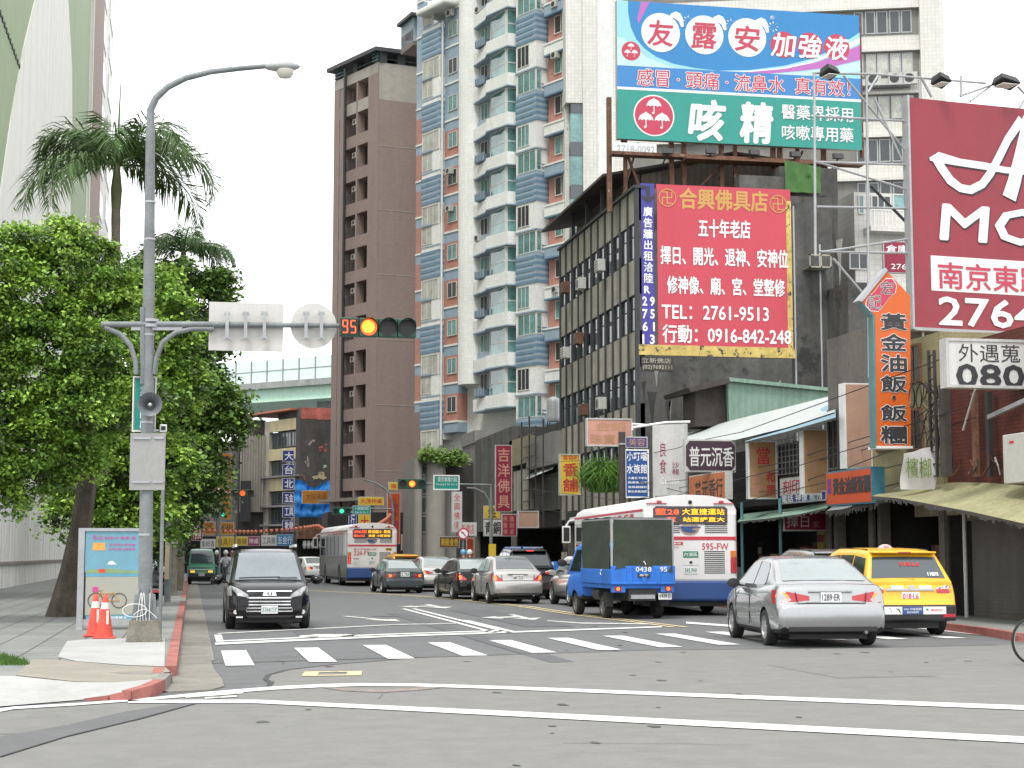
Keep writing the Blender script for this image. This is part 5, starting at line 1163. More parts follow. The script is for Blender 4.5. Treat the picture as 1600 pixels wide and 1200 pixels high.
inner = [fbl.P(ub0, 0, -1.6)[:2], fbl.P(-.9, 0, -1.6)[:2], fbr.P(.0, 0, -1.2)[:2], fbr.P(ub1, 0, -.3)[:2], fbr.P(ub1, 0, -14)[:2], fbl.P(ub0, 0, -14)[:2]]
q = MB(); q.slab(inner[::-1], 0, zt - .3, 'brown_recess')
q.fbox(fbr, 0, ub1, 0, zg, -.9, 0, 'brown_wall'); q.fbox(fbr, 0, ub1, zg, zt, -.9, 0, 'grey_cap')
q.build('wall', t)
# left face grid: pixel columns of piers and openings
cols = [(514.5, 523), (523.8, 530), (549.5, 552), (569, 585.2)]
q = MB()
for k, (a, b) in enumerate(cols): q.fbox(fbl, fbl.u(a), fbl.u(b), 0, zt, -1.0, 0, 'brown_wall') if k in (0, 3) else q.fbox(fbl, fbl.u(a), fbl.u(b), 0, zt, -.8, -.02, 'brown_wall')
z = zb0; rows = []
while z < zt - 1: rows.append(z); z += fh
for z in rows: q.fbox(fbl, ub0, 0, z - 1.05, min(z, zt), -1.4, -.03, 'grey_cap' if z > zg else 'brown_wall')
q.fbox(fbl, ub0, 0, zt - .9, zt + .01, -1.2, .012, 'grey_cap'); q.build('facade_grid', t)
for z in rows[:-1]:
    if z + 1.9 > zt: continue
    q = MB(); a, b = fbl.u(531), fbl.u(549)
    for k in range(9): x = a + (b - a) * k / 8; q.fbox(fbl, x - .015, x + .015, z, z + .85, -.12, -.09, 'dark_metal')
    q.fbox(fbl, a, b, z + .83, z + .87, -.13, -.08, 'dark_metal'); q.build('balcony_rail', t)
    aircon(t, fbl, fbl.u(540), z + 1.1, -.6, .7, .5); window(t, fbl, fbl.u(553), fbl.u(559), z + .3, z + 1.9, 'window_dark', 'dark_canopy', 1, -1.3)
    window(t, fbl, fbl.u(564.5), fbl.u(568.6), z + .2, z + 1.95, 'window_dark', 'dark_canopy', 1, -.9); window(t, fbl, fbl.u(532), fbl.u(540), z + .2, z + 1.9, 'window_dark', 'dark_canopy', 1, -1.5)
q = MB(); x = fbl.u(535.8); q.tube([fbl.P(x, zb0 - 2.5, .25), fbl.P(x, zt + .6, .25)], .14, 'dark_metal', 8); q.build('drain_pipe', t)
q = MB(); q.slab([p for p in (fbl.P(ub0 - .6, 0, .5)[:2], fbl.P(.3, 0, .5)[:2], fbr.P(ub1, 0, .5)[:2], fbr.P(ub1, 0, -12)[:2], fbl.P(ub0 - .6, 0, -12)[:2])][::-1], zr - .35, zr, 'dark_canopy')
for fr_, us in ((fbl, (ub0 + .3, ub0 * .55, -.2)), (fbr, (.3, ub1 * .45, ub1 - .4))):
    for u in us: q.fbox(fr_, u - .35, u + .35, zt, zr - .3, -.8, -.1, 'dark_canopy')
for k in range(4): q.fbox(fbl, ub0, ub0 + 1.6, zt + .2 + k * .3, zt + .32 + k * .3, -.1, .04, 'louvre_teal'); q.fbox(fbl, -1, 0, zt + .2 + k * .3, zt + .32 + k * .3, -.1, .04, 'louvre_teal')
q.fbox(fbr, 0, ub1, zt + .35, zt + .42, -.2, -.1, 'dark_canopy'); q.fbox(fbl, ub0, 0, zt + .35, zt + .42, -.2, -.1, 'dark_canopy'); q.build('roof_pergola', t)
q = MB()
for k in range(7):
    z = zg - 5.6 * (k + 1) + 1.5
    if z > 4: q.fbox(fbr, 0, ub1, z, z + .06, 0, .02, 'grey_cap')
q.build('joint_strip', t)
q = MB(); q.fpoly(fbl, [(ub0, zb0 - 2.0), (0, zb0 - 2.0), (0, zb0 - 1.7), (ub0, zb0 - 1.75)], 0, 1.2, 'concrete_beige'); q.fbox(fbl, ub0 - .5, .5, zb0 - 6.2, zb0 - 5.6, -1, 1.4, 'grey_cap'); q.fbox(fbl, ub0, 0, zb0 - 5.5, zb0 - 4.6, .9, 1.0, 'dark_metal'); q.build('lower_awning', t)
aircon(t, fbl, fbl.u(553), zb0 - 3.7, .1, .9, .9)

# --- white and blue tower
fw = Fr(at(890, 114), 114, -64.7); U = fw.u; BH = 3.0; top_z = fw.px(760, -60)[1]
t = thing('blue_white_tower', 'tall white tiled apartment tower with blue bays and brick red strips', 'building', (fw.x, fw.y, 0))
uw0, uw1 = U(644), U(893)
q = MB(); q.fbox(fw, uw0, uw1 + 2, 6, top_z + 3, -16, -1.0, 'tile_white'); q.build('wall', t)
def zf(px, py, d=0.): return fw.px(px, py, d)[1]
N = 18
# recess strips with two-floor paint pattern (photo rows are spaced BH apart in height)
def painted(px0, px1, pyref, d):
    q = MB(); a, b = U(px0), U(px1); z0 = zf((px0 + px1) / 2, pyref)
    for k in range(-6, N):
        z = z0 + k * BH
        if z < 8 or z > top_z: continue
        red = z < zf((px0 + px1) / 2, 215)
        q.fbox(fw, a, b, z, z + .75, -1.2, d, 'blue_panel'); q.fbox(fw, a, b, z + .75, z + .9, -1.2, d + .06, 'tile_white'); q.fbox(fw, a, b, z + .9, z + 1.65, -1.2, d - .002, 'brick_red' if red else 'blue_pale'); q.fbox(fw, a, b, z + 1.65, z + BH, -1.2, d - .004, 'brick_red' if red else 'blue_panel')
    q.build('painted_band', t)
    return z0
z0 = painted(645, 656, 300, -.1)
z0 = painted(690, 713, 320, -.1)
for k in range(-6, N):
    z = z0 + k * BH + 1.55
    if 9 < z < top_z: window(t, fw, U(696.5), U(711), z, z + 1.25, 'glass_teal' if k % 3 else 'window_dark', n=2, d=-.08)
# rounded column
q = MB(); c0 = fw.P(U(728), 0, -.7); r_ = (U(742) - U(713)) / 2
q.lathe((c0[0], c0[1], 0), [(r_, 14.5), (r_, top_z + 3)], 'tile_white', 24); q.fbox(fw, U(713), U(744), 14.4, top_z + 3, -1.5, -.75, 'tile_white'); q.build('round_column', t, smooth=60)
# narrow bay, px 655-692 : projecting, side face towards the camera
def fside(u, d1, d0):
    p = fw.P(u, 0, d1); return Fr(p[0], p[1], math.degrees(math.atan2(fw.s, fw.c)) + 90)
a, b, D = U(656, .4), U(683.5, .4), .4
fe = fside(b, D, 0)
q = MB(); ztop = zf(670, 46); z = zf(670, 268, D); q.fbox(fw, a, b, 10.5, ztop, -1, D, 'tile_white'); q.build('bay', t)
ub = D + .12
for k in range(-8, 9):
    z = zf(670, 208) + (k - 3) * 2 * BH
    if not 9.5 < z < ztop: continue
    q = MB()
    for j in range(9):
        m = 'blue_deep' if j % 2 == 0 else 'blue_panel'; q.fbox(fw, a - .05, b + .05, z + j * .24, z + j * .24 + .24, -.5, D + .03 + .03 * (j % 2 == 0), m); q.fbox(fe, -.05, ub, z + j * .24, z + j * .24 + .24, -.3, .03 + .03 * (j % 2 == 0), m)
    q.fbox(fw, a, b, z + 2.5, z + 2.62, -.5, D + .03, 'blue_panel'); q.fbox(fe, 0, ub, z + 2.5, z + 2.62, -.3, .03, 'blue_panel'); q.build('striped_band', t)
    window(t, fw, a + .1, b - .02, z - 1.75, z - .15, 'glass_curtain', n=3, d=D); window(t, fe, .02, ub - .1, z - 1.75, z - .15, 'glass_curtain', n=2, d=0)
    window(t, fw, a + .05, a + (b - a) * .62, z + 2.75, z + 4.2, 'glass_curtain', n=2, d=D)
    q = MB(); q.fbox(fw, a, a + (b - a) * .64, z + 4.22, z + 4.4, -.3, D + .12, 'blue_panel'); q.build('window_hood', t)
q = MB(); q.tube([fw.P(U(691.5), 10, .2), fw.P(U(691.5), ztop, .2)], .09, 'white_paint', 8); q.build('drain_pipe', t)
# middle bays px 744-806 : polygonal glazed bay with white curved bands and small balconies
zm = zf(790, 247)        # foot of a bay window
ang = math.degrees(math.atan2(fw.s, fw.c))
for k in range(-6, N):
    z = zm + k * BH
    if not 11 < z < top_z: continue
    q = MB(); e0, e1, e2, e3 = U(741), U(771), U(794, 1.1), U(806, .6)
    pts = [fw.P(e0, 0, -.8)[:2], fw.P(e0, 0, .15)[:2], fw.P(e1, 0, .75)[:2], fw.P(e1 + .6, 0, 1.15)[:2], fw.P(e2, 0, 1.15)[:2], fw.P(e3, 0, .2)[:2], fw.P(e3, 0, -.8)[:2]]
    q.slab(pts, z - .92, z, 'tile_white'); q.slab([fw.P(e0, 0, -.8)[:2], fw.P(e0, 0, .18)[:2], fw.P(e1, 0, .79)[:2], fw.P(e1 + .6, 0, 1.19)[:2], fw.P(e2 + .02, 0, 1.19)[:2], fw.P(e3, 0, .24)[:2], fw.P(e3, 0, -.8)[:2]], z - 1.02, z - .92, 'blue_panel'); q.build('balcony_band', t)
    # glazing: left flank and front flank of the bay
    g0 = fw.P(U(773), 0, .45); g1 = fw.P(U(790.5, 1.0), 0, 1.0); g2 = fw.P(U(805.5, .3), 0, .1)
    for (A, B_, nm) in ((g0, g1, 2), (g1, g2, 2)):
        f = Fr(A[0], A[1], math.degrees(math.atan2(B_[1] - A[1], B_[0] - A[0]))); L = math.hypot(B_[0] - A[0], B_[1] - A[1])
        window(t, f, .02, L - .02, z + .0, z + 1.98, 'glass_teal', n=1 if A is g0 else 1, d=0, w_=.09, rec=.4, tran=z + .85)
    q = MB(); q.fbox(fw, U(746), U(773), z - .05, z + 2.0, -1.2, -.15, 'blue_pale'); q.fbox(fw, U(747), U(773), z - .02, z + .55, -.3, .1, 'blue_panel'); q.build('blue_spandrel', t)
    window(t, fw, U(748), U(759.5), z + .55, z + 1.9, 'glass_teal' if k % 2 else 'window_dark', n=2, d=-.14)
    if k % 3 != 1:
        q = MB(); a2, b2 = U(741.5, .7), U(756, .7); q.fbox(fw, a2, b2, z + .05, z + .14, 0, .75, 'balcony_grey')
        q.fbox(fw, a2, b2, z + .14, z + .62, .70, .75, 'balcony_grey'); q.fbox(fw, a2, a2 + .05, z + .14, z + .62, 0, .70, 'balcony_grey'); q.fbox(fw, b2 - .05, b2, z + .14, z + .62, 0, .70, 'balcony_grey')
        for j in range(7): x = a2 + (b2 - a2) * j / 6; q.fbox(fw, x - .02, x + .02, z + .14, z + .74, .75, .78, 'blue_pale')
        q.build('balcony', t)
# front bay px 806-840 with its side to px 858
a, b, D = U(806.5, .7), U(838.5, .7), .7; fe = fside(b, D, 0); ub = .95
q = MB(); q.fbox(fw, a, b, 9, top_z, -1, D, 'tile_white'); q.build('bay', t)
zs = zf(820, 318, D)
for k in range(-6, 12):
    z = zs + k * 2 * BH - 8 * BH
    if not 8 < z < top_z: continue
    q = MB()
    for j in range(10):
        m = 'blue_deep' if j % 2 == 0 else 'blue_panel'
        if z > zf(820, 60): m = 'tile_white' if j % 2 else 'blue_pale'
        q.fbox(fw, a, b + .05, z + j * .22, z + j * .22 + .22, -.5, D + .03 + .03 * (j % 2 == 0), m); q.fbox(fe, -.05, ub, z + j * .22, z + j * .22 + .22, -.3, .03 + .03 * (j % 2 == 0), m)
    for v in (2.25 + 2.15, 2.5 + 2.15): q.fbox(fe, 0, ub, z + v - .06 - 1.9, z + v + .04 - 1.9, -.3, .02, 'blue_deep')
    q.fbox(fw, a, b + .04, z + 3.85, z + 3.97, -.3, D + .1, 'blue_panel'); q.fbox(fe, -.04, ub, z + 3.85, z + 3.97, -.3, .1, 'blue_panel'); q.build('striped_band', t)
    window(t, fw, a + .25, b - .0, z + 2.25, z + 3.8, 'glass_teal', n=3, d=D); window(t, fe, .0, ub * .5, z + 2.25, z + 3.8, 'glass_teal', n=1, d=0)
    for j in range(6):
        m = 'blue_deep' if j % 2 == 0 else 'blue_panel'; q = MB(); q.fbox(fe, ub * .5, ub, z + 2.25 + j * .27, z + 2.25 + j * .27 + .27, -.3, .03 + .03 * (j % 2 == 0), m); q.build('striped_band', t) if False else None
    window(t, fw, a + .2, a + (b - a) * .68, z - 1.75, z - .15, 'glass_teal' if k % 2 else 'window_dark', n=3, d=D)
# end recess px 858-893
q = MB(); z0 = zf(872, 335); a, b = U(855), U(893)
for k in range(-6, N):
    z = z0 + k * BH
    if not 8 < z < top_z: continue
    m = 'blue_panel' if k % 2 else 'tile_white'
    q.fpoly(fw, [(a, z), (b, z), (b, z + .72), (a, z + .72)], -1, .2, m); q.fbox(fw, a, b, z + .72, z + .85, -1, .25, 'tile_white' if k % 2 else 'tile_white'); q.fbox(fw, a, b, z - .12, z, -1, .24, 'blue_deep'); q.fbox(fw, a, b, z + .85, z + 1.6, -1, -.2, 'brick_red'); q.fbox(fw, a, b, z + 1.6, z + BH - .12, -1, -.22, 'brick_red')
q.build('painted_band', t)
for k in range(-6, N):
    z = z0 + k * BH
    if 8 < z < top_z: window(t, fw, U(866), U(886), z + 1.45, z + 2.8, 'glass_teal' if k % 2 else 'window_dark', n=2, d=-.18)
rnd = random.Random(8)
for k in range(16): z = zm + rnd.randint(-4, 13) * BH; aircon(t, fw, rnd.choice((U(745), U(868), U(699))), z + rnd.choice((.1, .9)), .0, .7, .5)
# roof pieces seen above the narrow bay
q = MB(); zq = zf(690, 20); q.fbox(fw, U(664), U(713), zq, zq + .5, -3, 1.2, 'tile_white'); q.fbox(fw, U(672), U(713), zq + .5, zq + 1.1, -3, .6, 'tile_white'); q.build('cornice', t, bevel=.15)
window(t, fw, U(694), U(711), zf(700, 46), zf(700, 30), 'glass_teal', n=2, d=-.48)
fq = Fr(*fw.P(U(642), 0, -2)[:2], 13); q = MB(); a, b = fq.u(641), fq.u(690); q.fbox(fq, a, b, zf(650, 60), zf(650, 23), -3, 0, 'blue_pale'); q.fbox(fq, a, b, zf(650, 66), zf(650, 40), -3, -.02, 'brown_recess'); q.fbox(fq, a - .4, b, zf(650, 23), zf(650, 18), -3, .5, 'dark_canopy'); q.build('penthouse', t)

# --- podium of the blue and white tower
mat('podium_grey', '#8e8c86', .75, var=.1, streak=.3, sc=.6); mat('podium_dark', '#4a4744', .8, var=.15, streak=.2); mat('podium_column', '#a5a199', .7, var=.07, streak=.15)
t = thing('podium_block', 'grey concrete podium block with round columns and planted terrace', 'building', (at(690, 118), 118, 0))
fpd = AY(118)
def pb(q, x0, y0, x1, y1, d0, d1, m, f=fpd): a, b, c_, e_ = pbox(f, (x0, y0), (x1, y1), d1); q.fbox(f, a, b, c_ if y1 < 895 else 0, e_, d0, d1, m)
q = MB(); pb(q, 645, 716, 668, 899, -6, -.6, 'podium_grey'); pb(q, 690, 722, 742, 899, -6, -1.2, 'podium_dark'); pb(q, 742, 690, 800, 899, -6, -.4, 'podium_grey'); pb(q, 664, 712, 724, 724, -6, .3, 'podium_grey'); pb(q, 690, 745, 713, 899, -6, -.8, 'podium_grey'); q.build('wall', t)
for k, px in enumerate((681.5, 654)):
    c_ = fpd.P(fpd.u(px), 0, -.4); r_ = (.72, .3)[k]; q = MB(); q.lathe((c_[0], c_[1], 0), [(r_, 0), (r_, fpd.px(px, 716)[1])], 'podium_column', 20); q.build('column', t, smooth=60)
for k in range(4):
    z = fpd.px(660, 832 - 30 * k)[1]; window(t, fpd, fpd.u(657), fpd.u(668), z, z + 1.2, 'glass_sky', 'steel', 1, -.55)
q = MB(); pb(q, 742, 672, 800, 692, -6, .2, 'podium_grey'); q.build('terrace', t)
mat('weed_green', (.16, .26, .05), .6, isl=.4, tr=.3)
def bush(name, label, cat, pts, Y, rp, n, leaf, seed, m='weed_green', up=.0):
    rnd = random.Random(seed); q = MB()
    for px, py in pts:
        r = ray(px, py); k = Y / r.y; c = V((r.x * k, Y, EYE + r.z * k)); rr = rp * Y / 2600
        for _ in range(n):
            p = c + V((rnd.gauss(0, rr * .5), rnd.gauss(0, rr * .5), rnd.gauss(0, rr * .4))); a = V((rnd.gauss(0, 1), rnd.gauss(0, 1), rnd.gauss(up, .6))).normalized(); b = a.orthogonal().normalized() * leaf * .25; q.face([p, p + a * leaf * .5 + b, p + a * leaf, p + a * leaf * .5 - b], m)
    o = q.build(name); return tag(o, label, cat)
bush('terrace_plant', 'bright green plants spilling over the podium terrace parapet', 'plant', [(670, 708), (680, 712), (692, 716), (704, 714), (714, 712), (720, 718), (664, 712)], 117.6, 11, 210, .34, 3)

# --- the cream tile tower behind the billboards
ft = Fr(*(lambda Y: (at(1495, Y), Y))(105.6), -18.7); e0 = ft.u(956)
t = thing('cream_tile_tower', 'cream tiled office tower with ribbon windows behind the rooftop billboard', 'building', (ft.x, ft.y, 0))
q = MB(); q.fbox(ft, e0, 0, 4, 62, -16, 0, 'tile_cream'); q.build('wall', t)
fs_ = Fr(*ft.P(e0, 0, .6)[:2], -4)
q = MB(); wa = fs_.u(888); q.fbox(fs_, wa, 0, 4, 62, -8, -1.0, 'tile_cream'); q.fbox(fs_, fs_.u(914), fs_.u(936), 4, 62, -2, 0, 'tile_cream'); q.fbox(fs_, fs_.u(887), fs_.u(916), fs_.px(900, 160)[1], 62, -2, -.1, 'tile_cream'); q.build('stair_shaft', t)
q = MB(); q.fbox(fs_, fs_.u(895), fs_.u(914.5), 6, fs_.px(900, 160)[1], -1.2, -.25, 'glass_teal'); q.build('stair_glazing', t)
q = MB()
for k in range(16): z = 8 + k * 3.1; q.fbox(fs_, fs_.u(895), fs_.u(914.5), z, z + 1.0, -1, -.2, 'glass_sky')
q.build('stair_mullion', t)
q = MB()
for k in range(15): z = fs_.px(945, 81)[1] + (k - 8) * 3.1; q.fbox(fs_, fs_.u(936), fs_.u(962), z, z + .9, -1.1, -.4, 'tile_white')
q.build('recess_band', t)
zt0 = ft.px(1400, 52)[1]
cols_ = [(1352, 1366), (1370, 1386), (1388, 1406), (1409, 1426), (1428, 1445)]
for k in range(-5, 3):
    z = zt0 + k * 3.06
    q = MB(); q.fbox(ft, e0 + 1, ft.u(1456), z - .12, z + 1.72, .002, .03, 'podium_grey'); q.fbox(ft, e0 + 1, ft.u(1457), z + 1.72, z + 1.92, 0, .35, 'tile_cream'); q.build('window_band', t)
    for j, (a, b) in enumerate(cols_): window(t, ft, ft.u(a), ft.u(b), z, z + 1.62, 'glass_curtain' if k in (-1, -2) else 'window_dark', 'steel', 1, .02, .07)
q = MB(); q.fbox(ft, ft.u(1457), 0, 4, 62, 0, .45, 'tile_cream'); q.build('corner_pier', t)
z = ft.px(1400, 136)[1]
for px in (1370, 1404, 1428): aircon(t, ft, ft.u(px), z, .4, .95, .85)
q = MB(); q.fbox(ft, ft.u(1350), ft.u(1440), z - .1, z - .02, 0, 1.0, 'steel'); q.build('ledge', t)
# ---------------------------------------------------------------- the old corner building with the red painted board
mat('old_concrete', (.085, .083, .078), .9, var=.3, sc=.5, streak=.55, bump=.01, patch=((.03, .03, .03), .55, .56))
mat('old_panel', hx('#9d998c', 1.), .85, var=.2, sc=.9, streak=.6)
mat('old_fin', (.035, .037, .04), .7, var=.25, streak=.2)
mat('old_glass', (.02, .026, .032), .15, var=.4, sc=1.2, spec=.6)
mat('board_red', '#d84b5c', .5, var=.05, sc=.5, streak=.06)
mat('board_violet', '#4a45a8', .5, var=.06, streak=.06)
mat('board_gold', '#dba95c', .5, var=.05)
mat('yellow_remains', (.5, .38, .12), .85, var=.25, sc=2, patch=((.05, .045, .04), 2.6, .54))
mat('corrugated_brown', '#6d6558', .7, var=.15, rib=(.3, .02), streak=.3)
mat('tarp_green', '#4c7d38', .7, var=.2, streak=.35)
mat('stain_dark', (.03, .03, .03), .9, var=.3); mat('stain_moss', (.07, .085, .045), .9, var=.4, sc=3); mat('stain_pale', (.2, .195, .18), .9, var=.3, sc=3)
mat('roof_dark', (.045, .038, .033), .8, var=.3)
XO = 18.5; fo = AX(XO); un = fo.u(999); uf = fo.u(877); YN, YF = -un, -uf
zp = fo.px(999, 290)[1]; fn = AY(YN)
t = thing('old_corner_building', 'weathered dark office block with ribbed street front under the rooftop billboard', 'building', (XO, YN, 0))
q = MB(); q.box(XO + .35, XO + 9, YN + .3, YF, 3, zp, 'old_concrete'); q.fbox(fn, XO - .05, fn.u(1243), 3, zp, -.3, 0, 'old_concrete'); q.build('wall', t)
q = MB(); q.fbox(fn, fn.u(1243), fn.u(1337), 3, fn.px(1280, 252)[1], -9, -1.2, 'old_concrete'); q.fbox(fn, fn.u(1256), fn.u(1300), 3, fn.px(1280, 262)[1], -1.2, -.7, 'old_concrete'); q.fbox(fn, fn.u(1300), fn.u(1325), 3, fn.px(1280, 330)[1], -1.2, -.9, 'old_concrete'); q.build('rear_wing', t)
fh_ = fo.px(987, 350)[1] - fo.px(987, 462)[1]
zw0 = fo.px(987, 408)[1]          # foot of the top windows
q = MB()
for k in range(6):
    z = zw0 - k * fh_
    q.fbox(fo, uf, un, z - fh_ * .485, z, -.3, 0, 'old_panel'); q.fbox(fo, uf, un, z - fh_ * .5, z - fh_ * .485, -.3, .02, 'old_fin')
q.fbox(fo, uf, un, zw0 + fh_ * .515, zp, -.3, 0, 'old_panel'); q.fbox(fo, uf - .2, un + .05, zp, zp + .12, -.4, .15, 'old_fin'); q.build('spandrel', t)
q = MB(); NB = 11
for k in range(NB + 1): u = uf + (un - uf - .12) * k / NB; q.fbox(fo, u, u + .13, 3, zp + .05, -.1, .075, 'old_fin')
q.build('facade_fin_rib', t)
for k in range(5):
    z = zw0 - k * fh_
    for j in range(NB):
        u = uf + (un - uf - .12) * j / NB + .12; w_ = (un - uf) / NB - .14
        q = MB(); q.fbox(fo, u, u + w_, z + .02, z + fh_ * .5, -.26, -.06, 'old_fin'); f = q.build('window', t); q = MB(); o = .0 if (j * 7 + k * 3) % 4 else .5
        q.fbox(fo, u + .05, u + w_ - .05, z + .08, z + fh_ * .5 * (.62 - .1 * (o > 0)), -.1, -.045, 'old_glass'); q.fbox(fo, u + .05, u + w_ - .05, z + fh_ * .5 * .66, z + fh_ * .48, -.1, -.05, 'old_glass'); q.build('pane', f)
for px, py, m, fan in ((948, 415, 'ac_white', 0), (918, 443, 'ac_white', 1), (893, 449, 'rust', 0), (914, 529, 'rust', 0), (893, 551, 'ac_white', 0), (922, 640, 'rust', 0), (950, 630, 'ac_white', 1)):
    u, v = fo.px(px, py); aircon(t, fo, u - .4, v - .3, .15, .75, .55, m, 'air_conditioner', bool(fan))
for px in (1286, 1318):
    for py in (370, 560): pass
for (a, b, c_, e_) in ((1252, 365, 1274, 420), (1252, 478, 1276, 522), (1296, 512, 1318, 540), (1258, 585, 1284, 606)):
    u0, u1, v0, v1 = pbox(fn, (a, b), (c_, e_), -.65); window(t, fn, u0, u1, v0, v1, 'old_glass', 'podium_grey', 2, -.66)
for px, pt in ((1248, 320), (1289, 380), (1232, 548)):
    q = MB(); u = fn.u(px, -.4); q.tube([fn.P(u, 6, -.35), fn.P(u, fn.px(px, pt)[1], -.35)], .07, 'steel', 6); q.build('drain_pipe', t)
q = MB(); u0, u1, v0, v1 = pbox(fn, (1262, 398), (1297, 420), .3); q.fbox(fn, u0, u1, v0, v0 + .06, -.7, .5, 'old_panel')
for u in (u0, (u0 + u1) / 2, u1 - .06): q.fbox(fn, u, u + .06, v0, v1, .44, .5, 'old_panel')
q.fbox(fn, u0, u1, v1 - .06, v1, .44, .5, 'old_panel'); q.build('balcony_cage', t)
q = MB(); u0, u1, v0, v1 = pbox(fn, (998, 538), (1243, 560)); q.fbox(fn, u0, u1, v0, v1, 0, .015, 'yellow_remains'); q.fbox(fn, fn.u(1237), fn.u(1245), v1, zp - .3, 0, .012, 'yellow_remains')
u0, u1, v0, v1 = pbox(fn, (1002, 557), (1053, 580)); q.fbox(fn, u0, u1, v0, v1, .0, .02, 'roof_dark'); q.build('paint_remains', t)
q = MB(); a, b, c_, e_ = pbox(fn, (1003, 559), (1048, 568)); q.text('立新佛店', fn, a, b, c_, e_, 'old_panel', .03, .02); a, b, c_, e_ = pbox(fn, (1004, 570), (1050, 579)); q.text('(02)7692111', fn, a, b, c_, e_, 'old_panel', .03, .02); q.build('lettering', t)
rnd = random.Random(33); q = MB()
for k in range(34):                                            # run-off stains and lichen on the end wall
    px = rnd.choice((rnd.uniform(1004, 1235), rnd.uniform(1258, 1330))); y = rnd.uniform(575, 640) if px < 1240 else rnd.uniform(300, 600); u, v = fn.px(px, y); d = .012 if px < 1240 else -1.185; w_ = rnd.uniform(.05, .22); l = rnd.uniform(.4, 2.2)
    if 1255 < px < 1301: d = -.688
    elif 1300 < px < 1326 and y > 335: d = -.888
    q.face([fn.P(u - w_, v, d), fn.P(u - w_ * .3, v - l * .6, d), fn.P(u - w_ * .15, v - l, d), fn.P(u + w_ * .2, v - l * .8, d), fn.P(u + w_ * .5, v - l * .3, d), fn.P(u + w_, v + rnd.uniform(0, .15), d)], rnd.choice(('stain_dark', 'stain_dark', 'stain_moss', 'stain_pale')))
q.build('wall_stain', t)
# rooftop shed with a dark lean-to roof
q = MB(); e1, e2 = fo.P(0, 0, .7)[0], 24.; ze = fo.px(905, 318, .7)[1]; yA, yB = YN + 3.2, YF + 1.5; zr_ = aty(1150, 240, YN + 3)[2] if False else AY(YN + 3.2).px(1140, 240)[1]
ze = AY(yA).px(950, 276)[1]
q.hexa([(e1, yA, ze), (e2, yA, zr_), (e2, yB, zr_), (e1, yB, ze), (e1, yA, ze + .12), (e2, yA, zr_ + .12), (e2, yB, zr_ + .12), (e1, yB, ze + .12)], 'roof_dark'); q.hexa([(e2, yA, zr_), (28.5, yA, zr_ - .5), (28.5, yB, zr_ - .5), (e2, yB, zr_), (e2, yA, zr_ + .12), (28.5, yA, zr_ - .38), (28.5, yB, zr_ - .38), (e2, yB, zr_ + .12)], 'roof_dark'); q.build('shed_roof', t)
q = MB(); f2 = AY(yA + .4); q.fpoly(f2, [(XO + 1.2, zp), (27, zp), (27, zr_ - .45), (e2, zr_ - .05), (XO + 1.2, ze + .25)], -.1, 0, 'corrugated_brown')
for y in (YN + 6, YN + 9, YN + 12): q.box(XO - .1, XO + .05, y, y + .12, zp, ze + .15, 'old_fin')
q.box(XO + 1, XO + 1.15, yA + .5, yB - 1, zp, ze + .3, 'corrugated_brown'); q.build('shed_wall', t)
q = MB(); u0, u1, v0, v1 = pbox(fn, (1226, 250), (1283, 302), -.3); q.grid(lambda a, b: V(fn.P(u0 + (u1 - u0) * a, v0 + (v1 - v0) * b - .25 * a * (b > .5), -.3 + .05 * math.sin(a * 16 + b * 4))), 22, 8, 'tarp_green'); q.build('tarpaulin', t, smooth=60)
q = MB(); u0, u1, v0, v1 = pbox(fn, (1155, 273), (1226, 300), -.4); q.fbox(fn, u0, u1, v0 - .3, v1, -1, -.4, 'old_concrete'); q.build('water_tank_box', t)
# the red painted board
R1 = 'ink_white'
def tr_(s_, x0, y0, x1, y1, m='ink_white', b=.03, v=False, sl=0): return (s_, x0, y0, x1, y1, m, b, v, sl)
def ring_(t, f, px, py, r):
    u, v = f.px(px, py); R_ = r * YN * 1.04 / 2600; q = MB(); n = 32
    for k in range(n):
        a, b = 6.2832 * k / n, 6.2832 * (k + 1) / n
        q.face([f.P(u + R_ * math.cos(a), v + R_ * math.sin(a), .03), f.P(u + R_ * math.cos(b), v + R_ * math.sin(b), .03), f.P(u + R_ * .9 * math.cos(b), v + R_ * .9 * math.sin(b), .03), f.P(u + R_ * .9 * math.cos(a), v + R_ * .9 * math.sin(a), .03)], 'board_gold')
    q.build('emblem_ring', t)
sign('wall_billboard', 'big red wall billboard with white lines of text and two phone numbers', fn, (1025, 287.5), (1239, 546), 'board_red',
     [tr_('合興佛具店', 1062, 294, 1199, 331, 'board_gold', .045), tr_('卍', 1034, 299, 1051, 319, 'board_gold', .0), tr_('卍', 1207, 309, 1224, 329, 'board_gold', .0), tr_('五十年老店', 1091, 342, 1172, 373), tr_('擇日、開光、退神、安神位', 1032, 384, 1231, 419), tr_('修神像、廟、宮、堂整修', 1042, 431, 1226, 464), tr_('TEL：2761-9513', 1034, 476, 1201, 502), tr_('行動：0916-842-248', 1035, 507, 1236, 540)], side='board_red', th=.02,
     extra=lambda t, f: [ring_(t, f, px, py, 14.5) for px, py in ((1042.5, 309), (1215.5, 319))])
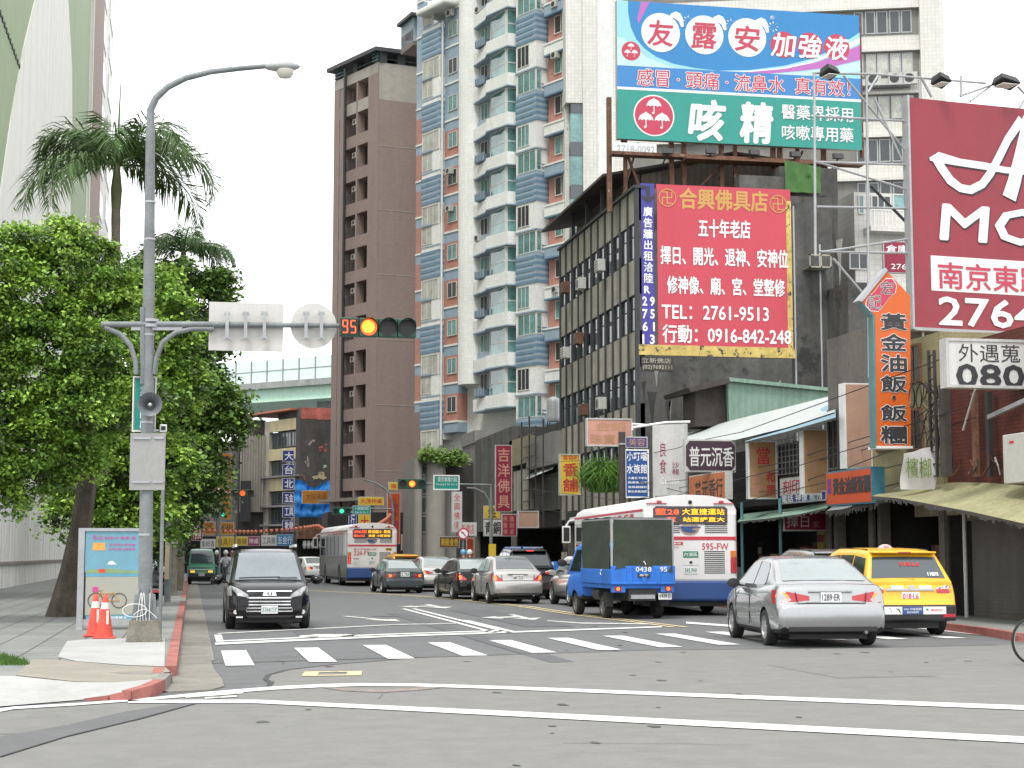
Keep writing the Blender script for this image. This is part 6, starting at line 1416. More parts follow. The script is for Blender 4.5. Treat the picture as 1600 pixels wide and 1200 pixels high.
sign('wall_billboard', 'narrow violet strip board with a down arrow beside the big red board', fn, (1000, 286), (1024.6, 542), 'board_violet',
     [tr_('廣告牆出租洽陸R', 1004.5, 322, 1021, 461, 'ink_white', .03, True)] + [tr_(s_, 1003.5, 463 + k * 19.8, 1023, 478.5 + k * 19.8, 'ink_white', .03) for k, s_ in enumerate(('2 9', '7 5', '6 1', '1 3'))], side='board_violet', th=.02,
     extra=lambda t, f: (lambda q: (q.fpoly(f, [f.px(*p) for p in ((1009.5, 291), (1015.5, 291), (1015.5, 309), (1022, 304), (1022, 309), (1012.5, 318), (1003, 309), (1003, 304), (1009.5, 309))], .005, .02, 'ink'), q.build('arrow', t)))(MB()))
# ---------------------------------------------------------------- the rooftop billboard
mat('bb_blue', '#2f8fd0', .4, var=.04, sc=.4, streak=.05); mat('bb_blue_deep', '#3f8ed2', .4, var=.04); mat('bb_cyan', '#a5e4ea', .4, var=.05, sc=.5); mat('bb_pale', '#cdeff0', .4, var=.03); mat('bb_magenta', '#c873c4', .4, var=.04); mat('bb_teal', '#29a394', .4, var=.05, sc=.4, streak=.08); mat('bb_red', '#d0405c', .4, var=.03); mat('bb_white', (.68, .68, .67), .4, var=.03)
YB = YN + 2.2; fB = AY(YB)
u0, u1, v0, v1 = pbox(fB, (963.5, 3), (1347, 230)); v0 = (fB.px(963.5, 220)[1] + fB.px(1347, 231)[1]) / 2; v1 = (fB.px(963.5, 3)[1] + fB.px(1347, 22)[1]) / 2
t = thing('rooftop_billboard', 'huge blue and teal medicine billboard on a rusty rooftop frame', 'billboard', fB.P((u0 + u1) / 2, zp))
q = MB(); q.fbox(fB, u0, u1, v0, v1, -.3, -.02, 'steel'); q.build('panel', t)
Wd, Hh = u1 - u0, v1 - v0
def B(x, y): return (u0 + (x - 963.5) / 383.5 * Wd, v1 - ((y - (x - 963.5) * .0385) - 3) / 214 * Hh)      # straightens the board's slant
def bp(q, pts, d, m): q.fpoly(fB, [B(*p) for p in pts], -.02, d, m)
def br_(q, x0, y0, x1, y1, d, m): a = (u0 + (x0 - 963.5) / 383.5 * Wd); b = (u0 + (x1 - 963.5) / 383.5 * Wd); q.fbox(fB, a, b, v1 - (y1 - 3) / 214 * Hh, v1 - (y0 - 3) / 214 * Hh, -.02, d, m)
q = MB(); br_(q, 963.5, 3, 1347, 104, 0, 'bb_blue'); br_(q, 963.5, 104, 1347, 137, .002, 'bb_blue_deep'); br_(q, 963.5, 137, 1347, 141, .006, 'bb_white'); br_(q, 963.5, 141, 1347, 217, .002, 'bb_teal')
def arc(pts): return pts
a0 = [(963.5, 3), (981, 3)] + [(981 + .0 * k, 3) for k in ()]
edge_ = [(981, 3), (981, 22), (985, 44), (993, 62), (1006, 76), (1024, 88), (1050, 97), (1085, 102), (1120, 104)]
def B0(x, y): return (u0 + (x - 963.5) / 383.5 * Wd, v1 - (y - 3) / 214 * Hh)
def b0(q, pts, d, m): q.fpoly(fB, [B0(*p) for p in pts], -.02, d, m)
b0(q, edge_ + [(963.5, 104), (963.5, 3)], .004, 'bb_cyan'); b0(q, [(963.5, 60), (975, 62), (990, 75), (1010, 90), (1040, 100), (1060, 104), (963.5, 104)], .006, 'bb_pale')
b0(q, [(1001, 3), (1014, 3), (1006, 20), (997, 38), (995, 30)], .006, 'bb_magenta')
sw = [(1120, 104), (1170, 100), (1225, 90), (1270, 76), (1310, 56), (1347, 30)]
b0(q, sw + [(1347, 104)], .004, 'bb_cyan'); b0(q, [(1160, 104), (1225, 95), (1275, 82), (1315, 66), (1347, 50), (1347, 74), (1300, 88), (1250, 97), (1200, 104)], .006, 'bb_magenta'); b0(q, [(1205, 104), (1255, 98), (1300, 89), (1347, 76), (1347, 92), (1300, 99), (1260, 104)], .007, 'bb_pale'); b0(q, [(1120, 104), (1170, 101.5), (1225, 92.5), (1270, 79.5), (1310, 60), (1347, 38), (1347, 47), (1310, 66), (1270, 83), (1225, 95), (1170, 103)], .0065, 'bb_white')
q.build('printed_face', t)
def disc_(x, y, r, d, m): u, v = B0(x, y); k = r / 383.5 * Wd; q = MB(); q.disc(fB, u, v, k, k, -.02, d, m); q.build('printed_roundel', t)
for x, y in ((1031, 49.5), (1099, 49), (1166.5, 49)): disc_(x, y, 30, .012, 'bb_white')
for x, y in ((1224, 57), (1266.5, 56), (1309.5, 56)): disc_(x, y, 20.5, .012, 'bb_red')
disc_(985, 81, 14.5, .012, 'bb_red'); disc_(1019.5, 179, 31.5, .01, 'bb_white'); disc_(1019.5, 179, 29.5, .014, 'bb_red')
def umb(x, y, s, d=.02):
    q = MB(); b0(q, [(x + s * a, y + s * b) for a, b in ((-1, .1), (-.92, -.3), (-.6, -.7), (-.1, -.95), (0, -1.1), (.1, -.95), (.6, -.7), (.92, -.3), (1, .1), (.75, -.05), (.5, .1), (.25, -.05), (.07, .05), (.07, .95), (-.05, 1.15), (-.25, 1.05), (-.28, .85), (-.16, .85), (-.1, .98), (-.05, .9), (-.05, .05), (-.25, -.05), (-.5, .1), (-.75, -.05))], d, 'bb_white'); q.build('printed_umbrella', t)
for x, y, s in ((1019.5, 164, 11.5), (1007, 186, 11.5), (1032, 186, 11.5), (985, 74, 5), (979.5, 84, 5), (990.5, 84, 5)): umb(x, y, s)
for x, y in ((1054, 26), (1121, 27), (1188, 27)):
    q = MB(); b0(q, [(x + a, y + b) for a, b in ((-11, 2), (-7, -7), (1, -11), (8, -8), (12, 0), (13, 12), (9, 13), (5, 4), (-3, -1))], .016, 'bb_white')
    for k in range(8): a = k * .785; b0(q, [(x + 20 + 5 * math.cos(a) + .6, y + 2 + 5 * math.sin(a)), (x + 20 + 8 * math.cos(a) + .6, y + 2 + 8 * math.sin(a)), (x + 20 + 8 * math.cos(a) - .6, y + 2 + 8 * math.sin(a) + .8), (x + 20 + 5 * math.cos(a) - .6, y + 2 + 5 * math.sin(a) + .8)], .016, 'bb_white')
    q.build('printed_umbrella', t)
q = {}
def tb(s_, x0, y0, x1, y1, m, d=.024, b=.03, sl=0):
    g = q.setdefault((m, len(q)), MB()); A = B0(x0, y1); C = B0(x1, y0); g.text(s_, fB, A[0], C[0], A[1], C[1], m, d, b, sl)
for s_, x in (('友', 1031), ('露', 1099), ('安', 1166.5)): tb(s_, x - 19, 31, x + 19, 70, 'bb_red', b=.03, sl=.08)
for s_, x in (('加', 1224), ('強', 1266.5), ('液', 1309.5)): tb(s_, x - 18, 39, x + 18, 76, 'bb_white', b=.035, sl=.15)
for d, b, m in ((.02, .07, 'bb_white'), (.026, .012, 'bb_red')): tb('感冒 · 頭痛 · 流鼻水  真有效！', 994, 107.5, 1329, 134, m, d, b)
tb('咳', 1076, 152, 1127, 213, 'bb_white', b=.06, sl=.12); tb('精', 1155, 152, 1203, 213, 'bb_white', b=.06, sl=.06); tb('醫藥界採用', 1219, 151, 1333, 174, 'bb_white', b=.02); tb('咳嗽專用藥', 1219, 183, 1333, 206, 'bb_white', b=.02); tb('®', 1203, 12, 1210, 18, 'bb_white', b=0)
for m, g in q.items(): g.build('lettering', t)
q = MB(); zz = zp
for px, w_ in ((956.5, .2), (982, .16), (1056, .2), (1076, .2), (1136, .2), (1158, .16), (1219, .2), (1230, .2), (1258, .16), (1300, .2)):
    u = fB.u(px, -.5); top_ = v1 + .1 if px in (956.5,) else v0 + .4; q.fbox(fB, u - w_ / 2, u + w_ / 2, zp - .5, fB.px(957, 147)[1] if px == 956.5 else top_, -.5 - w_, -.5, 'rust')
q.fbox(fB, u0 - .3, u1, v0 - .75, v0 - .6, -.4, .15, 'rust'); q.fbox(fB, u0 + 3, u1 - 2.2, v0 - .9, v0 - .8, -.3, .6, 'rust'); q.bar(fB.P(u0 + 1.4, zp, -.6), fB.P(u0 + .2, v0 + .5, -.6), .1, 'rust'); q.bar(fB.P(u0 + .3, zp, -.6), fB.P(u0 + 1.1, v0, -.6), .08, 'rust'); q.bar(fB.P(u0 + 3.6, zp + .4, -.6), fB.P(u0 + 5, v0 - .8, -.6), .1, 'rust'); q.bar(fB.P(u1 - 4, zp, -.9), fB.P(u1 - 2.6, v0, -.7), .1, 'rust'); q.fbox(fB, u1, u1 + .08, v0 - .3, v1, -.3, .02, 'rust'); q.build('steel_frame', t)
def flood(t, fr, px, py, d, up=1):
    u, v = fr.px(px, py, d); q = MB(); P = [fr.P(u + a * .22, v + b, d + c) for a, b, c in ((-1, .12, .05), (1, .12, .05), (1, -.12, .12), (-1, -.12, .12), (-1, .16, -.2), (1, .16, -.2), (1, -.1, -.2), (-1, -.1, -.2))]
    q.hexa(P, 'dark_metal'); q.bar(fr.P(u, v - .1, d), fr.P(u - .15, v - .5, d - .4), .05, 'dark_metal'); o = q.build('floodlight', t); return o
for px, py in ((1044, 236), (1111, 236), (1179, 238), (1243, 241), (1310, 244)): flood(t, fB, px, py, .45)
u0_, u1_, w0, w1 = pbox(fB, (958, 222), (1026, 243), .12); q = MB(); q.fbox(fB, u0_, u1_, w0, w1, .05, .12, 'bb_white'); o = q.build('phone_placard', t); q = MB(); a, b, c_, e_ = pbox(fB, (964, 226), (1023, 240), .12); q.text('2718-0092', fB, a, b, c_, e_, 'steel', .13, .01); q.build('lettering', o)

# ---------------------------------------------------------------- the maroon motel board on its tube frame, the white board and the arrow sign
mat('motel_red', '#a33a48', .5, var=.07, sc=.4, streak=.1); mat('motel_shadow', (.03, .028, .04), .6); mat('arrow_orange', (.55, .105, .012), .45, var=.05, streak=.06); mat('arrow_teal', '#5f8f93', .5, var=.12, streak=.2); mat('paper_white', (.56, .56, .54), .55, var=.06, streak=.2)
fm = Fr(at(1437, 40.5), 40.5, 7.5)
u0, u1, v0, v1 = pbox(fm, (1438, 154), (1740, 512)); v0 = fm.px(1443, 512)[1]
t = thing('motel_billboard', 'tall maroon billboard with white script and bold lettering on a tube frame', 'billboard', fm.P(u0 + 1, v0))
q = MB(); q.fbox(fm, 0, 4.6, v0, v1, -.2, 0, 'motel_red'); q.fbox(fm, -.06, 0, v0 - .05, v1 + .05, -.25, .05, 'steel'); q.fbox(fm, 0, 4.6, v0 - .08, v0, -.25, .05, 'steel'); q.build('panel', t)
q = MB(); u_, _, w0, w1 = pbox(fm, (1454, 399), (1600, 462)); q.fbox(fm, u_, 4.4, w0, w1, 0, .008, 'bb_white'); q.build('white_band', t)
def mt(s_, px0, py0, px1, py1, m, b, sl=0, sh=None):
    a, _, _, e_ = pbox(fm, (px0, py0), (px1, py1)); b_, _ = fm.px(px1, py1 + 8); c_ = fm.px(px0, py1)[1]; q = MB()
    if sh: q.text(s_, fm, a + .03, b_ + .03, c_ - .035, e_ - .035, 'motel_shadow', .014, b, sl)
    q.text(s_, fm, a, b_, c_, e_, m, .022, b, sl); q.build('lettering', t)
mt('MO', 1470, 319, 1636, 374, 'bb_white', .06, .12, 1); mt('南京東路', 1465, 409, 1634, 450, 'bb_red', .025); mt('2764', 1466, 464, 1622, 507, 'bb_white', .05)
q = MB()
def script(pts, ws, d, m, off=0.):
    P = [fm.px(*p) for p in pts]; L, R_ = [], []
    for i, p in enumerate(P):
        a, b = P[max(i - 1, 0)], P[min(i + 1, len(P) - 1)]; dx, dy = b[0] - a[0], b[1] - a[1]; l = math.hypot(dx, dy); nx, ny = -dy / l * ws[i] * 1.45, dx / l * ws[i] * 1.45; L.append((p[0] + nx + off, p[1] + ny - off)); R_.append((p[0] - nx + off, p[1] - ny - off))
    for i in range(len(P) - 1): q.face([fm.P(*L[i], d), fm.P(*L[i + 1], d), fm.P(*R_[i + 1], d), fm.P(*R_[i], d)], m)
for m, d, o in (('motel_shadow', .014, .04), ('bb_white', .022, 0)):
    script([(1452, 249), (1466, 246), (1500, 254), (1540, 260), (1570, 266), (1596, 268), (1640, 274)], [.03, .10, .07, .07, .06, .06, .05], d, m, o)
    script([(1460, 246), (1470, 262), (1484, 282), (1500, 294), (1516, 297), (1534, 288), (1546, 272), (1558, 250), (1574, 218), (1596, 186)], [.08, .09, .09, .08, .08, .08, .08, .08, .08, .09], d + .001, m, o)
    script([(1606, 184), (1600, 214), (1592, 250), (1584, 284), (1576, 310)], [.12, .12, .13, .14, .15], d + .002, m, o)
    script([(1612, 306), (1625, 300), (1650, 296)], [.06, .08, .08], d + .003, m, o)
q.build('script_lettering', t)
q = MB()
def tub(pts, r, d=-.15, m='steel'): q.tube([fm.P(*fm.px(*p, dd), dd) for p, dd in zip(pts, d if isinstance(d, (list, tuple)) else [d] * len(pts))], r, m, 6)
for pts in (((1272, 114), (1274, 400)), ((1354, 120), (1358, 590)), ((1437, 125), (1444, 660)), ((1270, 114), (1370, 116), (1540, 130)), ((1318, 118), (1437, 262)), ((1440, 122), (1456, 152)), ((1274, 252), (1442, 304)), ((1275, 182), (1437, 190)), ((1276, 323), (1440, 326)), ((1280, 393), (1442, 396)), ((1290, 393), (1442, 370)), ((1302, 404), (1350, 460)), ((1366, 152), (1410, 252)), ((1274, 253), (1440, 258)), ((1502, 152), (1502, 118)), ((1516, 158), (1552, 132), (1500, 150)), ((1356, 145), (1372, 118)), ((1590, 135), (1604, 150), (1592, 170))): tub(pts, .035 if abs(pts[0][0] - pts[-1][0]) < 20 else .03)
tub(((1360, 290), (1440, 372), (1446, 392)), .04, -.3, 'dark_metal'); q.build('tube_frame', t)
for px, py, w_ in ((1291, 115, .24), (1465, 128, .24), (1566, 130, .42)):
    u, v = fm.px(px, py); q = MB(); q.hexa([fm.P(u + a * w_, v + b - a * .06, d) for a, b, d in ((-.7, -.02, .45), (.7, -.05, .45), (.75, -.12, -.1), (-.7, -.1, -.1), (-.6, .14, .35), (.55, .12, .35), (.5, .1, -.1), (-.5, .12, -.1))], 'dark_metal'); o = q.build('floodlight', t, bevel=.02); q = MB(); q.fbox(fm, u - w_ * .6, u + w_ * .5, v - .13, v - .11, -.05, .4, 'lamp_glass'); q.build('glass', o)
fw2 = AY(33.0); u0, u1, v0, v1 = pbox(fw2, (1477, 528), (1700, 609))
sign('shop_sign', 'white board with dark grey characters and 080 under the maroon billboard', fw2, (1477, 528), (1668, 609), 'paper_white', [tr_('外遇蒐', 1497, 537, 1594, 567, 'ink', .0), tr_('080', 1494, 569, 1600, 606, 'ink', .06)], th=.3, rim='sign_side')
fa = AY(37.6); t = thing('arrow_sign', 'tall orange arrow-headed sign with black outlined characters', 'sign', fa.P(fa.u(1395), fa.px(1395, 698)[1]))
shape = [fa.px(*p) for p in ((1370, 698), (1423, 698), (1422, 463), (1385, 423), (1345, 470), (1367, 493))]
q = MB(); q.fpoly(fa, shape, 0, .01, 'arrow_orange'); q.build('face', t)
q = MB(); du = .06; q.fpoly(fa, [(u - (.0 if i in (1, 2) else .05), v + (.03 if i in (3, 4) else -.02)) for i, (u, v) in enumerate(shape)], -.3, -.002, 'arrow_teal'); q.fpoly(fa, [fa.px(*p) for p in ((1383, 419), (1386, 423), (1346, 472), (1340, 470))], -.3, .05, 'steel'); q.fpoly(fa, [fa.px(*p) for p in ((1369, 697), (1425, 697), (1425, 701), (1369, 701))], -.5, .06, 'bb_white'); q.build('case', t)
q = MB(); P = [fa.px(*p) for p in ((1384, 436), (1394, 436), (1400, 446), (1398, 458), (1388, 466), (1380, 478), (1372, 486), (1360, 485), (1353, 477), (1355, 466), (1366, 456), (1374, 445))]; cu = sum(p[0] for p in P) / 12; cv = sum(p[1] for p in P) / 12; q.fpoly(fa, [(cu + (u - cu) * 1.05, cv + (v - cv) * 1.05) for u, v in P], .01, .014, 'bb_white'); q.fpoly(fa, P, .014, .018, 'bb_red'); q.build('red_blot', t)
q = MB(); q2 = MB()
for s_, a in (('宏', (1375, 440, 1395, 461)), ('記', (1356, 460, 1377, 483))):
    b = pbox(fa, a[:2], a[2:]); q.text(s_, fa, *b, 'ink', .024, .0); q2.text(s_, fa, *b, 'bb_white', .021, .04)
for k, ch in enumerate('黃金油飯·飯糰'):
    ys = ((490, 516), (522, 548), (554, 581), (587, 613), (618, 625), (633, 658), (666, 693))[k]; xs = (1376, 1416) if ch != '·' else (1393, 1399)
    b = pbox(fa, (xs[0], ys[0]), (xs[1], ys[1])); q.text(ch, fa, *b, 'ink', .024, .06); q2.text(ch, fa, *b, 'bb_white', .018, .12)
q2.build('lettering_outline', t); q.build('lettering', t)
# ---------------------------------------------------------------- the row of shops along the pavement
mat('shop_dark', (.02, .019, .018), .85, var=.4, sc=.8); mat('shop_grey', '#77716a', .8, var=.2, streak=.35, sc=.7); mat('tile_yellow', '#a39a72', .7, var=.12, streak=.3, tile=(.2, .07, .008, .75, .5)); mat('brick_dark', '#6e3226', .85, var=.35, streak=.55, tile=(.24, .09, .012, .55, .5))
mat('shutter', (.115, .108, .095), .55, var=.15, me=.1, streak=.3); mat('awning_cream', '#a5a27a', .75, var=.14, sc=1.2, streak=.2, rib=(.12, .012)); mat('awning_white', (.40, .44, .43), .6, var=.1, streak=.1); mat('awning_blue', '#8fb4c4', .6, var=.12, streak=.1); mat('awning_green', '#8fb09c', .6, var=.1, rib=(.28, .02), streak=.25); mat('awning_edge', (.05, .047, .043), .9, var=.3)
mat('beige_sign', '#c79a6c', .6, var=.12, sc=1.3, streak=.22); mat('beige_pink', '#c6a08a', .6, var=.1, streak=.2); mat('orange_sign', '#cf4f1c', .5, var=.08, streak=.1); mat('teal_case', '#3f7f95', .5, var=.2, sc=3); mat('maroon_sign', '#9a1f40', .5, var=.07, streak=.08); mat('pink_sign', '#dba08c', .6, var=.1, streak=.12); mat('blue_sign', '#28599a', .5, var=.07); mat('purple_sign', '#56497f', .55, var=.12, streak=.1); mat('white_sign', (.5, .49, .48), .55, var=.1, streak=.25, patch=((.36, .2, .24), 1.6, .7)); mat('plum', (.045, .022, .035), .5, var=.1); mat('deep_blue_sign', '#20358f', .5, var=.06); mat('orange_pale', '#cf7a4a', .6, var=.12, streak=.15); mat('sign_orange_deep', '#d08a1f', .55, var=.12, streak=.12); mat('magenta_sign', '#a8356f', .55, var=.1); mat('goods_red', (.22, .03, .03), .7, var=.3); mat('goods_yellow', (.4, .3, .05), .7, var=.3); mat('goods_white', (.33, .33, .32), .7, var=.25); mat('cyan_sign', '#3c8cc0', .55, var=.1)
XS = 17.5; fx = AX(XS)
def Yx(px, X=XS): r = ray(px, 865); return X * r.y / r.x
def shop(name, label, px0, px1, ztop, wallm, z0=3.1, posts=True, X=XS, depth=7., back=3.2):
    """one shop house: its upper front over an open arcade with a dark back wall"""
    ya, yb = Yx(px1, X), Yx(px0, X); f = AX(X); t = thing(name, label, 'building', (X, (ya + yb) / 2, .14), group='shop houses')
    q = MB(); q.box(X, X + depth, ya + .02, yb - .02, z0, ztop, wallm); q.build('upper_wall', t)
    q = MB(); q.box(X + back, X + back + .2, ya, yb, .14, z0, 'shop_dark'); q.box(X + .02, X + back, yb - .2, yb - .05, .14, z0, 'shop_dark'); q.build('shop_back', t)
    if posts:
        for y in (ya + .25, yb - .25): q = MB(); q.box(X + .02, X + .3, y - .15, y + .15, .14, z0, 'shop_grey'); q.build('post', t)
    return t, f, ya, yb
def fill(t, X, ya, yb, seed, n=9):
    rnd = random.Random(seed)
    for k in range(n):
        y = rnd.uniform(ya + .5, yb - .7); x = X + rnd.uniform(.5, 2.2); h = rnd.uniform(.5, 2.2); w_ = rnd.uniform(.3, .9); m = rnd.choice(('goods_red', 'goods_yellow', 'goods_white', 'shop_grey', 'shop_grey', 'rust', 'shop_dark')); q = MB(); q.box(x, x + .4, y, y + w_, .14, .14 + h, m)
        for j in range(int(h / .35)): q.box(x - .02, x, y + .04, y + w_ - .04, .2 + j * .35, .42 + j * .35, rnd.choice(('goods_red', 'goods_yellow', 'goods_white', 'shop_dark')))
        q.build('shelf', t)
# nearest: low shed with shutter and corrugated awning, brick wall above
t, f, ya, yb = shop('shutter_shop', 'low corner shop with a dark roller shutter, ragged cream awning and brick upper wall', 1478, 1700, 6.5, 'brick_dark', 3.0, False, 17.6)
q = MB(); s0, s1 = f.u(1513), f.u(1690); q.fbox(f, s0, s1, .14, 2.35, -.5, -.1, 'shutter')
for k in range(24): q.fbox(f, s0, s1, .2 + k * .09, .22 + k * .09, -.1, -.085, 'shutter')
q.fbox(f, s0 - .05, s1, 2.35, 2.55, -.5, .05, 'shop_grey'); q.build('roller_shutter', t)
q = MB(); q.tube([f.P(f.u(1514), .14, .1), f.P(f.u(1514), 2.6, .1)], .045, 'sign_side', 8); q.build('post', t)
def awning(t, fpts, Xf, bpts, Xb, m, edge, n=26, sagn=.03, rag=.12, nm='awning'):
    Ff, Fb = AX(Xf), AX(Xb)
    def lerp(pts, a):
        x = a * (len(pts) - 1); i = min(int(x), len(pts) - 2); k = x - i; return V(pts[i]).lerp(V(pts[i + 1]), k)
    A = [V(Ff.P(*Ff.px(*p))) for p in fpts]; B_ = [V(Fb.P(*Fb.px(*p))) for p in bpts]; q = MB()
    def fn(a, b): p = lerp(A, a).lerp(lerp(B_, a), b); p.z -= sagn * math.sin(math.pi * b) * (1 + math.sin(a * 9)); return p
    q.grid(fn, n, 8, m); o = q.build(nm, t, smooth=70)
    if edge:
        rnd = random.Random(len(fpts)); q = MB()
        for k in range(n * 3):
            p, r_ = fn(k / (n * 3), 0), fn((k + 1) / (n * 3), 0); h = rag * rnd.uniform(.4, 1.2); q.face([p, r_, r_ - V((0, 0, h)), p - V((0, 0, h * rnd.uniform(.7, 1.2)))], edge)
        q.build('awning_fringe', o)
    return o
awning(t, ((1362, 775), (1400, 778), (1440, 785), (1520, 800), (1600, 818), (1680, 836)), 16.0, ((1420, 752), (1460, 746), (1510, 742), (1560, 739), (1610, 736), (1700, 730)), 18.2, 'awning_cream', 'awning_edge', 30)
q = MB(); a, b, c_, e_ = pbox(f, (1430, 788), (1600, 806)); q.fbox(f, a, b, 2.5, 3.0, -.1, .02, 'awning_cream'); q.build('fascia', t); fill(t, 17.6, Yx(1513, 17.6), Yx(1440, 17.6), 5, 5)
u0, u1, v0, v1 = pbox(AX(16.9), (1566, 680), (1640, 750)); q = MB(); f9 = AX(16.9); q.fbox(f9, u0, u1, v0, v1, -.5, 0, 'ac_white'); o = q.build('condenser_unit', t, bevel=.02); q = MB(); q.fbox(f9, u0 + .3, u0 + .5, v1 - .2, v1 - .15, 0, .006, 'ink_red'); q.build('label_plate', o)
q = MB(); f8 = AX(17.2); q.bar(f8.P(*f8.px(1545, 652)), f8.P(*f8.px(1610, 622)), .09, 'steel'); q.tube([f8.P(*f8.px(*p)) for p in ((1505, 672), (1524, 608))], .03, 'sign_side', 6); q.build('strut', t)
# tiled house behind the arrow sign, with lattice sign mast
t, f, ya, yb = shop('tiled_shop_house', 'yellow tiled shop house with dark windows behind the arrow sign', 1366, 1478, 6.9, 'tile_yellow', 3.1)
for a, b in ((1424, 1448), (1376, 1412)):
    for y0, y1 in ((640, 706), (540, 600)): window(t, f, f.u(a), f.u(b), f.px(a, y1)[1], f.px(a, y0)[1], 'old_glass', 'rust', 2, .02)
q = MB(); rnd = random.Random(4)
for px in (1459, 1468): u = f.u(px, .5); q.fbox(f, u - .03, u + .03, f.px(px, 745, .5)[1], f.px(px, 545, .5)[1], .47, .53, 'dark_metal')
for k in range(11): v = f.px(1459, 745 - k * 19, .5)[1]; q.fbox(f, f.u(1459, .5), f.u(1468, .5), v, v + .03, .48, .52, 'dark_metal')
q.fbox(f, f.u(1476, .6), f.u(1485, .6), f.px(1476, 745, .6)[1], f.px(1476, 600, .6)[1], .5, .65, 'roof_dark'); q.build('lattice_mast', t)
for k in range(9): q = MB(); pts = [V(f.P(f.u(1455 + rnd.uniform(-14, 22), .45), f.px(1460, y + rnd.uniform(-6, 6), .45)[1], .45 + rnd.uniform(-.1, .1))) for y in (600, 625, 650, 690, 735)]; q.tube(pts, .012, 'black', 4); q.build('cable', t)
q = MB(); q.tube([f.P(f.u(1450, .5) + .25 * math.cos(a * .35), f.px(1450, 617, .5)[1] + .3 * math.sin(a * .35), .5 + .01 * a) for a in range(40)], .018, 'black', 4); q.build('cable_coil', t)
q = MB(); f7 = AY(Yx(1452, 16.9)); q.grid(lambda a, b: V(f7.P(*f7.px(1404 + 52 * a + 4 * b, 765 - 56 * b - 12 * a * b), .1)) + V((.05 * math.sin(a * 7), .06 * math.sin(b * 5 + a * 3), 0)), 14, 10, 'white_sign'); o = q.build('torn_banner', t, smooth=60); q = MB(); a, b, c_, e_ = pbox(f7, (1410, 715), (1450, 748)); q.text('檳榔', f7, a, b, c_, e_, 'weed_green', .2, .0); q.build('lettering', o)
fill(t, XS, ya, yb, 8, 5)
# grey house behind the beige upright sign
t, f, ya, yb = shop('grey_shop_house', 'narrow grey shop house with dark window strips behind the tall beige sign', 1298, 1366, 7.6, 'shop_grey', 3.1)
for a, b in ((1300, 1316), (1340, 1362)): window(t, f, f.u(a), f.u(b), f.px(a, 735)[1], f.px(a, 640)[1], 'old_glass', 'shop_grey', 2, .02)
awning(t, ((1290, 798), (1320, 795), (1345, 790), (1382, 778)), 16.3, ((1300, 790), (1330, 786), (1350, 780), (1385, 772)), 17.5, 'awning_white', 'awning_edge', 16, rag=.16); fill(t, XS, ya, yb, 9, 6)
# low house under the white and blue sloping roof
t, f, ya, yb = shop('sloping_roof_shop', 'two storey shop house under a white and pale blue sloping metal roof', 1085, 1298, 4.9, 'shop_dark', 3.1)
q = MB()
for px in range(1200, 1254, 6): u = f.u(px, .06); q.fbox(f, u, u + .02, f.px(px, 742)[1], f.px(px, 688)[1], .05, .08, 'steel')
for k in range(7): v = f.px(1225, 742 - k * 9)[1]; q.fbox(f, f.u(1200), f.u(1254), v, v + .02, .08, .1, 'steel')
q.build('window_grille', t)
o = awning(t, ((1075, 692), (1146, 688), (1230, 668), (1304, 644)), 16.9, ((1073, 677), (1150, 655), (1230, 636), (1300, 618)), 20.5, 'awning_white', None, 20, .02, nm='sloping_roof'); awning(t, ((1165, 690), (1230, 674), (1306, 652)), 16.4, ((1205, 672), (1258, 650), (1305, 627)), 18.6, 'awning_blue', 'awning_edge', 16, .0, .1, nm='sloping_roof')
awning(t, ((1152, 815), (1200, 810), (1250, 803), (1292, 793)), 16.3, ((1160, 803), (1215, 797), (1260, 790), (1296, 784)), 17.5, 'awning_green', 'awning_edge', 16, rag=.08)
f6 = AY(63.2); q = MB(); q.fpoly(f6, [f6.px(*p) for p in ((1136, 592), (1304, 612), (1304, 660), (1140, 668))], -2, 0, 'awning_green'); q.fpoly(f6, [f6.px(*p) for p in ((1134, 590), (1306, 608), (1306, 613), (1134, 596))], -3, .2, 'awning_green'); q.fpoly(f6, [f6.px(*p) for p in ((1090, 610), (1136, 598), (1139, 665), (1090, 665))], -2, -.3, 'roof_dark'); q.fpoly(f6, [f6.px(*p) for p in ((1071, 607), (1134, 591), (1136, 600), (1075, 614))], -3.2, .4, 'roof_dark'); q.build('upper_shed', t)
fill(t, XS, ya, yb, 12, 16)
for px in (1112, 1160, 1220): q = MB(); u = f.u(px, .8); q.tube([f.P(u, .14, .8), f.P(u, 3.2, .8)], .05, 'arrow_teal', 8); q.build('post', t)
# farther houses under and beyond the old block
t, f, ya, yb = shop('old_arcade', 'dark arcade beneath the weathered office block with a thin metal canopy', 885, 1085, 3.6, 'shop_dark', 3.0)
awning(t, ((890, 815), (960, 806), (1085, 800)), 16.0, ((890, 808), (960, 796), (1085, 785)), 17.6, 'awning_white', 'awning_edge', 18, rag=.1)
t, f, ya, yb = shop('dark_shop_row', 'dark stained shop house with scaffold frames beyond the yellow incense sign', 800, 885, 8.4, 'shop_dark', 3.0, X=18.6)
for k, (a, b, y0, y1, m) in enumerate(((836, 882, 688, 735, 'podium_grey'), (806, 836, 690, 730, 'tile_yellow'), (800, 835, 740, 800, 'old_panel'), (842, 880, 745, 800, 'old_concrete'))): q = MB(); q.fbox(f, f.u(a), f.u(b), f.px(a, y1)[1], f.px(a, y0)[1], .01, .5 - .1 * k, m); q.build('wall_panel', t)
for px in (816, 828, 838, 850): q = MB(); u = f.u(px, .7); q.fbox(f, u, u + .08, 3, f.px(px, 640 + (px % 7) * 5, .7)[1], .7, .78, 'dark_metal'); q.build('scaffold_pole', t)
q = MB()
for k in range(9): v = 3.2 + k * .6; q.fbox(f, f.u(816, .7), f.u(838, .7), v, v + .05, .71, .77, 'dark_metal')
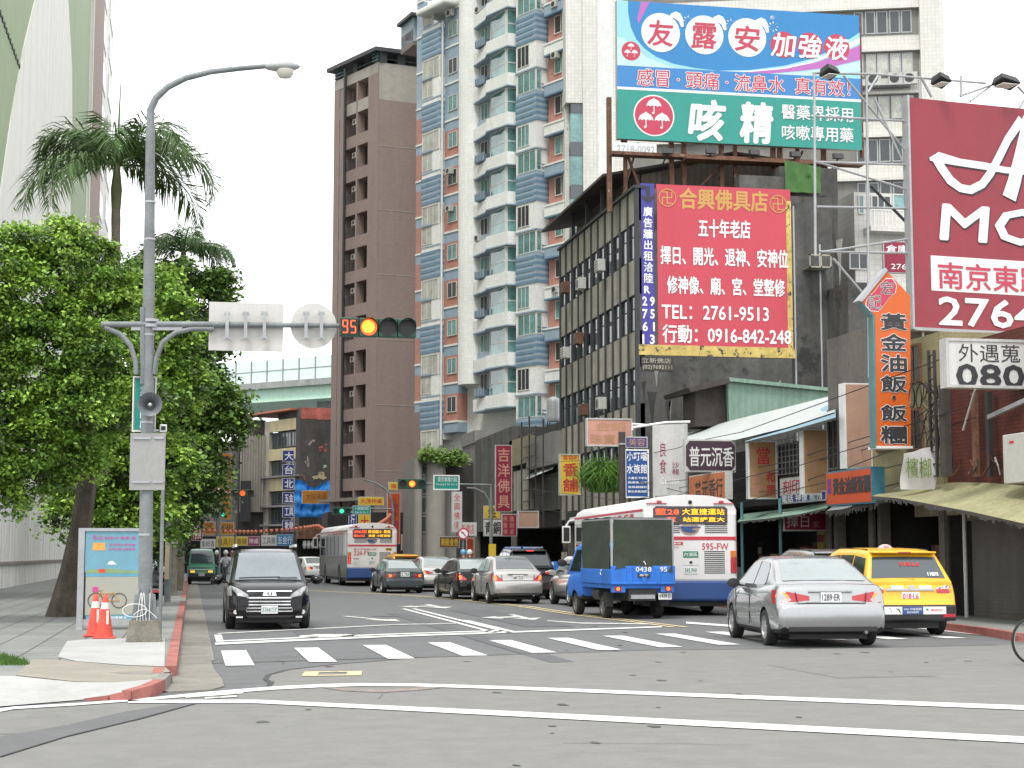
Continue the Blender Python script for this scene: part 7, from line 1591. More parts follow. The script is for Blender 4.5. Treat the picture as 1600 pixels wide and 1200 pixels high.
q.build('scaffold_rung', t)
awning(t, ((820, 750), (840, 742), (862, 733)), 17.8, ((828, 738), (845, 733), (866, 728)), 18.6, 'awning_white', None, 8)
fz = AY(94); u, v = fz.px(868, 655)
tk = thing('water_tank', 'ribbed steel water tank on a stand above the dark shop house', 'water tank', fz.P(u, v - .7, -.5)); q = MB(); c = fz.P(u, v - .1, -.5); q.lathe(c, [(.38, 0)] + [(.40 + .02 * (k % 2), .08 + k * .12) for k in range(10)] + [(.36, 1.32), (.1, 1.46)], 'steel', 18); q.build('shell', tk, smooth=40); q = MB()
for a in (-1, 1):
    for b in (-1, 1): q.box(c[0] + a * .3 - .03, c[0] + a * .3 + .03, c[1] + b * .3 - .03, c[1] + b * .3 + .03, c[2] - 1.2, c[2], 'dark_metal')
q.build('stand', tk)
t, f, ya, yb = shop('far_shop_row', 'stained concrete shop house next to the podium block', 742, 800, 9, 'old_concrete', 3.0, X=18.2)
# cream house with balcony between the old block and the motel board
fcr = AY(72.5); t = thing('balcony_house', 'cream tiled house with green windows and a railed balcony behind the tube frame', 'building', fcr.P(fcr.u(1390), 0))
q = MB(); a, b, _, v1 = pbox(fcr, (1334, 300), (1520, 700)); q.fbox(fcr, a, b, 0, v1, -6, 0, 'tile_cream'); q.build('wall', t)
for x0, x1, y0, y1, n, g in ((1340, 1350, 305, 335, 1, 'glass_teal'), (1360, 1392, 305, 328, 3, 'window_dark'), (1394, 1437, 303, 328, 1, 'glass_teal'), (1326, 1358, 395, 422, 2, 'window_dark'), (1330, 1358, 495, 534, 2, 'old_glass')): window(t, fcr, *pbox(fcr, (x0, y0), (x1, y1)), g, 'frame_white', n, .02)
q = MB(); a, b, c_, e_ = pbox(fcr, (1356, 330), (1440, 357), .6); q.fbox(fcr, a, b, c_ - .25, c_, 0, .9, 'tile_cream')
for k in range(16): x = a + (b - a) * k / 15; q.fbox(fcr, x, x + .04, c_, e_, .84, .88, 'white_paint')
q.fbox(fcr, a, b, e_, e_ + .06, .83, .89, 'white_paint'); q.build('balcony', t)
fd = AY(66.0); q = MB(); a, b, c_, e_ = pbox(fd, (1326, 440), (1365, 640)); q.fbox(fd, a, b, 3, e_, -3, -.1, 'old_concrete'); q.build('annexe', t)
# black office sign etc: hanging and wall signs along the row -----------------------------------------------------
def hang(name, label, a, b, face, texts=(), X=17.4, **k):
    """a board across the pavement: its outer (right) end meets the front at X"""
    return sign(name, label, AY(Yx(b[0], X)), a, b, face, texts, **k)
def flat(name, label, a, b, face, texts=(), X=16.4, **k): return sign(name, label, AX(X), a, b, face, texts, **k)
I, W_, RD = 'ink', 'ink_white', 'ink_red'
hang('shop_sign', 'tall blank beige sign with a white edge behind the arrow sign', (1319, 598), (1364, 732), 'beige_pink', X=17.45, side='white_paint', th=.4)
flat('shop_sign', 'orange wall sign with black characters and a teal end, below the tall beige sign', (1290, 738), (1362, 786), 'orange_sign', [tr_('黃金油飯飯糰', 1302, 748, 1360, 768, 'ink', .06), tr_('宏記', 1293, 748, 1300, 772, 'board_violet', .04, True)], X=16.2, side='teal_case', th=.35)
hang('shop_sign', 'yellowed pawn sign with a ringed red character', (1168, 688), (1215, 780), 'beige_sign', [tr_('當', 1182, 698, 1203, 726, RD, .01), tr_('和眾', 1196, 736, 1212, 776, RD, .01, True), tr_('當舖', 1174, 736, 1190, 776, 'pink_sign', .01, True)], rim='white_paint', th=.2)
hang('shop_sign', 'faded blank beige upright sign between the pawn sign and the orange wall sign', (1254, 670), (1295, 773), 'beige_sign', [tr_('天人', 1262, 676, 1284, 762, 'beige_pink', 0, True)], side='white_paint', th=.3)
hang('shop_sign', 'dark plum sign with four cream calligraphy characters on a post', (1070, 686), (1150, 738), 'sign_side', X=17.0, th=.2, extra=lambda t, f: (lambda q, b: (q.fpoly(f, [(b[0] + (b[1] - b[0]) * x, b[2] + (b[3] - b[2]) * y) for x, y in ((.09, .05), (.91, .05), (.98, .2), (.98, .8), (.91, .95), (.09, .95), (.02, .8), (.02, .2))], 0, .008, 'plum'), q.build('plum_panel', t)))(MB(), pbox(f, (1070, 686), (1150, 738))), texts=[tr_('普元沉香', 1077, 698, 1146, 729, 'paper_white', .02)])
flat('shop_sign', 'faded orange wall sign under the dark plum sign', (1076, 744), (1133, 780), 'orange_pale', [tr_('普元香行', 1086, 752, 1130, 776, I, .01)], X=16.2)
sign('shop_sign', 'tall white sign with peeling pink print behind the utility post', Fr(at(1020, 58.5), 58.5, -40), (1019, 664), (1072, 780), 'white_sign', [tr_('良食', 1030, 690, 1042, 742, 'maroon_sign', .0, True), tr_('Cuisine', 1032, 746, 1062, 756, 'ink_white', 0), tr_('沙龍', 1050, 722, 1062, 742, 'maroon_sign', 0, True)], th=.2)
hang('shop_sign', 'blue aquarium shop sign with white characters beside the tall grass', (976, 702), (1014, 778), 'blue_sign', [tr_('小叮噹', 979, 706, 1011, 720, W_, .01), tr_('水族館', 979, 725, 1011, 740, W_, .01), tr_('大量批發零售', 981, 745, 1011, 749, W_, .01), tr_('熱帶魚水草', 981, 752, 1011, 756, W_, .01), tr_('金魚錦鯉缸', 981, 759, 1011, 763, W_, .01), tr_('歡迎參觀選購', 981, 766, 1011, 770, W_, .01)], rim='ink_white', th=.2, X=17.2)
hang('shop_sign', 'small purple sign just above the blue aquarium sign', (977, 682), (1012, 700), 'purple_sign', [tr_('美容', 982, 685, 1008, 697, 'beige_pink', 0)], th=.2, X=17.6)
hang('shop_sign', 'large faded pink sign with pale gold characters and a crack', (916, 653), (988, 698), 'pink_sign', [tr_('金銀', 930, 659, 978, 674, 'beige_sign', 0), tr_('珠寶店', 922, 678, 982, 694, 'beige_sign', 0)], rim='sign_side', th=.25, X=17.8)
hang('shop_sign', 'yellow upright sign with red characters', (874, 709), (907, 774), 'sign_yellow', [tr_('金協利', 879, 711, 904, 719, RD, .01), tr_('香舖', 879, 722, 904, 770, RD, .03, True)], rim='sign_side', th=.25, X=17.6)
hang('shop_sign', 'tall crimson sign with four pale characters beside the farther lamp post', (774, 695), (800, 800), 'maroon_sign', [tr_('吉洋佛具', 777, 699, 797, 796, 'pink_sign', .02, True)], th=.2, X=17.4)
hang('shop_sign', 'crimson notice board with vertical pale columns below the tall crimson sign', (784, 803), (808, 838), 'maroon_sign', [tr_('佛像佛', 786, 806, 793, 836, 'pink_sign', 0, True), tr_('雕刻桌', 796, 806, 803, 836, 'pink_sign', 0, True)], th=.2, X=17.2)
hang('shop_sign', 'blank dusty pink sign next to the crimson notice board', (809, 798), (842, 825), 'beige_pink', rim='sign_side', th=.3, X=17.8)
hang('shop_sign', 'white sign with black characters behind the farther lamp post', (756, 812), (784, 838), 'paper_white', [tr_('青銅', 758, 815, 782, 835, I, .03)], th=.2, X=17.6)
hang('shop_sign', 'yellow sign over the white sign with black characters', (756, 790), (782, 811), 'sign_yellow', [tr_('金', 762, 792, 776, 808, I, .02)], th=.2, X=17.7)
hang('shop_sign', 'slim white sign with red characters on the podium column', (706, 768), (722, 832), 'paper_white', [tr_('全興佛俱', 709, 770, 719, 828, RD, 0, True)], th=.2, X=15.4)
hang('shop_sign', 'low white sign with red print behind the no turn sign', (716, 816), (745, 838), 'paper_white', [tr_('新佛店', 721, 819, 741, 834, RD, 0)], th=.2, X=16.2)
hang('shop_sign', 'olive sign with pale characters under the podium', (686, 838), (718, 856), 'rust', [tr_('高級金香', 689, 841, 716, 853, 'sign_yellow', .01)], th=.2, X=15.6)
hang('shop_sign', 'orange upright panel behind the no turn sign post', (729, 840), (741, 872), 'orange_sign', [tr_('佛具', 731, 843, 739, 868, 'goods_red', 0, True)], th=.2, X=16.4)
hang('shop_sign', 'dark red banner with two large pale characters under the green canopy', (1224, 800), (1292, 830), 'maroon_sign', [tr_('擇日', 1229, 806, 1264, 824, 'paper_white', .0), tr_('安', 1270, 814, 1280, 824, 'pink_sign', 0)], th=.06, X=17.9)
hang('shop_sign', 'maroon warehouse sign with white characters behind the tube frame', (1380, 376), (1440, 428), 'maroon_sign', [tr_('倉庫出', 1384, 382, 1436, 397, W_, .01), tr_('2763-2', 1392, 412, 1438, 422, W_, 0)], X=31, th=.2)
flat('shop_sign', 'small white panel with red characters under the barred window', (1218, 748), (1254, 772), 'paper_white', [tr_('刻印', 1224, 751, 1250, 770, RD, .02)], X=17.3, th=.1)
flat('shop_sign', 'narrow strip sign with white and red blocks under the faded beige sign', (1218, 773), (1290, 782), 'deep_blue_sign', [tr_('電話 神像 服務', 1222, 774.5, 1286, 780.5, W_, .01)], X=17.2, th=.1)
mat('reed', (.13, .26, .045), .6, isl=.5, tr=.3)
# tall grass growing on the canopy
q = MB(); rnd = random.Random(6); Yg = Yx(945, 16.9); fg_ = AY(Yg)
for k in range(2300):
    u, v = fg_.px(945 + rnd.gauss(0, 13), 770 - abs(rnd.gauss(0, 9))); a = rnd.uniform(0, 6.28); l = rnd.uniform(.5, 2.0); sp_ = rnd.uniform(.05, 1.1); p = V(fg_.P(u, v, rnd.gauss(0, .3))); dr = V((math.cos(a) * sp_, math.sin(a) * sp_, 1)).normalized(); m_ = p + dr * l * .6; e = m_ + V((dr.x * 1.6, dr.y * 1.6, dr.z * .1 - sp_ * .5)) * l * .5; sd = V((-math.sin(a), math.cos(a), 0)) * .012; q.face([p - sd, m_ - sd * 1.4, e, m_ + sd * 1.4, p + sd], 'reed')
tag(q.build('tall_grass'), 'clump of tall bright grass growing on the shop canopy', 'plant')

# clutter on the near awning and brick wall, and the wires along the fronts
rnd = random.Random(21); fj = AX(17.45)
for k in range(7):
    q = MB(); px = 1492 + k * 14; P = [V(fj.P(*fj.px(px + rnd.uniform(-8, 8), y), .05 + .1 * rnd.random())) for y in (742, 728, 715 + rnd.uniform(-6, 6), 722)]; q.tube(P, .018, rnd.choice(('dark_metal', 'sign_side', 'rust')), 5); tag(q.build('loose_pipe'), 'thin bent pipe leaning on the brick wall above the cream awning', 'pipe', 'bent pipes above the cream awning')
for px in (1530, 1552): q = MB(); q.fbox(fj, fj.u(px), fj.u(px + 5), fj.px(px, 745)[1], fj.px(px, 612)[1], .0, .1, 'rust' if px == 1530 else 'dark_metal'); tag(q.build('wall_post'), 'dark upright steel post fixed to the brick wall' if px > 1540 else 'orange rusty upright post fixed to the brick wall', 'post')
for k in range(7):
    Xw = rnd.uniform(16.2, 17.3); z = rnd.uniform(3.2, 6.2); ya, yb = rnd.uniform(34, 38), rnd.uniform(60, 92); q = MB(); q.tube([(Xw, ya + (yb - ya) * i / 14, z - .9 * math.sin(math.pi * i / 14) * rnd.uniform(.9, 1.1) + .4 * i / 14) for i in range(15)], .014, 'black', 4); tag(q.build('overhead_wire'), 'thin black overhead wire sagging along the shop fronts', 'wire', 'overhead wires along the shop fronts')
# ---------------------------------------------------------------- the far end of the street
mat('viaduct_barrier', hx('#d5e8e2', .85), .5, var=.06); mat('viaduct_grey', '#a3a7a3', .8, var=.12, streak=.3); mat('viaduct_green', hx('#b4d4c2', .9), .6, var=.06, streak=.1); mat('mural_dark', (.07, .065, .06), .85, var=.35, sc=.35, streak=.3, patch=((.16, .15, .14), .3, .6)); mat('mural_pale', (.3, .28, .24), .85, var=.4, sc=.5); mat('mural_red', (.36, .10, .08), .8, var=.5, sc=.8, patch=((.3, .24, .18), .9, .6)); mat('cream_band', hx('#c9bb95', .85), .8, var=.1, streak=.35); mat('fin_concrete', hx('#b5b0a4', .9), .8, var=.1, streak=.3); mat('orange_roof', '#c77a5a', .7, var=.1); mat('net_blue', (.02, .22, .62), .7, var=.3, sc=.7, streak=.2)
va = Fr(at(515, 230), 230, -44.6); t = thing('viaduct', 'pale green elevated road with a cyan noise barrier crossing the far end', 'viaduct', va.P(-15, 0)); L0, L1 = -150, 20
z1 = va.px(515, 555)[1]; z2 = va.px(515, 590)[1]; z3 = va.px(515, 600)[1]; z4 = va.px(515, 618)[1]
q = MB(); q.fbox(va, L0, L1, z2, z1, -.3, 0, 'viaduct_barrier'); q.build('noise_barrier', t)
q = MB()
for k in range(56): q.fbox(va, L0 + k * 3, L0 + k * 3 + .15, z2, z1 + .1, 0, .12, 'viaduct_grey')
q.fbox(va, L0, L1, (z1 + z2) / 2, (z1 + z2) / 2 + .1, 0, .06, 'viaduct_grey'); q.build('barrier_frame', t)
q = MB(); q.fbox(va, L0, L1, z3, z2, -14, .3, 'viaduct_grey'); q.build('deck', t)
q = MB(); q.fbox(va, L0, L1, z4, z3, -13, -.6, 'viaduct_green'); q.fbox(va, L0, L1, z4 - .3, z4, -13, -.2, 'viaduct_green'); q.build('girder', t)
for u in (-70, -38, -6): q = MB(); q.fbox(va, u, u + 2.4, 0, z4 - .3, -9, -4, 'viaduct_grey'); q.build('pier', t)
Cm = (at(467, 165), 165); fml = Fr(*Cm, -64.7); fmr = Fr(*Cm, 13)
t = thing('mural_building', 'five storey building with cream bands and a dark painted end wall', 'building', (*Cm, 0)); ul = fml.u(411); ur = fmr.u(530)
zt = fml.px(467, 652)[1]; q = MB(); q.fbox(fml, ul, 0, 0, zt - 1.2, -8, -.35, 'podium_dark'); q.fbox(fmr, 0, ur, 0, fmr.px(490, 637)[1], -8, 0, 'mural_dark'); q.fbox(fmr, .02, ur, fmr.px(490, 655)[1], fmr.px(490, 637)[1], 0, .03, 'mural_red'); q.build('wall', t)
def zz(y): return fml.px(467, y)[1]
q = MB()
for a, b in ((652, 670), (698, 716), (745, 765)): q.fbox(fml, ul, 0, zz(b), zz(a), -.4, 0, 'cream_band')
for y in (741, 788, 818): q.fbox(fml, ul, 0, zz(y) - .2, zz(y), -.4, .5, 'podium_grey')
q.fbox(fml, ul, ul + 1, 0, zt, -.4, .02, 'fin_concrete'); q.fbox(fml, -.9, 0, 0, zt, -.4, .03, 'podium_dark'); q.build('spandrel_band', t)
for a, b in ((672, 696), (718, 739), (767, 786), (796, 816)):
    for k in range(4): u = ul + 1.2 + (-2.2 - ul) * k / 4; window(t, fml, u, u + (-2.2 - ul) / 4 - .05, zz(b), zz(a), 'window_dark' if k % 2 else 'glass_sky', 'dark_canopy', 2, -.3, .1)
q = MB(); q.fbox(fml, ul + 1, -1.2, zt - .4, zz(637), -8, -2.5, 'podium_grey'); q.fbox(fml, ul - 4, -1, zz(640), zz(637), -9, .6, 'orange_roof'); q.build('roof_shed', t)
q = MB(); rnd = random.Random(12)
for m, cx, cy, w_, h, n in (('mural_pale', 486, 690, 9, 9, 5), ('mural_red', 503, 700, 12, 10, 6), ('mural_pale', 480, 722, 5, 16, 5), ('cream_band', 496, 742, 18, 10, 5), ('viaduct_green', 505, 728, 10, 4, 3), ('orange_roof', 474, 745, 6, 8, 3)):
    for k in range(n):
        x = cx + rnd.uniform(-.5, .5) * w_; y = cy + rnd.uniform(-.5, .5) * h; s_ = rnd.uniform(.25, .6); P = []
        for j in range(9): a = j * .698; r_ = s_ * rnd.uniform(.55, 1.2); u, v = fmr.px(min(512, max(470, x + r_ * w_ * .6 * math.cos(a))), y + r_ * h * .6 * math.sin(a)); P.append((u, v))
        q.fpoly(fmr, P, 0, .02 + .004 * rnd.randint(0, 9), m)
q.build('painted_patch', t)
q = MB(); ua, ub_ = fmr.u(459, 1), fmr.u(516, 1); va0, va1 = fmr.px(490, 808, 1)[1], fmr.px(490, 750, 1)[1]; q.grid(lambda a, b: V(fmr.P(ua + (ub_ - ua) * a, va0 + (va1 - va0) * (b * (.9 + .1 * math.sin(a * 7 + 1))), 1 + .3 * math.sin(a * 20) * math.sin(b * 5) + .15 * math.sin(b * 19)))  , 24, 14, 'net_blue'); q.build('blue_sheet', t, smooth=60)
fk = AY(128)
def fsign(label, a, b, face, texts=(), Y=128, **k): return sign('shop_sign', label, AY(Y), a, b, face, texts, th=.3, **k)
for k, s_ in enumerate(('大', '台', '北', '五金', '工具', '批發')):
    y = 703.5 + k * 21.8; m = 'deep_blue_sign'
    t = fsign('square blue sign box with white characters, %s of the six' % ('topmost', 'second from the top', 'third from the top', 'third from the bottom', 'second from the bottom', 'lowest')[k], (441.5, y), (459.5, y + 18), m, [tr_(s_, 445, y + 2.5, 458, y + 15.5, W_, .03)], Y=150, group='stacked blue tool shop sign boxes', side='paper_white')
fsign('brown yellow board over the blue building sheet', (472, 766), (514, 787), 'sign_orange_deep', [tr_('大祥佛具', 478, 770, 510, 783, 'rust', .0)], Y=150, side='paper_white')
# low dark shop fronts closing the view
def block(name, label, x0, x1, y0, Y, m, base=0, dp=6, wins=0): 
    f = AY(Y); u0, u1, _, v1 = pbox(f, (x0, y0), (x1, 890)); t = thing(name, label, 'building', f.P((u0 + u1) / 2, 0), group='houses closing the far end'); q = MB(); q.fbox(f, u0, u1, 0, v1, -dp, 0, m); q.build('wall', t)
    for k in range(wins):
        for j in range(max(1, int(v1 / 3.2) - 1)): w_ = (u1 - u0) / wins; window(t, f, u0 + w_ * k + .3, u0 + w_ * (k + 1) - .3, 3.6 + j * 3.1, 5.4 + j * 3.1, 'window_dark', 'podium_grey', 2, .0)
    return t
t = block('far_house', 'grey far house with ribbed concrete fins beside the cream banded building', 374, 412, 656, 172, 'podium_dark'); f = AY(171.7); q = MB()
for k in range(9): a, _ = f.px(376 + k * 4.2, 700); q.fbox(f, a, a + .12, f.px(390, 800)[1], f.px(390, 680)[1], -.2, .35, 'fin_concrete')
q.fbox(f, f.u(376), f.u(412), f.px(390, 800)[1], f.px(390, 682)[1], -.2, .1, 'fin_concrete'); q.build('fin_rib', t)
q = MB(); a, b, c_, e_ = pbox(f, (376, 751), (391.5, 815), 1); q.fbox(f, a, b, c_, e_, .3, 1, 'old_fin'); q.build('black_duct', t)
block('far_house', 'plain far house half hidden by the ficus tips and the orange upright sign', 300, 375, 690, 176, 'podium_grey', wins=5)
block('far_house', 'low dark shop front under the row of small yellow and blue signs', 282, 470, 838, 140, 'shop_dark')
block('far_house', 'dark temple-like portal with pale round lanterns', 464, 520, 838, 135, 'shop_dark'); block('far_house', 'dark low shop front at the foot of the brown tower', 512, 662, 800, 131, 'shop_dark')
t = thing('canopy_roof', 'olive tiled canopy above the pale round lanterns', 'canopy', AY(134).P(AY(134).u(492), 3.5)); f = AY(134); q = MB(); q.fpoly(f, [f.px(*p) for p in ((463, 842), (466, 822), (518, 822), (521, 842))], -1, .8, 'rust'); q.build('roof', t)
for k in range(5): u, v = f.px(476 + k * 6.3, 851, .5); q = MB(); q.lathe(f.P(u, v, .5), [(.06, -.34), (.13, -.3), (.17, 0), (.13, .3), (.06, .34)], 'paper_white', 10); tag(q.build('paper_lantern', smooth=60), 'pale round paper lantern hanging under the olive canopy', 'lantern', 'paper lanterns under the olive canopy')
for lab, a, b, m, tx in (('magenta upright board at the far kerb beside the ficus tips', (300, 813), (316, 845), 'maroon_sign', '特價'), ('ochre board above the white sign with black characters at the far end', (318, 815), (336, 836), 'sign_orange_deep', '茶'), ('white sign with black characters at the far end, below the ochre board', (313, 842), (337, 857), 'paper_white', '金紙香'), ('wide yellow sign, far end, next to the white sign with black characters', (338, 838), (366, 855), 'sign_yellow', '佛具行'), ('short yellow sign, far end, joined to a pink sign', (368, 838), (387, 853), 'sign_yellow', '香舖'), ('pink sign, far end, joined to a short yellow sign', (387, 838), (406, 853), 'magenta_sign', '神桌'), ('grey sign with red print above the far shop front', (408, 836), (432, 853), 'paper_white', '工具機'), ('pale blue sign above the far shop front', (432, 835), (458, 853), 'cyan_sign', '五金行'), ('ochre sign block under the tall orange upright sign', (343, 816), (366, 836), 'sign_orange_deep', '佛')):
    fsign(lab, a, b, m, [tr_(tx, a[0] + 2, a[1] + 3, b[0] - 2, b[1] - 3, 'ink' if m in ('paper_white', 'sign_yellow', 'sign_orange_deep') else W_, .0)], Y=138)
fsign('tall orange upright sign with black characters beyond the no turn sign', (345, 708), (361, 812), 'sign_orange_deep', [tr_('鴻成五金', 347, 711, 359, 772, I, .02, True)], Y=150)
for lab, a, b, m, tx, c_ in (('yellow sign with red characters on the brown tower shop front', (560, 776), (600, 790), 'sign_yellow', '大茂神桌', RD), ('small yellow sign with a red character above the farther bus', (560, 803), (579, 830), 'sign_yellow', '大', RD), ('narrow blue and white sign beside the small yellow sign', (545, 800), (557, 826), 'deep_blue_sign', '行', W_), ('orange upright sign near the curved farther street lamp', (605, 770), (625, 850), 'orange_sign', '佛', 'goods_red'), ('pale yellow board with rows of characters beside the podium columns', (627, 835), (651, 860), 'beige_sign', '香金紙', I), ('small yellow square sign above the orange upright sign', (607, 753), (622, 766), 'sign_yellow', '福', RD)): fsign(lab, a, b, m, [tr_(tx, a[0] + 3, a[1] + 3, b[0] - 3, b[1] - 3, c_, .01, (b[1] - a[1]) > 40)], Y=127)
# lantern strings
def lanterns(label, pts, n, Y):
    P = [V(AY(Y).P(*AY(Y).px(*p))) for p in pts]; t = thing('lantern_string', label, 'lantern string', P[0]); q = MB(); q.tube(P, .02, 'rust', 4); q.build('cable', t)
    m = MB(); m.lathe((0, 0, 0), [(.04, -.12), (.10, -.08), (.125, 0), (.10, .08), (.04, .12)], 'lantern_red', 8); m.lathe((0, 0, -.15), [(.04, -.02), (.05, .04)], 'board_gold', 6); me = m.build('x', smooth=60); d = me.data; bpy.data.objects.remove(me)
    for k in range(n):
        x = (k + .5) / n * (len(P) - 1); i = int(x); p = P[i].lerp(P[i + 1], x - i); o = bpy.data.objects.new('lantern', d); COL.objects.link(o); o.parent = t; o.location = p - P[0] - V((0, 0, .1))
mat('lantern_red', (.5, .16, .10), .6, var=.15)
lanterns('long string of small red lanterns across the far carriageway', ((288, 826), (330, 827), (370, 828.5), (400, 828.5), (440, 826), (475, 822), (497, 819), (507, 826)), 34, 112)
lanterns('short thick string of red lanterns above the farther bus', ((588, 819), (596, 814), (604, 809), (610, 802)), 14, 100)
# secondary signals, posts
def signal(label, x0, y0, x1, y1, Y, lit, pole, arm_y, extra=None, group=None):
    f = AY(Y); t = thing('traffic_light', label, 'traffic light', f.P(f.u(pole), .1)); a, b, c_, e_ = pbox(f, (x0, y0), (x1, y1)); q = MB(); q.fbox(f, a, b, c_, e_, -.2, 0, 'signal_green'); q.build('housing', t, bevel=.02); n = max(3, round((b - a) / (e_ - c_)))
    for k in range(n): w_ = (b - a) / n; lamp_face(t, f, a + w_ * (k + .5), (c_ + e_) / 2, w_ * .36, lit[1] if k == lit[0] else 'black', lit[2] if k == lit[0] and len(lit) > 2 else None)
    q = MB(); u = f.u(pole); v = f.px(pole, arm_y)[1]; q.tube([f.P(u, .1, -.15), f.P(u, v, -.15)], [.1, .075], 'pole_grey', 10); q.tube([f.P(u, v - .05, -.15), f.P((a + b) / 2, v, -.15)], .05, 'pole_grey', 8); q.build('pole', t, smooth=50)
    return t, f
t, f = signal('farther traffic light showing red next to the green direction sign', 622, 748, 666, 764, 82, (1, 'signal_red_lit', 'signal_core_lit'), 768, 756)
q = MB(); q.tube([f.P(*f.px(*p), -.15) for p in ((767, 800), (765, 782), (757, 769), (742, 763), (730, 762))], .05, 'pole_grey', 8); q.fbox(f, f.u(764), f.u(775), f.px(768, 872)[1], f.px(768, 850)[1], -.1, -.02, 'sign_yellow'); q.build('brace', t)
sign('road_sign', 'green overhead direction sign with white print beyond the wall billboard', AY(81.8), (677, 742), (718, 766), 'teal_sign', [tr_('南京東路六段', 684, 745, 714, 753, W_, 0), tr_('Nanjing E. Rd. Sec. 6', 682, 755, 714, 759, W_, 0)], th=.04, rim='ink_white')
t, f = signal('distant traffic light showing green beside the small teal sign', 520, 792, 548, 805, 104, (1, 'signal_green_lit'), 614, 794)
q = MB(); q.tube([f.P(*f.px(*p), -.15) for p in ((614, 800), (613, 785), (609, 772), (600, 762), (588, 755), (568, 749))], [.09, .08, .07, .06, .05, .05], 'pole_grey', 8); q.build('lamp_arm', t, smooth=60)
sign('road_sign', 'small teal direction sign over the farther bus', AY(103.8), (551, 790), (579, 804), 'teal_sign', [tr_('八德路四段', 555, 792, 576, 797, W_, 0), tr_('Bade Rd. Sec. 4', 555, 799, 575, 802, W_, 0)], th=.04)
signal('traffic light showing red by the tall orange upright sign', 361, 765, 397, 776, 96, (1, 'signal_red_lit'), 286, 770); signal('low traffic light showing green under the ficus tips', 330, 799, 352, 809, 110, (2, 'signal_green_lit'), 284, 803)
def noturn(label, px, py, r, Y, base=880):
    f = AY(Y); u, v = f.px(px, py); R_ = r * Y / 2600; t = thing('no_turn_sign', label, 'sign', f.P(u, .1)); q = MB(); q.disc(f, u, v, R_, R_, 0, .02, 'bb_red', 24); q.disc(f, u, v, R_ * .76, R_ * .76, .02, .026, 'ink_white', 24); q.build('plate', t)
    q = MB(); q.fpoly(f, [(u - .35 * R_, v + .3 * R_), (u - .1 * R_, v + .38 * R_), (u + .4 * R_, v - .3 * R_), (u + .25 * R_, v - .45 * R_), (u - .15 * R_, v + .1 * R_), (u - .32 * R_, v + .0 * R_)], .026, .032, 'ink'); q.fpoly(f, [(u - .58 * R_, v + .5 * R_), (u - .5 * R_, v + .58 * R_), (u + .58 * R_, v - .5 * R_), (u + .5 * R_, v - .58 * R_)], .026, .036, 'bb_red'); q.build('symbol', t)
    q = MB(); q.tube([f.P(u, .1, -.06), f.P(u, v, -.06)], .04, 'pole_grey', 8); q.build('post', t)
noturn('round no turn sign near the ficus tips', 345, 771, 11.5, 80); noturn('round no turn sign by the low white shop sign', 724, 834, 9, 76)
t = thing('utility_post', 'rusty brown post in front of the tall peeling white sign', 'post', AY(55).P(AY(55).u(973), .14)); q = MB(); f = AY(55); q.tube([f.P(f.u(973), .14), f.P(f.u(973), f.px(973, 675)[1])], .12, 'roof_dark', 12); q.build('pole', t, smooth=50); q = MB(); q.lathe(f.P(f.u(973), f.px(973, 695)[1]), [(.14, 0), (.14, .05)], 'steel', 12); q.tube([f.P(*f.px(*p)) for p in ((988, 668), (1040, 660), (1078, 659))], .04, 'ink_white', 6); q.tube([f.P(*f.px(*p)) for p in ((988, 672), (988, 662), (1010, 664))], .03, 'ink_white', 6); q.build('bracket_lamp', t)
for lab, px, y0, Y, r, m in (('thin grey signpost right behind the lamp post', 252.5, 752, 31.5, .035, 'pole_grey'), ('grey utility pole beyond the poster case', 263, 770, 52, .1, 'pole_grey'), ('weathered concrete utility pole with a grey cabinet', 272, 735, 60, .13, 'footing'), ('dark wooden utility post at the kerb, beyond the cabinet pole', 281, 800, 72, .12, 'roof_dark')):
    f = AY(Y); t = thing('utility_pole', lab, 'pole', f.P(f.u(px), .13)); q = MB(); q.tube([f.P(f.u(px), .13), f.P(f.u(px), f.px(px, y0)[1])], r, m, 12); q.build('pole', t, smooth=50)
    if 'cabinet' in lab: q = MB(); q.fbox(f, f.u(267), f.u(277), f.px(270, 850)[1], f.px(270, 742)[1], .1, .3, 'sign_back'); q.build('cabinet', t)
    elif 'poster' in lab: q = MB(); q.fbox(f, f.u(258), f.u(265), f.px(260, 905)[1], f.px(260, 830)[1], .1, .16, 'cream_band'); q.build('notice', t)
    else: q = MB(); q.lathe(f.P(f.u(px), f.px(px, y0)[1]), [(r * 1.2, 0), (r, .06)], 'steel', 12); q.build('cap', t)
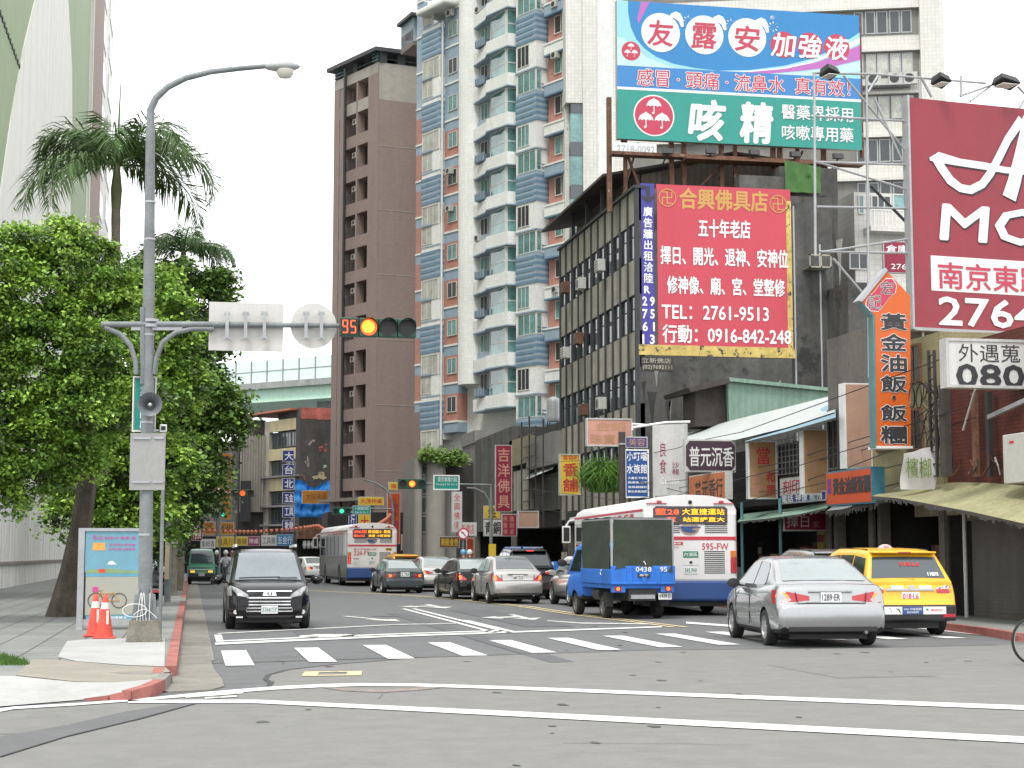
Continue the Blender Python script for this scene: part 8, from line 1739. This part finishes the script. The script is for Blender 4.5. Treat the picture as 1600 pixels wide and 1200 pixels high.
# ---------------------------------------------------------------- scooters, riders, bicycle
mat('skin', (.45, .27, .19), .6, var=.05); mat('shirt_white', (.55, .53, .55), .8, var=.12, sc=6); mat('shirt_plum', (.2, .05, .1), .8, var=.2); mat('trouser', (.03, .033, .045), .85, var=.2); mat('helmet_white', (.62, .62, .62), .25, var=.02, coat=.5); mat('helmet_blue', (.1, .3, .55), .25, var=.02, coat=.5); mat('helmet_plum', (.25, .04, .12), .25, var=.02, coat=.5); mat('scooter_teal', (.03, .28, .26), .35, var=.05, coat=.4); mat('scooter_grey', (.16, .17, .18), .35, var=.05, coat=.4)
def scooter(label, loc, rz, paint):
    t = thing('scooter', label, 'scooter', loc, rz, 'scooters on the street')
    for y in (-.62, .6):
        q = MB(); q.lathe((-.06, y, .25), [(.15, 0), (.23, .0), (.25, .03), (.25, .09), (.23, .12), (.15, .12)], 'tyre', 20, (1, 0, 0)); w = q.build('wheel', t, smooth=40, local=True); q = MB(); q.lathe((-.05, y, .25), [(.15, 0), (.15, .1)], 'rim_grey', 12, (1, 0, 0)); q.build('rim', w, local=True)
    q = MB(); P = [(-.9, .62, .12), (-.7, .70, .19), (-.3, .66, .2), (-.1, .42, .17), (.2, .36, .16), (.36, .5, .17), (.45, .82, .15), (.5, .98, .12)]
    def fn(a, b):
        y, z, w_ = cat_([(k, *p) for k, p in enumerate(P)], a * 7); th = b * math.tau; return (w_ * math.cos(th), y, z - .1 + .13 * math.sin(th) * (1 if a < .5 else .8))
    q.grid(fn, 20, 12, paint); q.build('fairing', t, smooth=60, local=True)
    q = MB(); q.box(-.13, .13, -.8, -.15, .72, .82, 'trim_black'); q.build('seat', t, local=True, bevel=.05)
    q = MB(); q.tube([(-.34, .38, 1.04), (-.15, .45, 1.02), (.15, .45, 1.02), (.34, .38, 1.04)], .018, 'trim_black', 6); q.tube([(0, .45, 1.0), (0, .6, .3)], .035, 'trim_black', 8); q.build('handlebar', t, local=True)
    q = MB(); q.lathe((0, .58, .92), [(.10, 0), (.08, .05), (.02, .07)], 'headlight', 12, (0, 1, 0)); q.build('headlamp', t, local=True)
    for sd in (-1, 1): q = MB(); q.tube([(sd * .28, .42, 1.04), (sd * .34, .45, 1.2)], .008, 'trim_black', 5); q.disc(Fr(0, .44, 0), sd * .36, 1.24, .07, .05, -.02, 0, 'trim_black'); q.build('mirror', t, local=True)
    q = MB(); q.fbox(REAR(-.92), -.09, .09, .62, .68, 0, .02, 'lens_red'); q.build('tail_lamp', t, local=True)
    return t
def rider(label, loc, rz, shirt, helmet):
    t = thing('person', label, 'person', loc, rz)
    J = [((0, -.32, .86), .15), ((0, -.28, 1.05), .14), ((0, -.22, 1.3), .15), ((0, -.17, 1.42), .075), ((0, -.14, 1.5), .06), ((0, -.12, 1.58), .085), ((0, -.11, 1.66), .09)]; E_ = [(k, k + 1) for k in range(6)]
    for sd in (-1, 1):
        b = len(J); J += [((sd * .18, -.2, 1.36), .06), ((sd * .27, -.05, 1.14), .048), ((sd * .3, .2, 1.06), .04), ((sd * .31, .34, 1.06), .04)]; E_ += [(2, b), (b, b + 1), (b + 1, b + 2), (b + 2, b + 3)]
        b = len(J); J += [((sd * .11, -.25, .86), .1), ((sd * .17, .15, .80), .075), ((sd * .14, .12, .45), .055), ((sd * .14, .2, .4), .045)]; E_ += [(0, b), (b, b + 1), (b + 1, b + 2), (b + 2, b + 3)]
    me = bpy.data.meshes.new('p'); me.from_pydata([j[0] for j in J], E_, []); o = bpy.data.objects.new('p', me); COL.objects.link(o); md = o.modifiers.new('s', 'SKIN'); s2 = o.modifiers.new('u', 'SUBSURF'); s2.levels = 1; s2.render_levels = 1
    for k, sv in enumerate(me.skin_vertices[0].data): sv.radius = (J[k][1], J[k][1]); sv.use_root = k == 0
    nm = bpy.data.meshes.new_from_object(o.evaluated_get(bpy.context.evaluated_depsgraph_get())); bpy.data.objects.remove(o); bpy.data.meshes.remove(me)
    for m in (shirt, 'trouser', 'skin'): nm.materials.append(M[m])
    for p in nm.polygons: c = p.center; p.material_index = 2 if (c.z > 1.46 or c.y > .24 and c.z > .95) else (1 if c.z < .95 else 0); p.use_smooth = True
    b = bpy.data.objects.new('body', nm); COL.objects.link(b); b.parent = t; MW[b.name] = MW[t.name]
    q = MB(); q.lathe((0, -.12, 1.62), [(.125, -.03), (.135, .04), (.12, .11), (.07, .16), (.01, .175)], helmet, 18); q.build('helmet', t, smooth=60, local=True)
    q = MB(); q.lathe((0, -.11, 1.585), [(.092, -.06), (.098, .02), (.09, .05)], 'skin', 14); q.lathe((0, -.005, 1.57), [(.016, 0), (.01, .02)], 'skin', 6, (0, 1, 0))
    for sd in (-1, 1): q.lathe((sd * .035, -.015, 1.60), [(.012, 0), (.004, .006)], 'black', 6, (0, 1, 0))
    q.bar((-.025, -.014, 1.535), (.025, -.014, 1.535), .008, 'goods_red'); q.build('face', t, local=True)
    for sd in (-1, 1):
        q = MB()
        for k in range(4): q.tube([(sd * (.28 + k * .022), .33, 1.07), (sd * (.28 + k * .022), .39 - .008 * abs(k - 1), 1.065), (sd * (.28 + k * .022), .385, 1.03), (sd * (.28 + k * .022), .35, 1.025)], .010, 'skin', 5)
        q.tube([(sd * .275, .31, 1.06), (sd * .262, .34, 1.04), (sd * .27, .37, 1.02)], .011, 'skin', 5); q.build('hand', t, local=True)
    return t
def spot(px, py, z=0.): p = gp(px, py, z); return (p[0], p[1], z)
for (px, py, rz, paint, sh, he, lab, pl) in ((352, 911, 176, 'scooter_grey', 'shirt_white', 'helmet_white', 'dark scooter coming down the street beside the green microvan', 'rider in a white top and pale helmet on the dark scooter by the microvan'), (362, 905, 180, 'scooter_grey', 'shirt_plum', 'helmet_plum', 'second dark scooter just behind the white-topped rider', 'rider in plum with a plum helmet behind the white-topped rider'), (338, 908, 178, 'scooter_teal', 'trouser', 'helmet_white', 'teal scooter close beside the green microvan', 'dark-clothed rider on the teal scooter beside the green microvan'), (723, 922, 2, 'scooter_grey', 'shirt_plum', 'helmet_blue', 'scooter waiting between the pale silver and black saloons', 'rider with a blue helmet between the pale silver and black saloons'), (733, 920, 2, 'scooter_teal', 'trouser', 'helmet_white', 'scooter waiting right beside the blue-helmeted rider', 'rider with a white helmet beside the blue-helmeted rider')):
    l = spot(px, py); scooter(lab, l, rz, paint); rider(pl, (l[0], l[1], 0), rz, sh, he)
for px, py, lab in ((243, 968, 'parked scooter right behind the lamp post, under a pale cover'), (262, 930, 'parked scooter beside the grey utility pole')): l = spot(px - 14, py, .13); scooter(lab, l, 12, 'scooter_grey')
t = thing('bicycle', 'dark bicycle crossing at the edge of the picture, only its wheel in view', 'bicycle', (11.95 + .55, 22.45, 0), 90)
def wheel_(y):
    q = MB(); q.tube([(0, y + .33 * math.cos(a * .1963), .345 + .33 * math.sin(a * .1963)) for a in range(33)], .019, 'tyre', 8); w = q.build('wheel', t, smooth=60, local=True); q = MB(); q.tube([(0, y + .305 * math.cos(a * .1963), .345 + .305 * math.sin(a * .1963)) for a in range(33)], .009, 'rim', 6)
    for k in range(18): a = k * .349; q.bar((.02 * (-1) ** k, y, .345), (0, y + .3 * math.cos(a), .345 + .3 * math.sin(a)), .003, 'rim', .003)
    q.lathe((-.04, y, .345), [(.02, 0), (.02, .08)], 'steel', 8, (1, 0, 0)); q.build('spoke', w, local=True)
wheel_(.53); wheel_(-.53)
q = MB()
for a, b in (((0, .46, .62), (0, -.05, .30)), ((0, .42, .78), (0, -.2, .72)), ((0, -.05, .30), (0, -.24, .85)), ((0, -.05, .30), (0, -.53, .345)), ((0, -.2, .72), (0, -.53, .345)), ((0, .53, .345), (0, .40, .86))): q.tube([a, b], .017, 'paint_black', 8)
q.build('frame', t, local=True)
q = MB(); q.tube([(0, .40, .84), (0, .38, 1.02)], .014, 'steel', 6); q.tube([(-.28, .3, 1.08), (-.2, .42, 1.04), (.2, .42, 1.04), (.28, .3, 1.08)], .013, 'trim_black', 6); q.box(-.05, .05, .5, .62, .88, .98, 'steel'); q.build('handlebar', t, local=True)
q = MB(); q.box(-.07, .07, -.38, -.12, .88, .93, 'trim_black'); q.build('saddle', t, local=True, bevel=.02)
q = MB(); q.lathe((-.02, -.05, .30), [(.09, 0), (.09, .012)], 'steel', 14, (1, 0, 0)); q.bar((.06, -.05, .3), (.06, .1, .22), .02, 'steel'); q.bar((.03, .1, .22), (.14, .1, .22), .05, 'trim_black', .02); q.build('crank', t, local=True)
